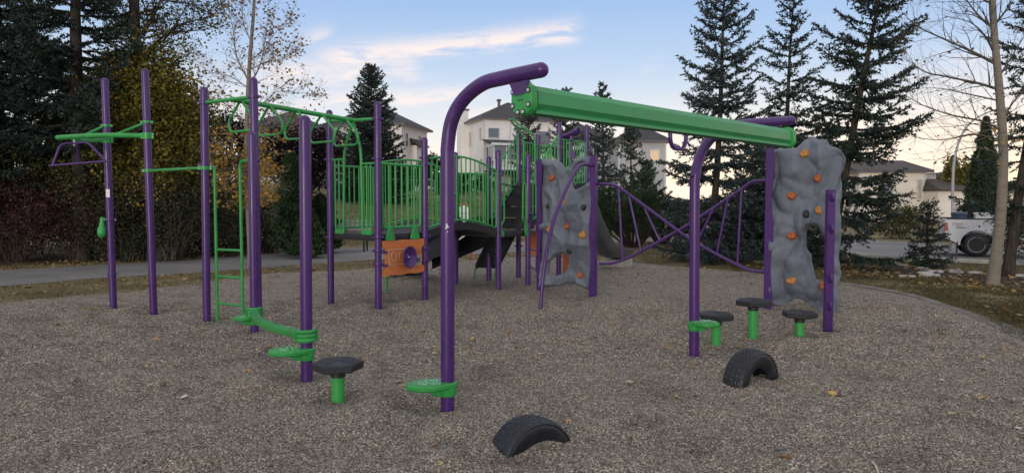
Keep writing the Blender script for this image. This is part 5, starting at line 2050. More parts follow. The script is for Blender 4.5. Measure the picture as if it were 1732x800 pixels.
def spruce(label, X, Y, H, Rb, seed, mat=None, lean=(0, 0), gap=0.30, nb=6, bare=0.25, shape=0.8, fill=1.0, needle=0.06, tw=1.0, group=None, ragged=0.3, base_z=None, tr=None, droop=0.35, name='spruce_tree', top_up=0.5, limbs=True):
    """trunk, whorls of drooping limbs, finger-like twigs and needle tufts"""
    r = np.random.default_rng(seed)
    mat = mat or M_spruce
    bz = zt1(X, Y) if base_z is None else base_z
    o = thing(name, label, 'tree', (X, Y, bz), 0, group)
    off = (X, Y, bz)
    tr = tr or 0.011 * H + 0.03
    tp = lambda z: np.stack([X + lean[0] * z / H + 0.02 * np.sin(z * 0.9 + seed), Y + lean[1] * z / H + 0.02 * np.cos(z * 0.8), bz + z], -1)
    zs_ = np.linspace(-0.1, H, 14)
    tm = MB().tube([tuple(tp(z)) for z in zs_], [max(tr * (1 - max(z, 0) / H) ** 0.85, 0.008) * (1.25 if z < 0.2 else 1) for z in zs_], 9)
    # limbs
    z, Zs, Az, Ls = bare, [], [], []
    ph = r.uniform(0, 6.28)
    while z < H - 0.12:
        f = z / H
        k = max(4, int(round(nb * (1 - 0.35 * f))))
        ph += 0.7 + r.uniform(-0.3, 0.3)
        for i in range(k):
            if r.random() > fill:
                continue
            rad = Rb * max(1 - f, 0.0) ** shape * r.uniform(1 - ragged, 1.08) + 0.06
            Zs.append(z + r.uniform(-0.09, 0.09) * gap / 0.3)
            Az.append(ph + 2 * math.pi * i / k + r.uniform(-0.28, 0.28))
            Ls.append(rad)
        z += gap * (1 - 0.45 * f) * r.uniform(0.75, 1.3)
    Zs, Az, Ls = map(np.array, (Zs, Az, Ls))
    fr = Zs / H
    slope = -droop * (1 - fr) ** 1.2 + top_up * fr ** 1.6
    up = 0.22 + 0.15 * r.random(len(Zs))
    B0 = tp(Zs)
    hd = np.stack([np.cos(Az), np.sin(Az), np.zeros_like(Az)], 1)

    def bpos(i, t):
        return B0[i] + hd[i] * (Ls[i] * t)[:, None] + np.array([0, 0, 1.0]) * (Ls[i] * (slope[i] * t + up[i] * t ** 2.2))[:, None]

    def bdir(i, t):
        d_ = hd[i] + np.array([0, 0, 1.0]) * (slope[i] + 2.2 * up[i] * t ** 1.2)[:, None]
        return unit(d_)
    if limbs:
        for i in range(len(Zs)):
            ii = np.array([i] * 4)
            pp_ = bpos(ii, np.array([0, 0.33, 0.66, 0.95]))
            rr = 0.012 + 0.009 * Ls[i]
            tm.tube([tuple(q) for q in pp_], [rr, rr * 0.75, rr * 0.5, rr * 0.25], 4, cap=False)
    tm.build('trunk', M_bark, o, angle=60)
    # twigs along each limb
    cnt = np.maximum((Ls / (0.056 * tw)).astype(int), 5)
    bi = np.repeat(np.arange(len(Zs)), cnt)
    t = np.concatenate([np.linspace(0.10, 1.0, c) for c in cnt]) + r.uniform(-0.03, 0.03, len(bi))
    t = np.clip(t, 0.05, 1.0)
    side = np.where(r.random(len(bi)) < 0.5, 1, -1)
    tl = (0.42 * Ls[bi] * (1 - t) ** 0.75 * np.clip(t * 3.5, 0.3, 1) + 0.07 + 0.05 * r.random(len(bi))) * r.uniform(0.6, 1.15, len(bi))
    tl = np.minimum(tl, 0.62)
    D0 = bdir(bi, t)
    ang = side * (0.95 - 0.35 * t) * r.uniform(0.7, 1.2, len(bi))
    ca, sa = np.cos(ang), np.sin(ang)
    D1 = np.stack([D0[:, 0] * ca - D0[:, 1] * sa, D0[:, 0] * sa + D0[:, 1] * ca, D0[:, 2] + r.uniform(-0.55, 0.22, len(bi))], 1)
    D1 = unit(D1)
    P0 = bpos(bi, t)
    # spots along twigs and along the limbs themselves
    cs = np.maximum((tl / (needle * 0.72)).astype(int), 2)
    ti = np.repeat(np.arange(len(bi)), cs)
    q = np.concatenate([np.linspace(0, 1, c) for c in cs])
    P = P0[ti] + D1[ti] * (tl[ti] * q)[:, None]
    P[:, 2] -= 0.10 * tl[ti] * q ** 2
    Dd = D1[ti]
    reps = 4
    P = np.repeat(P, reps, 0)
    Dd = np.repeat(Dd, reps, 0)
    n = len(P)
    Nd = unit(Dd * 0.75 + r.normal(size=(n, 3)) * 0.55)
    P = P + r.normal(size=(n, 3)) * needle * 0.14
    L = needle * r.uniform(0.8, 1.7, n)
    W = needle * r.uniform(0.20, 0.40, n)
    needle_mesh('crown', P, Nd, L, W, mat, o, r, off)
    return o


# -- right hand spruces
sx = lambda u, Y: XY(u, Y)


def top_h(v, X, Y):
    return at(866, v, Y).z - zt1(X, Y)


Y_ = 19.5
spruce('tall blue green spruce with an even crown, leftmost of the big spruces at right', sx(1204, Y_), Y_, top_h(-70, sx(1204, Y_), Y_), 1.85, 11, M_spruce_blue, (0.30, 0), 0.44, 7, 0.35, 0.62, 0.93, 0.072, group='big spruces behind the playground at right')
Y_ = 22.0
spruce('slim ragged spruce between the two broad spruces at right', sx(1318, Y_), Y_, top_h(-35, sx(1318, Y_), Y_), 1.85, 12, M_spruce, (0.32, 0), 0.50, 7, 0.4, 0.62, 0.88, 0.074, group='big spruces behind the playground at right', ragged=0.5)
Y_ = 18.2
spruce('leaning dark spruce with long layered limbs behind the right rock wall', sx(1398, Y_), Y_, top_h(-150, sx(1398, Y_), Y_), 2.05, 13, M_spruce, (1.62, 0.1), 0.46, 7, 0.35, 0.52, 0.92, 0.072, group='big spruces behind the playground at right', ragged=0.42)
Y_ = 21.5
spruce('dense low spruce filling in behind the leaning one', sx(1290, Y_), Y_, 3.6, 1.9, 14, M_spruce_blue, (0, 0), 0.28, 7, 0.2, 0.7, 1.0, 0.066)
Y_ = 18.3
spruce('small young spruce by the stepping stones and the road', sx(1568, Y_), Y_, top_h(336, sx(1568, Y_), Y_), 0.60, 15, M_spruce, (0, 0), 0.16, 6, 0.10, 0.8, 0.95, 0.048, tw=0.8)
Y_ = 15.8
spruce('dark spruce at the right edge behind the bare tree', sx(1706, Y_), Y_, 8.2, 1.45, 16, M_spruce, (1.0, 0.2), 0.52, 6, 1.55, 0.42, 0.70, 0.058, ragged=0.5)
# -- distant spruces on the rise
for (u, vt, Y_, rb, sd_, lb, sh) in (
        (630, 112, 47, 3.1, 21, 'broad dense spruce standing beside the left rear house', 0.72),
        (893, 172, 52, 1.9, 22, 'dark spruce behind the stair head in front of the middle house', 0.7),
        (956, 150, 46, 2.1, 23, 'spruce with a broken crooked top, showing above the track beam', 0.62),
        (1019, 142, 40, 1.6, 24, 'narrow pointed spruce showing above the track beam', 0.75),
        (1066, 208, 37, 1.5, 25, 'thin gappy spruce in front of the grey house', 0.75),
        (1092, 262, 34, 1.2, 26, 'small young spruce left of the far arm', 0.8)):
    X_ = sx(u, Y_)
    spruce(lb, X_, Y_, top_h(vt, X_, Y_), rb, sd_, M_spruce, (0, 0), 0.46 if sd_ != 21 else 0.36, 8 if sd_ != 21 else 10, 0.3, sh, {21: 0.97, 22: 0.85, 23: 0.72, 24: 0.85}.get(sd_, 0.72), 0.13, tw=1.9, group='spruces on the rise by the houses', limbs=True)
# -- left hand spruces
spruce('huge dark blue spruce with a thick trunk behind the trapeze posts', sx(140, 20.0), 20.0, 12.0, 3.1, 31, M_spruce, (0, 0), 0.50, 7, 3.4, 0.38, 0.88, 0.075, tr=0.27, droop=0.5, tw=1.15)
spruce('dark spruce filling the upper left corner', sx(8, 21.5), 21.5, 12.0, 2.9, 32, M_spruce, (0, 0), 0.46, 7, 2.6, 0.40, 0.9, 0.08, tr=0.22, droop=0.5, tw=1.2)
spruce('dark spruce half cut by the left edge of the view', sx(-130, 19.0), 19.0, 10.0, 3.2, 33, M_spruce, (0, 0), 0.44, 7, 2.2, 0.42, 0.97, 0.08, tr=0.2, droop=0.5, tw=1.2)


# -- columnar evergreens, pines and bushes
def blob_points(r, n, C, S, K, spread):
    """n points in clumps spread through an ellipsoid; heavier towards the outside"""
    d = unit(r.normal(size=(K, 3)))
    rad = r.uniform(0.25, 1.0, (K, 1)) ** 0.5
    c = d * rad * np.array(S) + np.array(C)
    k = r.integers(0, K, n)
    return c[k] + r.normal(size=(n, 3)) * np.array(spread), c


def shrub(label, u, Y, W_, Dp, H, mat, n, leaf, seed, cat='shrub', name='shrub', stems=14, group=None, K=60, low=0.0, bark=None, clump=0.13, stem_r=0.012, X=None, extra=None):
    r = np.random.default_rng(seed)
    X = sx(u, Y) if X is None else X
    bz = zt1(X, Y)
    o = thing(name, label, cat, (X, Y, bz), 0, group)
    C = (X, Y, bz + low + (H - low) * 0.5)
    S = (W_ / 2, Dp / 2, (H - low) / 2)
    P, c = blob_points(r, n, C, S, K, (W_ * clump * 0.6 + 0.05, Dp * clump * 0.6 + 0.05, H * clump * 0.55 + 0.04))
    P[:, 2] = np.maximum(P[:, 2], bz + 0.03)
    m_ = MB()
    idx = r.permutation(len(c))[:stems]
    for i in idx:
        a = Vector((X + r.uniform(-0.2, 0.2) * W_ * 0.5, Y + r.uniform(-0.2, 0.2) * Dp, bz - 0.05))
        e = Vector(c[i])
        mid = a.lerp(e, 0.5) + Vector((r.uniform(-.15, .15), r.uniform(-.15, .15), 0.18 * H))
        pts = [a, a.lerp(mid, 0.6), mid.lerp(e, 0.35), e]
        m_.tube(pts, [stem_r, stem_r * 0.8, stem_r * 0.6, stem_r * 0.25], 5, cap=False)
        for q in range(3):
            s = pts[1].lerp(pts[3], r.uniform(0.2, 0.9))
            m_.tube([s, s + Vector((r.uniform(-.4, .4), r.uniform(-.3, .3), r.uniform(0.1, .45)))], [stem_r * 0.4, stem_r * 0.15], 4, cap=False)
    m_.build('stems', bark or M_bark_grey, o, angle=60)
    leaf_mesh_np('foliage', P, leaf * r.uniform(0.6, 1.3, n), mat, o, r, (X, Y, bz))
    if extra:
        m2, n2, (ex, ez, es) = extra
        P2 = np.array([X + ex, Y - Dp * 0.35, bz + ez]) + r.normal(size=(n2, 3)) * es
        leaf_mesh_np('foliage', P2, leaf * r.uniform(0.7, 1.3, n2), m2, o, r, (X, Y, bz))
    return o


def column(label, u, Y, H, rad, mat, seed, n, needle, name='columnar_cedar', taper=0.75):
    r = np.random.default_rng(seed)
    X = sx(u, Y)
    bz = zt1(X, Y)
    o = thing(name, label, 'tree', (X, Y, bz), 0)
    f = r.random(n) ** 0.8
    rr = rad * (np.minimum(1, (f + 0.05) * 6)) * (1 - f) ** taper * (0.86 + 0.14 * np.sin(f * 40 + r.random() * 6) + 0.10 * r.normal(size=n)) * np.sqrt(r.uniform(0.45, 1, n))
    a = r.uniform(0, 6.283, n)
    lump = 1 + 0.16 * np.sin(a * 5 + f * 16) + 0.1 * np.sin(a * 3 - f * 31)
    P = np.stack([X + rr * lump * np.cos(a), Y + rr * lump * np.sin(a), bz + 0.05 + f * H], 1)
    Dn = unit(np.stack([np.cos(a) * 0.5, np.sin(a) * 0.5, np.ones(n)], 1) + r.normal(size=(n, 3)) * 0.45)
    needle_mesh('crown', P, Dn, needle * r.uniform(0.8, 1.8, n), needle * r.uniform(0.2, 0.4, n), mat, o, r, (X, Y, bz))
    MB().tube([(X, Y, bz - 0.1), (X, Y, bz + H * 0.6)], [rad * 0.12, rad * 0.05], 8).build('trunk', M_bark, o)
    return o


column('tall columnar cedar behind the street lamp', 1662, 44, top_h(203, sx(1662, 44), 44), 1.35, M_cedar, 41, 30000, 0.16, taper=0.85)
column('distant dark columnar tree beyond the garage', 1610, 70, top_h(268, sx(1610, 70), 70), 1.3, M_cedar, 42, 7000, 0.25)
column('dark upright juniper behind the near purple posts', 496, 21.5, 3.0, 0.62, M_pine, 43, 26000, 0.085, 'upright_juniper', 0.5)
column('low bushy pine by the bench end', 543, 22.5, 1.75, 0.75, M_pine, 44, 20000, 0.085, 'bushy_pine', 0.55)
column('small dark pine in front of the juniper', 524, 20.6, 1.2, 0.55, M_pine, 45, 14000, 0.08, 'bushy_pine', 0.55)


def mugo(label, u, Y, seed, stems, H, W_):
    """several leaning stems carrying brushes of needles"""
    r = np.random.default_rng(seed)
    X = sx(u, Y)
    bz = zt1(X, Y)
    o = thing('mugo_pine', label, 'pine', (X, Y, bz), 0)
    m_ = MB()
    Ps, Ds = [], []
    for i in range(stems):
        a = 2 * math.pi * i / stems + r.uniform(-0.3, 0.3)
        out = r.uniform(0.25, 1.0) * W_ / 2
        h = H * r.uniform(0.6, 1.0) * (1.05 - 0.45 * out / (W_ / 2))
        b0_ = Vector((X + 0.15 * math.cos(a), Y + 0.15 * math.sin(a), bz - 0.05))
        e = Vector((X + out * math.cos(a), Y + out * math.sin(a), bz + h))
        mid = b0_.lerp(e, 0.5) + Vector((math.cos(a), math.sin(a), -0.2)) * 0.22
        pts = [b0_, b0_.lerp(mid, 0.6), mid, mid.lerp(e, 0.6), e]
        m_.tube(pts, [0.045, 0.04, 0.03, 0.02, 0.01], 6, cap=False)
        for k in range(22):
            t = r.uniform(0.25, 1.0)
            s = mid.lerp(e, (t - 0.4) / 0.6) if t > 0.4 else b0_.lerp(mid, t / 0.4)
            d_ = Vector((r.normal() * 0.7 + math.cos(a) * 0.5, r.normal() * 0.7 + math.sin(a) * 0.5, 0.7 + r.normal() * 0.3)).normalized()
            L_ = r.uniform(0.2, 0.5)
            q = s + d_ * L_
            m_.tube([s, q], [0.008, 0.004], 4, cap=False)
            ns = 13
            for j in range(ns):
                w_ = j / (ns - 1)
                Ps.append(s.lerp(q, 0.25 + 0.75 * w_))
                Ds.append(d_)
    m_.build('trunk', M_bark, o, angle=60)
    Pn = np.repeat(np.array([tuple(p) for p in Ps]), 7, 0)
    Dn = np.repeat(np.array([tuple(p) for p in Ds]), 7, 0)
    n = len(Pn)
    Dn = unit(Dn * 0.8 + r.normal(size=(n, 3)) * 0.6)
    needle_mesh('crown', Pn, Dn, 0.10 * r.uniform(0.7, 1.5, n), 0.011 * r.uniform(0.7, 1.5, n), M_pine, o, r, (X, Y, bz))


mugo('broad dark mugo pine with bare leaning stems behind the grey slide', 1072, 25.5, 51, 22, 3.1, 3.0)
mugo('smaller mugo pine close beside the broad one', 1118, 27.5, 52, 13, 2.6, 2.2)
mugo('dark low pine bush at the foot of the right hand spruces', 1258, 22.0, 53, 12, 1.7, 2.3)

# thicket along the left path
TH = 'bushes of the thicket along the left path'
shrub('burgundy leaved shrub at the left edge beside the path', 30, 19.4, 2.9, 1.5, 2.35, M_leaf_red, 4200, 0.07, 61, stems=26, group=TH, K=70, clump=0.12, low=0.3, bark=M_bark)
shrub('burgundy shrub with bare twigs left of the talk horn', 122, 19.8, 2.6, 1.5, 2.2, M_leaf_red, 3600, 0.07, 62, stems=26, group=TH, K=60, clump=0.12, low=0.35, bark=M_bark)
shrub('dull green bush behind the burgundy shrubs', 60, 20.6, 4.2, 2.2, 3.6, M_leaf_green, 13000, 0.085, 63, stems=24, group=TH, K=110, clump=0.08)
shrub('olive green bush right behind the two trapeze posts', 195, 20.2, 3.4, 2.0, 3.5, M_leaf_green, 12000, 0.08, 64, stems=26, group=TH, K=110, clump=0.08)
shrub('dark low bush beside the path between the trapeze posts', 225, 19.6, 2.8, 1.2, 2.1, M_leaf_dark, 11000, 0.07, 65, stems=18, group=TH, K=70, clump=0.09)
shrub('twiggy half bare bush with arching pale branches by the third post', 285, 19.7, 2.6, 1.4, 2.5, M_leaf_dark, 4200, 0.07, 66, stems=60, group=TH, K=100, clump=0.10, stem_r=0.011, extra=(M_leaf_gold, 260, (-0.2, 1.9, 0.35)))
shrub('dark green bush behind the green ladder', 350, 21.2, 2.8, 1.5, 2.0, M_leaf_dark, 9000, 0.075, 67, stems=26, group=TH, K=80, clump=0.09)
shrub('shadowy bush right of the green ladder', 440, 22.6, 2.4, 1.4, 1.5, M_leaf_dark, 6500, 0.07, 68, stems=22, group=TH, K=70, clump=0.1)
shrub('tall yellowing bush behind the second post', 250, 19.9, 3.2, 1.6, 5.8, M_leaf_olive, 26000, 0.10, 69, stems=22, group=TH, K=150, clump=0.09, low=2.1)
shrub('tall olive gold bush left of the sapling', 312, 22.2, 2.3, 1.6, 5.4, M_leaf_olive, 15000, 0.10, 70, stems=20, group=TH, K=110, clump=0.09, low=1.0)
shrub('tall olive bush half hidden behind the huge spruce', 185, 21.8, 3.6, 1.8, 5.6, M_leaf_olive, 22000, 0.105, 71, stems=16, group=TH, K=120, clump=0.08, low=1.8)
shrub('dark bush filling the left corner below the spruces', -60, 20.0, 3.4, 1.8, 2.9, M_leaf_dark, 9000, 0.085, 72, stems=22, group=TH, K=90, clump=0.08)
shrub('deep shaded bush between the ladder and the juniper', 395, 24.5, 3.6, 2.0, 2.5, M_leaf_dark, 9000, 0.085, 73, stems=20, group=TH, K=90, clump=0.09)
shrub('dark tree-like bush behind the thicket', 120, 24.5, 5.5, 2.6, 4.8, M_leaf_dark, 14000, 0.11, 74, stems=18, group=TH, K=120, clump=0.08, low=0.6)
shrub('dark backing bush behind the second and third posts', 300, 26.5, 5.5, 2.4, 3.4, M_leaf_dark, 12000, 0.11, 75, stems=18, group=TH, K=120, clump=0.08, low=0.3)
shrub('plum leaved tree crown behind the loop ladder', 505, 30.0, 3.9, 2.6, 4.6, M_leaf_plum, 12000, 0.13, 76, cat='tree', name='plum_tree', stems=24, K=90, clump=0.08, low=2.0, stem_r=0.03)
shrub('dark plum tree crown left of the sapling trunk', 385, 28.5, 2.6, 2.0, 4.9, M_leaf_plum, 6500, 0.12, 77, cat='tree', name='plum_tree', stems=20, K=70, clump=0.08, low=2.4, stem_r=0.03)
shrub('brown green roadside bush in front of the garage', 1522, 33.5, 2.5, 1.6, 1.5, M_leaf_green, 5000, 0.09, 78, stems=16, K=60, clump=0.09)
shrub('yellow green distant tree beside the garage', 1620, 62, 4.0, 3.0, 5.5, M_leaf_olive, 2600, 0.28, 79, cat='tree', name='round_tree', stems=10, K=40, clump=0.1, low=1.2, stem_r=0.06)
shrub('hedge at the foot of the middle house', 782, 62, 6.5, 1.6, 1.9, M_leaf_dark, 5000, 0.2, 80, cat='hedge', name='hedge', stems=8, K=60, clump=0.07)
shrub('hedge behind the wire fence at left', 610, 54, 11, 1.6, 2.3, M_leaf_dark, 9000, 0.2, 81, cat='hedge', name='hedge', stems=8, K=90, clump=0.06)
shrub('round dark bush left of the middle house corner', 745, 60, 3.4, 2.2, 3.4, M_leaf_dark, 5000, 0.2, 82, stems=8, K=50, clump=0.1)
shrub('dark bush at the right edge below the spruce', 1765, 19.0, 2.8, 1.8, 2.2, M_leaf_dark, 6500, 0.08, 83, stems=16, K=60, clump=0.09)


# -- leafless and sparse broadleaf trees
def grow(m_, tips, p, d, L, rad, lvl, r, spread=0.55, ratio=0.62, kids=4, bend=0.22, up=0.12):
    n = 5 if lvl > 0 else 4
    pts, rs = [p], [rad]
    dd = d.copy()
    for i in range(n):
        dd = (dd + Vector((r.normal(), r.normal(), r.normal())) * bend * 0.5 + Vector((0, 0, up * 0.4))).normalized()
        pts.append(pts[-1] + dd * (L / n))
        rs.append(max(rad * (1 - 0.78 * (i + 1) / n), 0.0020))
    m_.tube(pts, rs, 6 if rad > 0.02 else (5 if rad > 0.01 else 3), cap=False)
    if lvl == 0:
        tips.extend(pts[1:])
        return
    if lvl == 1:
        tips.extend(pts[2:])
    for k in range(kids):
        i = 1 + int((k + r.random()) / kids * (n - 0.01))
        i = min(i, n)
        base_d = (pts[i] - pts[i - 1]).normalized()
        perp = base_d.orthogonal().normalized()
        perp = Matrix.Rotation(r.uniform(0, 6.283), 3, base_d) @ perp
        nd = (base_d * math.cos(spread) + perp * math.sin(spread)).normalized()
        grow(m_, tips, pts[i], nd, L * ratio * r.uniform(0.7, 1.15), max(rs[i] * 0.6, 0.0026), lvl - 1, r, spread, ratio, kids, bend, up)


def broadleaf(label, name, Y, trunk_px, limbs_px, seed, bark, leafmats, twig=(0.9, 2, 5), dY=0.8, trunk_sub=0, group=None, lsize=0.08, reps=2, limb_bark=None):
    """trunk_px: (u, v, radius m); limbs: lists of (u, v) with start radius"""
    r = np.random.default_rng(seed)
    base = at(trunk_px[0][0], trunk_px[0][1], Y)
    bz = zt1(base.x, Y)
    o = thing(name, label, 'tree', (base.x, Y, bz), 0, group)
    m_ = MB()
    tp = [at(u, v, Y) for u, v, _ in trunk_px]
    tp[0].z = bz - 0.05
    rs = [q[2] for q in trunk_px]
    cm = catmull([(*p, q) for p, q in zip(tp, rs)], 6)
    tpts = [Vector(c[:3]) for c in cm]
    trs = [c[3] for c in cm]
    trs[0] *= 1.45
    trs[1] *= 1.15
    m_.tube(tpts, trs, 14)
    tips = []
    L_, lv, kids = twig
    limbs = MB()
    for (pts, r0) in limbs_px:
        dy = r.uniform(-1, 1) * dY
        n = len(pts)
        ps_ = [at(u, v, Y + dy * (i / (n - 1)) ** 1.0) for i, (u, v) in enumerate(pts)]
        # start on the trunk axis
        cc = catmull([tuple(p) for p in ps_], 5)
        cp = [Vector(c) for c in cc]
        k = len(cp)
        rr = [max(r0 * 0.85 * (1 - 0.88 * i / (k - 1)), 0.003) for i in range(k)]
        limbs.tube(cp, rr, 7, cap=False)
        for i in range(1, k):
            for rep in range(reps if i > 1 else 1):
                bd_ = (cp[i] - cp[i - 1]).normalized()
                perp = Matrix.Rotation(r.uniform(0, 6.283), 3, bd_) @ bd_.orthogonal().normalized()
                nd = (bd_ * 0.75 + perp * 0.75 + Vector((0, 0, 0.15))).normalized()
                f = 1 - 0.5 * i / k
                grow(limbs, tips, cp[i], nd, L_ * f * r.uniform(0.5, 1.1), max(rr[i] * 0.5, 0.005), lv - 1, r, 0.6, 0.62, kids, 0.3)
        tips.extend(cp[-3:])
    m_.build('trunk', bark, o, angle=60)
    limbs.build('limbs', limb_bark or bark, o, angle=60)
    T = np.array([tuple(t) for t in tips])
    for (mat, n, box_, spread_, size) in leafmats:
        sel = np.ones(len(T), bool)
        if box_:
            u0, u1, v0, v1 = box_
            a, b2 = at(u0, v1, Y), at(u1, v0, Y)
            sel = (T[:, 0] > a.x) & (T[:, 0] < b2.x) & (T[:, 2] > a.z) & (T[:, 2] < b2.z)
        S_ = T[sel] if sel.any() else T
        P = S_[r.integers(0, len(S_), n)] + r.normal(size=(n, 3)) * spread_
        leaf_mesh_np('foliage', P, size * r.uniform(0.6, 1.3, n), mat, o, r, (base.x, Y, bz))
    return o


broadleaf('nearly bare aspen with a pale trunk at the right edge', 'aspen_tree', 13.9,
          [(1679, 479, .120), (1684, 440, .106), (1692, 370, .095), (1697, 260, .083), (1690, 150, .072), (1682, 60, .062), (1678, -20, .06), (1680, -140, .035)],
          [([(1689, 218), (1660, 205), (1610, 195), (1560, 178), (1530, 160)], .030), ([(1684, 150), (1650, 140), (1600, 130), (1560, 120), (1530, 95)], .034),
           ([(1683, 108), (1645, 88), (1600, 68), (1552, 45), (1525, 20)], .036), ([(1680, 48), (1660, 32), (1640, 8), (1625, -20)], .034), ([(1679, 85), (1665, 60), (1640, 38), (1600, 28)], .026),
           ([(1695, 238), (1650, 228), (1590, 237), (1545, 232)], .026), ([(1684, 40), (1700, 20), (1716, -10)], .03), ([(1690, 130), (1715, 90), (1740, 50)], .026), ([(1696, 200), (1725, 160), (1760, 140)], .024),
           ([(1686, 170), (1640, 160), (1590, 150), (1550, 150)], .02), ([(1697, 265), (1660, 250), (1620, 255), (1580, 275)], .018), ([(1697, 250), (1730, 235), (1765, 240)], .018), ([(1683, 10), (1640, -10), (1590, -15), (1560, -5)], .024)],
          91, M_bark_aspen, [(M_leaf_tan, 120, None, 0.03, 0.07), (M_leaf_gold, 14, (1640, 1700, 225, 330), 0.12, 0.11)], (1.1, 2, 3), reps=1, limb_bark=M_bark_grey)
broadleaf('slender sapling with withered leaves above and gold leaves below', 'aspen_sapling', 18.5,
          [(424, 412, .075), (419, 330, .066), (417, 250, .060), (419, 170, .055), (423, 95, .048), (429, 20, .038), (432, -60, .025)],
          [([(418, 215), (398, 190), (370, 168), (345, 160)], .022), ([(419, 135), (400, 95), (395, 55), (385, 10)], .028), ([(420, 150), (440, 110), (448, 70), (455, 10)], .028), ([(420, 105), (445, 85), (470, 50), (492, 30)], .02),
           ([(420, 120), (450, 105), (480, 100), (500, 85)], .018), ([(419, 185), (445, 175), (470, 155), (510, 158), (532, 160)], .018), ([(419, 195), (448, 200), (480, 190), (500, 205)], .014),
           ([(420, 150), (390, 130), (352, 120), (325, 95)], .02), ([(418, 240), (440, 262), (458, 285), (462, 315)], .016), ([(418, 250), (400, 268), (388, 290), (385, 320)], .016), ([(418, 230), (430, 240), (445, 300), (440, 335)], .014), ([(424, 70), (412, 40), (408, 0), (405, -40)], .018),
           ([(418, 260), (405, 300), (410, 340)], .012), ([(418, 245), (380, 240), (355, 262)], .014)],
          92, M_bark_aspen, [(M_leaf_tan, 1500, (300, 560, -60, 235), 0.07, 0.085), (M_leaf_gold, 1500, (370, 480, 215, 350), 0.09, 0.10)], (0.75, 2, 4))
broadleaf('dark trunked tree with thin green leaves above the second post', 'broadleaf_tree', 20.5,
          [(243, 420, .20), (240, 300, .18), (236, 180, .165), (232, 110, .15), (229, 50, .13), (228, -10, .11), (226, -90, .07)],
          [([(230, 60), (222, 35), (219, 5), (212, -40)], .07), ([(240, 60), (255, 35), (268, 10), (280, -25)], .08), ([(242, 100), (262, 75), (300, 45), (340, 32), (380, 20)], .055), ([(246, 65), (290, 55), (330, 52), (360, 40)], .035),
           ([(228, 90), (215, 60), (190, 30), (175, 0)], .05), ([(270, 0), (310, 5), (345, 10), (370, -5)], .03), ([(262, 80), (285, 60), (310, 20), (330, -10)], .04), ([(232, 120), (260, 120), (290, 100), (315, 95)], .03)],
          93, M_bark, [(M_leaf_green, 3000, None, 0.13, 0.085), (M_leaf_olive, 500, None, 0.16, 0.085)], (0.9, 2, 4), dY=1.4)


# ------------------------------------------------------------------ grass and leaf litter
def grass(name, poly_px, n, mat, h, seed, lean=0.6, poly=None, w_=0.006):
    r = np.random.default_rng(seed)
    P = np.array(poly if poly else [tuple(G(u, v, GROUND)[:2]) for u, v in poly_px])
    lo, hi = P.min(0), P.max(0)
    Q = r.uniform(lo, hi, (int(n * 2.2), 2))
    k = inpoly(Q[:, 0], Q[:, 1], [tuple(p) for p in P])
    Q = Q[k]
    k = sdist(Q[:, 0], Q[:, 1], outline) < 0.02 + 0.06 * r.normal(size=len(Q))
    Q = Q[k]
    k = vnoise(Q[:, 0], Q[:, 1], 0.5, seed) + r.normal(size=len(Q)) * 0.5 > -0.35
    Q = Q[k][:n]
    m = len(Q)
    P3 = np.stack([Q[:, 0], Q[:, 1], zt(Q[:, 0], Q[:, 1]) - 0.004], 1)
    Dn = unit(np.stack([r.normal(size=m) * lean, r.normal(size=m) * lean, np.ones(m)], 1))
    o = needle_mesh(name, P3, Dn, h * r.uniform(0.5, 1.4, m), np.full(m, w_) * r.uniform(0.7, 1.4, m), mat, None, r, (0, 0, 0))
    o['kind'] = 'stuff'
    return o


grass('grass', [(-40, 489), (180, 470), (341, 461), (457, 452), (560, 445), (700, 436), (870, 427), (1060, 410), (1200, 408), (1240, 424), (1130, 427), (1240, 440), (1250, 462), (1070, 446), (980, 440), (850, 437), (700, 449), (560, 458), (442, 463), (322, 479), (247, 489), (160, 497), (60, 506), (-40, 514)], 52000, M_grass_green, 0.05, 101)
grass('grass', [(1230, 440), (1340, 449), (1430, 459), (1530, 468), (1640, 478), (1780, 494), (1900, 520), (1900, 620), (1732, 590), (1680, 546), (1620, 522), (1550, 499), (1470, 484), (1330, 467), (1240, 458)], 60000, M_grass_green, 0.045, 102)
grass('grass', [(-30, 452), (180, 442), (322, 435), (440, 424), (545, 416), (545, 422), (440, 429), (322, 440), (180, 448), (-30, 458)], 12000, M_grass, 0.06, 103, w_=0.009)
grass('grass', None, 46000, M_grass, 0.07, 104, poly=[(-9, 25), (8, 32.5), (9, 50), (-16, 52)], w_=0.016)
grass('grass', [(1500, 436), (1650, 439), (1800, 452), (1800, 470), (1640, 458), (1500, 445)], 9000, M_grass, 0.05, 105, w_=0.008)


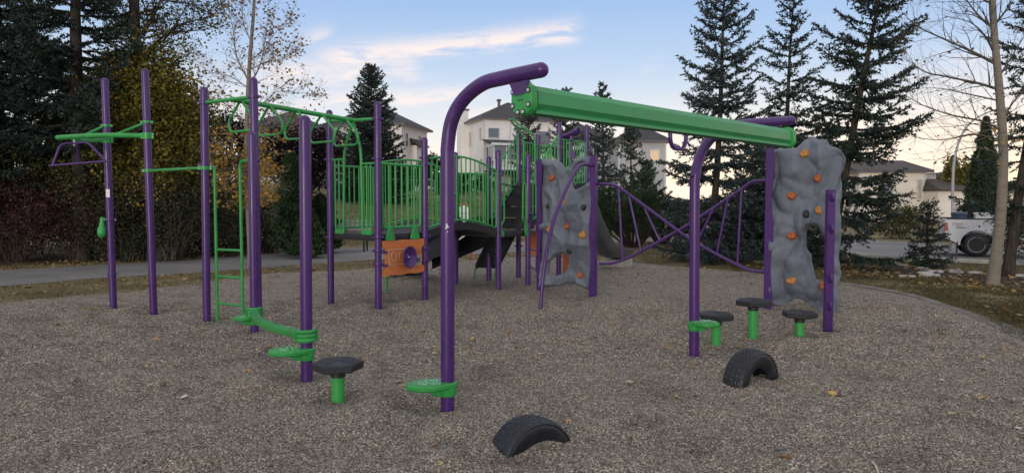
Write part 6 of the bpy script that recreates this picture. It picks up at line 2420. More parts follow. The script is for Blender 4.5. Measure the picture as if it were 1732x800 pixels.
def litter(name, polys, n, seed, size, clump=True):
    r = np.random.default_rng(seed)
    pts = []
    for poly, k_ in polys:
        P = np.array(poly)
        lo, hi = P.min(0), P.max(0)
        Q = r.uniform(lo, hi, (k_ * 5, 2))
        Q = Q[inpoly(Q[:, 0], Q[:, 1], [tuple(p) for p in P])]
        Q = Q[sdist(Q[:, 0], Q[:, 1], outline) < 0.0]
        pts.append(Q[:k_])
    Q = np.concatenate(pts)
    m = len(Q)
    P3 = np.stack([Q[:, 0], Q[:, 1], zt(Q[:, 0], Q[:, 1]) + r.uniform(0.012, 0.05, m)], 1)
    a = unit(np.stack([r.normal(size=m), r.normal(size=m), r.normal(size=m) * 0.25], 1))
    b2 = unit(np.cross(np.stack([r.normal(size=m) * 0.3, r.normal(size=m) * 0.3, np.ones(m)], 1), a))
    s = size * r.uniform(0.5, 1.3, m)[:, None]
    v = np.empty((m, 4, 3), np.float32)
    v[:, 0], v[:, 1], v[:, 2], v[:, 3] = P3 - a * s * .5, P3 + b2 * s * .32, P3 + a * s * .5, P3 - b2 * s * .32
    v[:, 1, 2] += 0.012
    o = link(name, np_mesh(name, v.reshape(-1, 3), np.arange(4 * m).reshape(m, 4)), M_litter, None, kind='stuff')
    return o


gp_ = lambda L: [tuple(G(u, v, GROUND)[:2]) for u, v in L]
litter('leaf_litter', [
    (gp_([(1150, 428), (1430, 452), (1640, 476), (1800, 492), (1800, 510), (1640, 492), (1430, 468), (1240, 452), (1100, 437)]), 900),
    (gp_([(1240, 424), (1430, 434), (1640, 452), (1800, 466), (1800, 494), (1640, 478), (1430, 459), (1240, 440)]), 520),
    (gp_([(1340, 438), (1500, 447), (1500, 456), (1340, 450)]), 420),
    (gp_([(-30, 450), (322, 432), (545, 412), (545, 422), (322, 440), (-30, 460)]), 520),
    (gp_([(0, 487), (341, 463), (560, 447), (870, 430), (870, 436), (560, 456), (322, 476), (0, 506)]), 260),
    (gp_([(1600, 480), (1900, 510), (1900, 600), (1720, 560)]), 110),
    ([(-9, 25), (8, 32.5), (9, 50), (-16, 52)], 420)], 0, 111, 0.12)

# tiny leaf flecks strewn over the farther gravel
r_ = np.random.default_rng(207)
Q_ = np.stack([r_.uniform(-9.5, 8, 2600), r_.uniform(6.0, 20.5, 2600)], 1)
sd_q = sdist(Q_[:, 0], Q_[:, 1], outline)
Q_ = Q_[(sd_q > 0.1) & (r_.random(len(Q_)) < 0.10 + 0.5 * np.exp(-np.maximum(sd_q, 0) / 1.3) + 0.022 * (Q_[:, 1] - 6))]
m_n = len(Q_)
q3 = np.stack([Q_[:, 0], Q_[:, 1], gz(Q_[:, 0], Q_[:, 1]) * np.clip(sdist(Q_[:, 0], Q_[:, 1], outline) / 0.7, 0, 1) + 0.016], 1)
o = leaf_mesh_np('leaf_litter', q3, 0.062 * r_.uniform(0.5, 1.3, m_n), M_litter, None, r_, (0, 0, 0), flat=-0.25, aspect=0.6)
o['kind'] = 'stuff'

# ------------------------------------------------------------------ stepping stones in the mulch
for (u, v, w_, lb) in ((1258, 432, 20, 'pale flat stone, farther left one seen past the crossed climber'), (1283, 428, 20, 'pale flat stone, highest of those seen past the crossed climber'), (1268, 437.5, 18, 'dull flat stone between the others past the crossed climber'),
                       (1283, 443.5, 20, 'pale flat stone nearest the gravel past the crossed climber'), (1534, 469, 26, 'pale round stepping stone nearest the gravel kerb'),
                       (1574, 466.5, 26, 'stepping stone of the middle cluster, nearest the kerb'), (1566, 463, 24, 'thin stepping stone of the middle cluster, left'), (1581, 459.5, 26, 'stepping stone of the middle cluster, farthest from the kerb'),
                       (1612, 455, 22, 'pale stepping stone left of the aspen trunk, farther of two'), (1616, 459, 22, 'pale stepping stone left of the aspen trunk, nearer of two'), (1650, 459, 22, 'long pale stepping stone just left of the aspen trunk'),
                       (1527, 447, 20, 'pale stone at the foot of the leaning spruce, nearest of the row'), (1514, 442.5, 18, 'pale stone at the foot of the leaning spruce, middle of the row'), (1503, 439.5, 16, 'pale stone at the foot of the leaning spruce, farthest of the row'),
                       (1560, 451.5, 18, 'brownish flat stone in the mulch behind the middle cluster'), (1725, 465, 26, 'pale flat stone right of the aspen trunk')):
    p = G(u, v, GROUND)
    r = random.Random(int(u * 3 + v))
    rad = w_ / 2 * p.y / F
    poly = []
    for k in range(14):
        a = 2 * math.pi * k / 14
        q = rad * (1 + r.uniform(-0.13, 0.13))
        poly.append((q * math.cos(a), q * 0.9 * math.sin(a)))
    o = MB().prism(poly, (p.x, p.y, zt1(p.x, p.y) - 0.015), (1, 0, 0), (0, 1, 0), 0.06, 0.012).build('stepping_stone', M_concrete)
    tag(o, lb, 'stone', 'stepping stones in the mulch')

# ------------------------------------------------------------------ houses
class Local:
    """axes of a building: s along the front wall, d back into the building"""
    def __init__(self, root):
        self.root = root


def win(root, face, s, z, w_, h_, mats, frame=0.09, mull=None, name='window', W_=0, Dp=0):
    """framed window; face 'f' front (y=0), 'l' left side (x=0), 'r' right side (x=W)"""
    if face == 'f':
        o, ux, n = Vector((s, 0, z)), Vector((1, 0, 0)), Vector((0, -1, 0))
    elif face == 'l':
        o, ux, n = Vector((0, s, z)), Vector((0, -1, 0)), Vector((-1, 0, 0))
    else:
        o, ux, n = Vector((W_, s, z)), Vector((0, 1, 0)), Vector((1, 0, 0))
    f = MB()
    for (a, b2, c, d) in ((-w_ / 2 - frame, w_ / 2 + frame, h_, h_ + frame), (-w_ / 2 - frame, w_ / 2 + frame, -frame, 0), (-w_ / 2 - frame, -w_ / 2, 0, h_), (w_ / 2, w_ / 2 + frame, 0, h_)):
        f.box(o + ux * (a + b2) / 2 + Z1 * (c + d) / 2 + n * 0.04, (b2 - a, 0.10, d - c), (ux, n, Z1))
    if mull == 'v':
        f.box(o + Z1 * h_ / 2 + n * 0.03, (0.06, 0.06, h_), (ux, n, Z1))
    if mull == 'h':
        f.box(o + Z1 * h_ / 2 + n * 0.03, (w_, 0.06, 0.06), (ux, n, Z1))
    fo = f.build(name, M_trim, root, local=True)
    MB().box(o + Z1 * h_ / 2 + n * 0.012, (w_, 0.02, h_), (ux, n, Z1)).build('pane', mats, fo, local=True)
    return fo


def hip_roof(root, x0, x1, y0, y1, z, rise, mat, over=0.5, th=0.18, gable=None):
    x0, x1, y0, y1 = x0 - over, x1 + over, y0 - over, y1 + over
    hx, hy = (x1 - x0) / 2, (y1 - y0) / 2
    run = min(hx, hy)
    if gable == 'x':          # ridge along x, gables at the ends
        a, b2 = (x0, (y0 + y1) / 2), (x1, (y0 + y1) / 2)
    elif gable == 'y':
        a, b2 = ((x0 + x1) / 2, y0), ((x0 + x1) / 2, y1)
    elif hx > hy:
        a, b2 = (x0 + run, (y0 + y1) / 2), (x1 - run, (y0 + y1) / 2)
    else:
        a, b2 = ((x0 + x1) / 2, y0 + run), ((x0 + x1) / 2, y1 - run)
    v = [(x0, y0, z), (x1, y0, z), (x1, y1, z), (x0, y1, z), (a[0], a[1], z + rise), (b2[0], b2[1], z + rise)]
    if hx > hy or gable == 'x':
        f = [(0, 1, 5, 4), (1, 2, 5), (2, 3, 4, 5), (3, 0, 4)]
    else:
        f = [(0, 1, 4), (1, 2, 5, 4), (2, 3, 5), (3, 0, 4, 5)]
    m_ = MB()
    m_.add(v + [(p[0], p[1], p[2] - 0.03) for p in v[:4]], f + [(9, 8, 7, 6), (0, 6, 7, 1), (1, 7, 8, 2), (2, 8, 9, 3), (3, 9, 6, 0)])
    ro_ = m_.build('roof', mat, root, local=True, angle=10)
    fb = MB()
    for (p, q) in (((x0, y0), (x1, y0)), ((x1, y0), (x1, y1)), ((x1, y1), (x0, y1)), ((x0, y1), (x0, y0))):
        fb.bar((p[0], p[1], z - 0.03 - th / 2), (q[0], q[1], z - 0.03 - th / 2), 0.06, th)
    fb.build('fascia', M_fascia, ro_, local=True)
    # soffit
    MB().box(((x0 + x1) / 2, (y0 + y1) / 2, z - th - 0.02), (x1 - x0 - 0.07, y1 - y0 - 0.07, 0.04)).build('soffit', M_trim, ro_, local=True)
    return ro_


def house(name, label, u, Y, vbase, veave, W_, Dp, front, rise, wall, roofm, gable=None):
    """corner at picture column u; front = direction of the front wall in degrees"""
    X = XY(u, Y)
    zb = zt1(X, Y)
    ze = at(u, veave, Y).z
    o = thing(name, label, 'house', (X, Y, zb), R(front), 'houses around the park')
    h_ = ze - zb
    MB().box((W_ / 2, Dp / 2, (h_ - 1.5) / 2 - 0.0), (W_, Dp, h_ + 1.5 - 0.1)).build('wall', wall, o, local=True)
    ro_ = hip_roof(o, 0, W_, 0, Dp, h_ + 0.1, rise, roofm, gable=gable)
    cb = MB()
    for (x, y) in ((0, 0), (W_, 0)):
        cb.box((x, y, h_ / 2 - 0.1), (0.16, 0.16, h_ - 0.1))
    cb.build('corner_trim', M_trim, o, local=True, kind='stuff')
    return o, h_, ro_


# middle house: cream siding, sun room, chimney
hm, hh_, rf_ = house('house', 'cream sided house with a glazed sun room, middle of the rise', 819, 75, 318, 200, 8.6, 8.8, 21.0, 2.3, M_side_cream, M_roof)
win(hm, 'f', 1.05, hh_ - 2.0, 1.15, 0.95, M_glass)
win(hm, 'l', 1.0, hh_ - 2.1, 0.7, 1.1, M_blind)
win(hm, 'l', 4.6, hh_ - 2.5, 0.7, 1.35, M_blind)
win(hm, 'l', 0.75, hh_ - 5.9, 0.7, 1.6, M_glass, mull='h')
win(hm, 'l', 7.7, hh_ - 5.6, 0.8, 1.5, M_glass, mull='h')
win(hm, 'f', 6.9, hh_ - 2.4, 1.4, 1.2, M_glass)
# sun room
sr = bpy.data.objects.new('sun_room', None)
scene.collection.objects.link(sr)
sr.parent = hm
zf, zc = hh_ - 5.35, hh_ - 2.95
fr_ = MB()
xs_ = [0.25, 1.6, 2.9, 4.2, 5.5]
for x in xs_:
    fr_.box((x, -2.4, (zf + zc) / 2), (0.11, 0.11, zc - zf))
for yy in (-1.6, -0.8):
    fr_.box((0.25, yy, (zf + zc) / 2), (0.11, 0.09, zc - zf))
for zz, th in ((zf, 0.30), (zf + 0.85, 0.10), (zc, 0.2)):
    fr_.box((2.87, -2.4, zz), (5.24, 0.14, th))
    fr_.box((0.25, -1.17, zz), (0.14, 2.32, th))
fro = fr_.build('frame', M_white, sr, local=True)
for i in range(4):
    MB().box(((xs_[i] + xs_[i + 1]) / 2, -2.4, (zf + zc) / 2 + 0.45), (1.2, 0.02, zc - zf - 1.0)).build('pane', M_glass if i != 2 else M_blind, sr, local=True)
    MB().box(((xs_[i] + xs_[i + 1]) / 2, -2.4, zf + 0.46), (1.2, 0.025, 0.66)).build('panel', M_trim, sr, local=True)
MB().box((0.25, -1.2, (zf + zc) / 2 + 0.4), (0.02, 2.2, zc - zf - 1.0)).build('pane', M_glass, sr, local=True)
m_ = MB()
m_.add([(-0.15, -2.8, zc + 0.16), (5.9, -2.8, zc + 0.16), (5.9, 0.05, zc + 0.75), (-0.15, 0.05, zc + 0.75), (-0.15, -2.8, zc + 0.06), (5.9, -2.8, zc + 0.06), (5.9, 0.05, zc + 0.6), (-0.15, 0.05, zc + 0.6)], [(0, 1, 2, 3), (7, 6, 5, 4), (0, 4, 5, 1), (1, 5, 6, 2), (2, 6, 7, 3), (3, 7, 4, 0)])
m_.build('roof', M_roof, sr, local=True)
MB().box((2.87, -2.84, zc + 0.06), (6.1, 0.07, 0.24)).build('gutter', M_white, sr, local=True)
m_ = MB().box((2.87, -1.2, zf - 0.24), (5.5, 2.7, 0.2))
m_.build('floor_deck', M_fascia, sr, local=True)
for x in (0.4, 2.9, 5.3):
    MB().box((x, -2.3, zf / 2 - 0.4), (0.16, 0.16, zf)).build('deck_post', M_trim, sr, local=True)
MB().box((4.2, -0.02, zf * 0.42), (2.2, 0.06, 2.1)).build('patio_door', M_glass, hm, local=True)
MB().box((-0.45, 6.2, hh_ / 2 + 0.6), (0.9, 1.5, hh_ + 1.6)).build('chimney', M_side_cream, hm, local=True)
MB().box((-0.45, 6.2, hh_ + 1.5), (1.1, 1.7, 0.18)).build('chimney_cap', M_fascia, hm, local=True)
MB().lathe([(0.16, 0), (0.16, 0.8), (0.28, 0.85), (0.28, 1.0), (0.0001, 1.1)], (2.9, 3.4, hh_ + 1.5), (0, 0, 1), 12).build('roof_vent', M_fascia, rf_, local=True)
m_ = MB()
m_.box((-0.6, 8.2, hh_ - 5.4), (1.4, 2.0, 0.16))
m_.add([(-1.4, 7.1, hh_ - 4.3), (0, 7.1, hh_ - 3.5), (0, 9.2, hh_ - 3.5), (-1.4, 9.2, hh_ - 4.3)], [(0, 1, 2, 3)])
m_.build('side_porch_roof', M_roof, hm, local=True, kind='stuff')

# left rear house beside the spruce
hl, h2_, rf2 = house('house', 'grey sided house with a dark hip roof behind the broad spruce', 680, 70, 318, 210, 8.0, 7.4, -12.5 + 180 - 180, 2.2, M_side_beige, M_roof)
hl.rotation_euler = (0, 0, R(167.0))
# its front direction runs left from the corner, so the long side faces right
for c in list(hl.children):
    pass
hl.rotation_euler = (0, 0, R(-12.9))
hl.location.x -= 7.8
hl.location.y += 1.78
for (s, z, w_, h_, mt) in ((1.4, h2_ - 2.3, 1.0, 1.1, M_glowpane), (3.2, h2_ - 2.3, 1.0, 1.1, M_blind), (1.7, h2_ - 4.9, 2.0, 1.3, M_glowpane), (5.6, h2_ - 4.9, 1.2, 1.2, M_glass)):
    win(hl, 'f', s, z, w_, h_, mt, mull='v' if w_ > 1.5 else None)
win(hl, 'r', 1.3, h2_ - 2.1, 0.7, 1.3, M_glass, mull='h', W_=8.0)
win(hl, 'r', 5.0, h2_ - 2.0, 0.7, 1.2, M_glass, mull='h', W_=8.0)
MB().box((8.3, 3.8, h2_ * 0.35), (0.7, 2.6, h2_ * 0.72)).build('bay', M_side_beige, hl, local=True)
m_ = MB()
m_.add([(8.0, 2.2, h2_ * 0.71 + 0.75), (9.0, 2.2, h2_ * 0.71 + 0.05), (9.0, 5.4, h2_ * 0.71 + 0.05), (8.0, 5.4, h2_ * 0.71 + 0.75), (8.0, 2.2, h2_ * 0.71 + 0.6), (9.0, 2.2, h2_ * 0.71 - 0.08), (9.0, 5.4, h2_ * 0.71 - 0.08), (8.0, 5.4, h2_ * 0.71 + 0.6)], [(0, 1, 2, 3), (7, 6, 5, 4), (0, 4, 5, 1), (1, 5, 6, 2), (2, 6, 7, 3), (3, 7, 4, 0)])
m_.build('bay_roof', M_roof, hl, local=True)
# a timber deck with railing on its left
zd = h2_ - 5.3
dk = MB().box((-2.2, 1.2, zd), (4.6, 3.6, 0.2)).build('timber_deck', M_deckwood, hl, local=True)
rl_ = MB().box((-2.2, -0.6, zd + 1.05), (4.6, 0.1, 0.09)).build('deck_rail', M_deckwood, dk, local=True)
for i in range(24):
    MB().box((-4.4 + i * 0.19, -0.6, zd + 0.55), (0.07, 0.05, 0.95)).build('baluster', M_deckwood, dk, local=True)
for x in (-4.3, -2.2, -0.2):
    MB().box((x, -0.5, zd / 2 - 0.4), (0.15, 0.15, zd + 0.8)).build('deck_post', M_deckwood, dk, local=True)

# house farther left, its roof over the loop ladder
h1, h1h, _r = house('house', 'low grey house with a dark roof seen through the loop ladder', 545, 62, 318, 221, 7.0, 8.0, 0, 2.0, M_side_grey, M_roof)
h1.location.x -= 7.2
win(h1, 'f', 5.3, h1h - 2.2, 1.4, 1.2, M_glass, mull='v')
win(h1, 'r', 1.5, h1h - 2.2, 1.2, 1.2, M_glass, W_=7.0)
# right-middle house with the glowing window
h4, h4h, _r = house('house', 'grey house with one glowing window right of the middle spruces', 1046, 66, 310, 239, 4.3, 8.0, 0, 1.75, M_side_grey, M_roof)
win(h4, 'f', 3.3, h4h - 1.75, 0.75, 0.9, M_glowpane)
win(h4, 'f', 1.2, h4h - 1.75, 0.9, 0.9, M_glass)
win(h4, 'r', 2.2, h4h - 4.2, 1.0, 1.2, M_glass, W_=4.3)
MB().box((4.5, 3.2, h4h - 3.1), (1.0, 4.0, 0.14)).build('side_roof', M_roof, h4, local=True)
# bluish house between the spruces
h5, h5h, _r = house('house', 'bluish house glimpsed between the spruces behind the telescope', 936, 82, 310, 236, 6.6, 8.0, 4, 2.2, M_side_blue, M_roof)
win(h5, 'f', 1.6, h5h - 2.2, 1.3, 1.3, M_glass, mull='v')
win(h5, 'f', 4.6, h5h - 2.2, 1.3, 1.3, M_glass, mull='v')
# big house across the road at right
h6, h6h, _r = house('house', 'large pale house with a dark garage across the road at right', 1452, 62, 385, 290, 5.7, 9.0, 0, 1.1, M_side_warm, M_roof_brown, gable='x')
win(h6, 'f', 5.25, h6h - 2.45, 0.32, 1.7, M_blind)
MB().box((6.25, 3.0, h6h / 2 - 0.4), (1.1, 5.5, h6h + 0.3)).build('wing', M_side_grey, h6, local=True)
win(h6, 'f', 2.2, h6h - 2.3, 1.2, 1.2, M_glass)
MB().box((7.0, 0.6, 1.1), (2.7, 5.4, 3.4)).build('garage', M_side_warm, h6, local=True)
m_ = MB()
m_.add([(5.55, -2.5, 2.78), (8.75, -2.5, 2.78), (8.75, 3.6, 2.78), (5.55, 3.6, 2.78), (5.75, 0.4, 3.75), (6.7, 0.4, 3.75), (5.55, -2.5, 2.62), (8.75, -2.5, 2.62), (8.75, 3.6, 2.62), (5.55, 3.6, 2.62)],
       [(0, 1, 5, 4), (1, 2, 5), (2, 3, 4, 5), (3, 0, 4), (0, 6, 7, 1), (1, 7, 8, 2), (2, 8, 9, 3), (3, 9, 6, 0), (9, 8, 7, 6)])
m_.build('garage_roof', M_roof_brown, h6, local=True, angle=10)
h7, h7h, _r = house('house', 'small far white house beyond the garage', 1590, 95, 345, 312, 3.0, 6.0, 0, 1.6, M_side_cream, M_roof, gable='y')
win(h7, 'f', 1.5, h7h - 1.9, 1.0, 1.2, M_glass)
h8, h8h, _r = house('house', 'far white gabled house left of the columnar cedar', 1627, 90, 345, 315, 4.2, 6.0, 0, 1.8, M_side_cream, M_roof, gable='y')
win(h8, 'f', 2.0, h8h - 2.0, 1.2, 1.2, M_glass)
h9, h9h, _r = house('house', 'brown roofed house behind the spruce at the right edge', 1700, 70, 360, 325, 8.0, 7.0, 0, 1.2, M_side_warm, M_roof_brown)
win(h9, 'f', 2.0, h9h - 2.0, 1.4, 1.2, M_glass)
# a dark boat-shaped roof far left filler is not needed: the spruces close that side

# ------------------------------------------------------------------ wire fence at the top of the lawn
fn = thing('wire_fence', 'grey wire fence on the lawn crest by the left houses', 'fence', (-12, 51, zt1(-12, 51)))
fx0, fx1 = XY(530, 51), XY(735, 51)
nf = 8
fp = []
for i in range(nf + 1):
    x = fx0 + (fx1 - fx0) * i / nf
    z = zt1(x, 51)
    fp.append(Vector((x, 51, z)))
    MB().tube([(x, 51, z - 0.2), (x, 51, z + 1.35)], 0.03, 8, dome=2).build('post', M_galv, fn)
MB().tube([p + Z1 * 1.32 for p in fp], 0.022, 8).build('top_rail', M_galv, fn)
wm = MB()
for i in range(nf):
    a, b2 = fp[i], fp[i + 1]
    nW = 14
    for k in range(nW):
        for (t0, t1) in ((k / nW, (k + 3) / nW), ((k + 3) / nW, k / nW)):
            if max(t0, t1) <= 1:
                wm.bar(a.lerp(b2, t0) + Z1 * 0.05, a.lerp(b2, t1) + Z1 * 1.3, 0.007, 0.007, up=(0, 1, 0))
wm.build('wire_mesh', M_galv, fn, kind='stuff')

# ------------------------------------------------------------------ bench beyond the path
by_ = 23.6
bx0, bx1 = XY(545, by_), XY(628, by_)
bnz = zt1((bx0 + bx1) / 2, by_)
bn_ = thing('park_bench', 'grey slatted park bench beyond the path, seen under the first deck rails', 'bench', ((bx0 + bx1) / 2, by_, bnz))
zt_b = at(866, 372, by_).z
for i, (dy, dz) in enumerate(((0.10, -0.05), (0.06, -0.17), (0.03, -0.29))):
    MB().box(((bx0 + bx1) / 2, by_ + dy, zt_b + dz), (bx1 - bx0, 0.035, 0.09)).build('back_slat', M_wood, bn_)
for i in range(4):
    MB().box(((bx0 + bx1) / 2, by_ - 0.06 - i * 0.115, zt_b - 0.43), (bx1 - bx0, 0.095, 0.04)).build('seat_slat', M_wood, bn_)
for x in (bx0 + 0.15, bx1 - 0.15):
    m_ = MB()
    m_.tube(fillet([(x, by_ + 0.14, zt_b), (x, by_ + 0.02, zt_b - 0.46), (x, by_ - 0.46, zt_b - 0.46), (x, by_ - 0.46, bnz)], 0.06), 0.03, 8)
    m_.tube([(x, by_ + 0.02, zt_b - 0.46), (x, by_ + 0.06, bnz)], 0.03, 8)
    m_.build('leg', M_rubber_dark, bn_)

# ------------------------------------------------------------------ rules sign beyond the bridge
sg = G(784.5, 437, GROUND)
sy = sg.y
sn_o = thing('notice_sign', 'orange arched frame holding a white notice board beyond the bridge', 'sign', (sg.x, sy, GROUND))
ztop_s = at(785, 345, sy).z
hw = 0.215
orr = MB()
arc = [Vector((sg.x + hw * math.cos(a), sy, ztop_s - hw + hw * math.sin(a))) for a in [math.pi * k / 12 for k in range(13)]]
orr.tube([Vector((sg.x + hw, sy, GROUND - 0.1))] + arc + [Vector((sg.x - hw, sy, GROUND - 0.1))], 0.035, 10)
orr.build('frame', M_hold_orange, sn_o)
zb_s = ztop_s - 1.12
poly = [(-hw + 0.04, zb_s), (hw - 0.04, zb_s), (hw - 0.04, ztop_s - hw)] + [((hw - 0.04) * math.cos(a), ztop_s - hw + (hw - 0.04) * math.sin(a)) for a in [math.pi * k / 10 for k in range(1, 10)]] + [(-hw + 0.04, ztop_s - hw)]
bo = MB().prism(poly, (sg.x, sy + 0.015, 0), (1, 0, 0), (0, 0, 1), 0.03).build('board', M_white, sn_o)
rr_ = random.Random(4)
ln = MB()
zz = ztop_s - 0.26
while zz > zb_s + 0.08:
    x = -0.11
    while x < 0.10:
        w_ = rr_.uniform(0.012, 0.035)
        ln.box((sg.x + x + w_ / 2, sy - 0.0185, zz), (w_, 0.003, 0.018))
        x += w_ + 0.012
    zz -= rr_.choice((0.045, 0.045, 0.08))
ln.build('printed_lines', M_fascia, bo, kind='stuff')

# ------------------------------------------------------------------ street lamp
ly_ = 43.0
lx_ = XY(1611, ly_)
lz_ = zt1(lx_, ly_)
lp = thing('street_lamp', 'grey street lamp with a long curved arm over the far road', 'street lamp', (lx_, ly_, lz_))
pts = [(lx_, ly_, lz_), at(1612, 300, ly_), at(1616, 262, ly_), at(1627, 228, ly_), at(1646, 204, ly_), at(1672, 190, ly_), at(1692, 185, ly_)]
pts = [Vector(p) for p in catmull([tuple(p) for p in pts], 6)]
MB().tube(pts, [0.085 - 0.045 * i / (len(pts) - 1) for i in range(len(pts))], 12).build('pole', M_galv, lp)
e = pts[-1]
MB().prism([(-0.1, -0.02), (0.5, -0.05), (0.62, 0.02), (0.45, 0.10), (0.0, 0.08)], e + Vector((0, -0.13, 0)), (1, 0, 0), (0, 0, 1), -0.26, 0.02).build('lamp_head', M_galv, lp)
MB().lathe([(0.2, 0), (0.2, 0.25), (0.14, 0.3)], (lx_, ly_, lz_ - 0.05), (0, 0, 1), 14).build('base', M_galv, lp)

# ------------------------------------------------------------------ white pickup on the road
tdir = Vector((0.90, -0.436, 0)).normalized()
tk0 = G(1651, 435, GROUND - 0.12)                          # contact of the near rear wheel
rz_ = math.atan2(tdir.y, tdir.x)
nrm = Vector((tdir.y, -tdir.x, 0))                # towards the viewer
org = Vector((tk0.x, tk0.y, GROUND - 0.12)) - tdir * 0.86
tr_ = thing('pickup_truck', 'white pickup truck parked on the road behind the aspen', 'truck', (org.x, org.y, GROUND - 0.114), rz_)
M_carwhite = paint('car_white', (0.66, 0.67, 0.69), 0.22, dirt=0.06, spec=0.6)
M_tail = paint('tail_lamp', (0.35, 0.02, 0.02), 0.25)
WB, RW = 3.25, 0.385
xr, xf = 0.86, 4.33
BW = 1.80


def arch(xc, r_=0.47, zc=0.40, n=10):
    return [(xc + r_ * math.cos(a), zc + r_ * math.sin(a)) for a in [math.pi * (1 - k / n) for k in range(n + 1)]]


def side(poly, y, th, mat, name, parent=tr_, **kw):
    return MB().prism(poly, (0, y, 0), (1, 0, 0), (0, 0, 1), th, 0.015).build(name, mat, parent, local=True, **kw)


# local frame: x forward along the truck, y: near side is negative
body = [(0.02, 0.58), (0.02, 0.62)]
bed = [(0.0, 0.60)] + arch(xr) + [(1.95, 0.48), (1.95, 1.18), (0.03, 1.20), (-0.01, 1.12)]
bed_o = None
for y in (0.0, BW - 0.06):
    s_ = side(bed, y, -0.06, M_carwhite, 'bed_side')
MB().box((0.03, BW / 2, 0.88), (0.06, BW - 0.14, 0.60)).build('tailgate', M_carwhite, tr_, local=True)
MB().box((1.0, BW / 2, 0.66), (1.86, BW - 0.15, 0.06)).build('bed_floor', M_rubber_dark, tr_, local=True)
for y in (0.03, BW - 0.03):
    MB().box((0.99, y, 1.205), (1.92, 0.09, 0.035)).build('bed_rail', M_rubber_dark, tr_, local=True)
cab = [(1.97, 0.50), (3.42, 0.46), (3.5, 0.47)] + [(4.33 + 0.47 * math.cos(a), 0.40 + 0.47 * math.sin(a)) for a in [math.pi * (1 - k / 10) for k in range(11)]] + [(5.15, 0.45), (5.22, 0.62), (5.2, 0.95), (5.0, 1.06), (4.0, 1.14), (1.97, 1.18)]
for y in (0.0, BW - 0.06):
    side(cab, y, -0.06, M_carwhite, 'door_side')
MB().prism([(4.0, 1.13), (5.02, 1.05), (5.18, 0.94), (5.2, 0.62), (5.1, 0.62), (5.08, 0.9), (4.9, 1.0), (4.0, 1.08)], (0, 0.065, 0), (1, 0, 0), (0, 0, 1), -(BW - 0.13)).build('hood', M_carwhite, tr_, local=True)
ghs = [(1.97, 1.15), (2.02, 1.20), (2.22, 1.66), (2.45, 1.73), (3.35, 1.72), (3.55, 1.64), (4.02, 1.14)]
for y in (0.05, BW - 0.09):
    win_o = MB().prism([(2.12, 1.2), (2.30, 1.60), (2.50, 1.655), (3.33, 1.645), (3.48, 1.60), (3.86, 1.2)], (0, y, 0), (1, 0, 0), (0, 0, 1), -0.02).build('side_window', M_glass, tr_, local=True)
    fr2 = MB()
    for a, b2 in zip(ghs[1:-1], ghs[2:]):
        fr2.bar((a[0], y + 0.01, a[1]), (b2[0], y + 0.01, b2[1]), 0.06, 0.07, up=(0, 1, 0))
    fr2.bar((2.95, y + 0.01, 1.18), (2.93, y + 0.01, 1.68), 0.05, 0.08, up=(0, 1, 0))
    fr2.build('cab_pillar', M_carwhite, tr_, local=True)
MB().box((2.88, BW / 2, 1.725), (1.05, BW - 0.22, 0.05)).build('cab_roof', M_carwhite, tr_, local=True)
MB().box((2.1, BW / 2, 1.42), (0.03, BW - 0.3, 0.4)).build('rear_window', M_glass, tr_, local=True)
m_ = MB()
m_.add([(3.56, 0.12, 1.64), (4.02, 0.08, 1.15), (4.02, BW - 0.08, 1.15), (3.56, BW - 0.12, 1.64), (3.54, 0.12, 1.62), (4.0, 0.08, 1.13), (4.0, BW - 0.08, 1.13), (3.54, BW - 0.12, 1.62)], [(0, 1, 2, 3), (7, 6, 5, 4), (0, 4, 5, 1), (1, 5, 6, 2), (2, 6, 7, 3), (3, 7, 4, 0)])
m_.build('windscreen', M_glass, tr_, local=True)
MB().box((5.2, BW / 2, 0.5), (0.16, BW - 0.05, 0.24)).build('front_bumper', M_rubber_dark, tr_, local=True)
MB().prism([(-0.20, 0.50), (0.12, 0.46), (0.14, 0.60), (0.0, 0.66), (-0.22, 0.66)], (0, 0.0, 0), (1, 0, 0), (0, 0, 1), -BW, 0.02).build('rear_bumper', M_rubber_dark, tr_, local=True)
for y in (-0.012, BW - 0.05):
    MB().prism([(-0.035, 0.80), (0.09, 0.82), (0.05, 1.08), (-0.035, 1.08)], (0, y, 0), (1, 0, 0), (0, 0, 1), -0.07, 0.008).build('tail_lamp', M_tail, tr_, local=True)
MB().box((2.6, BW / 2, 0.5), (4.6, 0.9, 0.18)).build('chassis', M_rubber_dark, tr_, local=True)
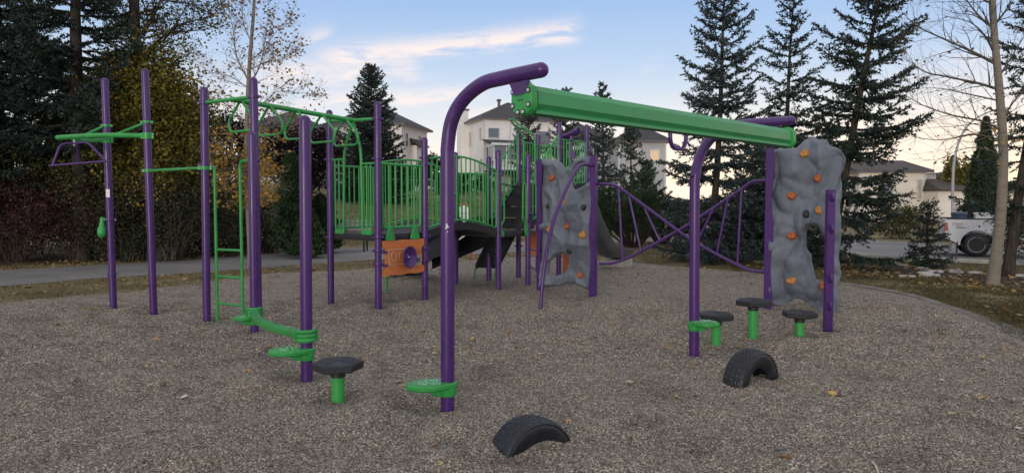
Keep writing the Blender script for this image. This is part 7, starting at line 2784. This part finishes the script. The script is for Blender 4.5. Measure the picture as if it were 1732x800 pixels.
for xc in (xr, xf):
    for y, sg_ in ((-0.02, -1), (BW - 0.02, 1)):
        fl = MB()
        ring_o = [(xc + 0.50 * math.cos(a), 0.40 + 0.50 * math.sin(a)) for a in [math.pi * (1.02 - 1.04 * k / 14) for k in range(15)]]
        ring_i = [(xc + 0.445 * math.cos(a), 0.40 + 0.445 * math.sin(a)) for a in [math.pi * (-0.02 + 1.04 * k / 14) for k in range(15)]]
        fl.prism(ring_o + ring_i, (0, y, 0), (1, 0, 0), (0, 0, 1), -0.05)
        fl.build('wheel_flare', M_carwhite, tr_, local=True)
        wl = MB()
        wc_ = Vector((xc, 0.12 if sg_ < 0 else BW - 0.12, RW))
        wl.lathe([(0.22, -0.12), (0.33, -0.125), (0.37, -0.10), (RW, -0.07), (RW, 0.07), (0.37, 0.10), (0.33, 0.125), (0.22, 0.12)], wc_, (0, 1, 0), 36)
        wo = wl.build('tyre', M_tyre, tr_, local=True)
        ri = MB()
        ri.lathe([(0.24, -0.13 * 1), (0.235, -0.125), (0.20, -0.06), (0.0001, -0.05)] if sg_ < 0 else [(0.24, 0.13), (0.235, 0.125), (0.20, 0.06), (0.0001, 0.05)], wc_, (0, 1, 0), 30)
        ri.build('rim_well', M_rubber_dark, wo, local=True)
        rm = MB()
        rm.tube([wc_ + Vector((0.232 * math.cos(a), sg_ * 0.125, 0.232 * math.sin(a))) for a in [2 * math.pi * k / 30 for k in range(31)]], 0.013, 6, cap=False)
        for k in range(6):
            a = 2 * math.pi * k / 6
            rm.bar(wc_ + Vector((0.05 * math.cos(a), sg_ * 0.10, 0.05 * math.sin(a))), wc_ + Vector((0.225 * math.cos(a), sg_ * 0.115, 0.225 * math.sin(a))), 0.045, 0.02, up=(0, 1, 0))
        rm.lathe([(0.06, 0.0), (0.06, 0.02), (0.0001, 0.03)], wc_ + Vector((0, sg_ * 0.095, 0)), (0, sg_, 0), 14)
        rm.build('rim', M_galv, wo, local=True)
# mud flap and the red and grey decal
MB().box((0.34, 0.10, 0.30), (0.03, 0.22, 0.36)).build('mud_flap', M_rubber_dark, tr_, local=True)
tx = bpy.data.curves.new('decal', 'FONT')
tx.body = 'TRD'
tx.size = 0.15
tx.shear = 0.35
tx.extrude = 0.0015
to2 = bpy.data.objects.new('decal', tx)
scene.collection.objects.link(to2)
to2.parent = tr_
to2.location = (0.16, -0.0035, 0.97)
to2.rotation_euler = (R(90), 0, 0)
tx.materials.append(paint('decal_red', (0.30, 0.04, 0.03), 0.4))
MB().box((0.42, -0.003, 0.925), (0.26, 0.003, 0.028)).build('decal_bar', M_fascia, tr_, local=True)
# blue and white goods in the load bed
lb_ = thing('load_box', 'blue tub standing in the bed of the white pickup', 'tub', tuple(org + tdir * 0.42 + Vector((0, 0, 0.58)) - nrm * 0.5))
q = org + tdir * 0.42 - nrm * 0.5
MB().lathe([(0.18, 0), (0.22, 0.62), (0.24, 0.64), (0.24, 0.68), (0.2, 0.72), (0.0001, 0.74)], (q.x, q.y, GROUND + 0.58), (0, 0, 1), 18).build('tub', paint('tub_blue', (0.05, 0.085, 0.14), 0.5), lb_)
q = org + tdir * 1.15 - nrm * 0.6
o = MB().box((q.x, q.y, GROUND + 0.91), (0.55, 0.45, 0.66), (tdir, nrm, Z1)).box((q.x, q.y, GROUND + 1.26), (0.6, 0.5, 0.05), (tdir, nrm, Z1)).build('cooler_box', M_white)
tag(o, 'white lidded box standing in the bed of the white pickup', 'box')
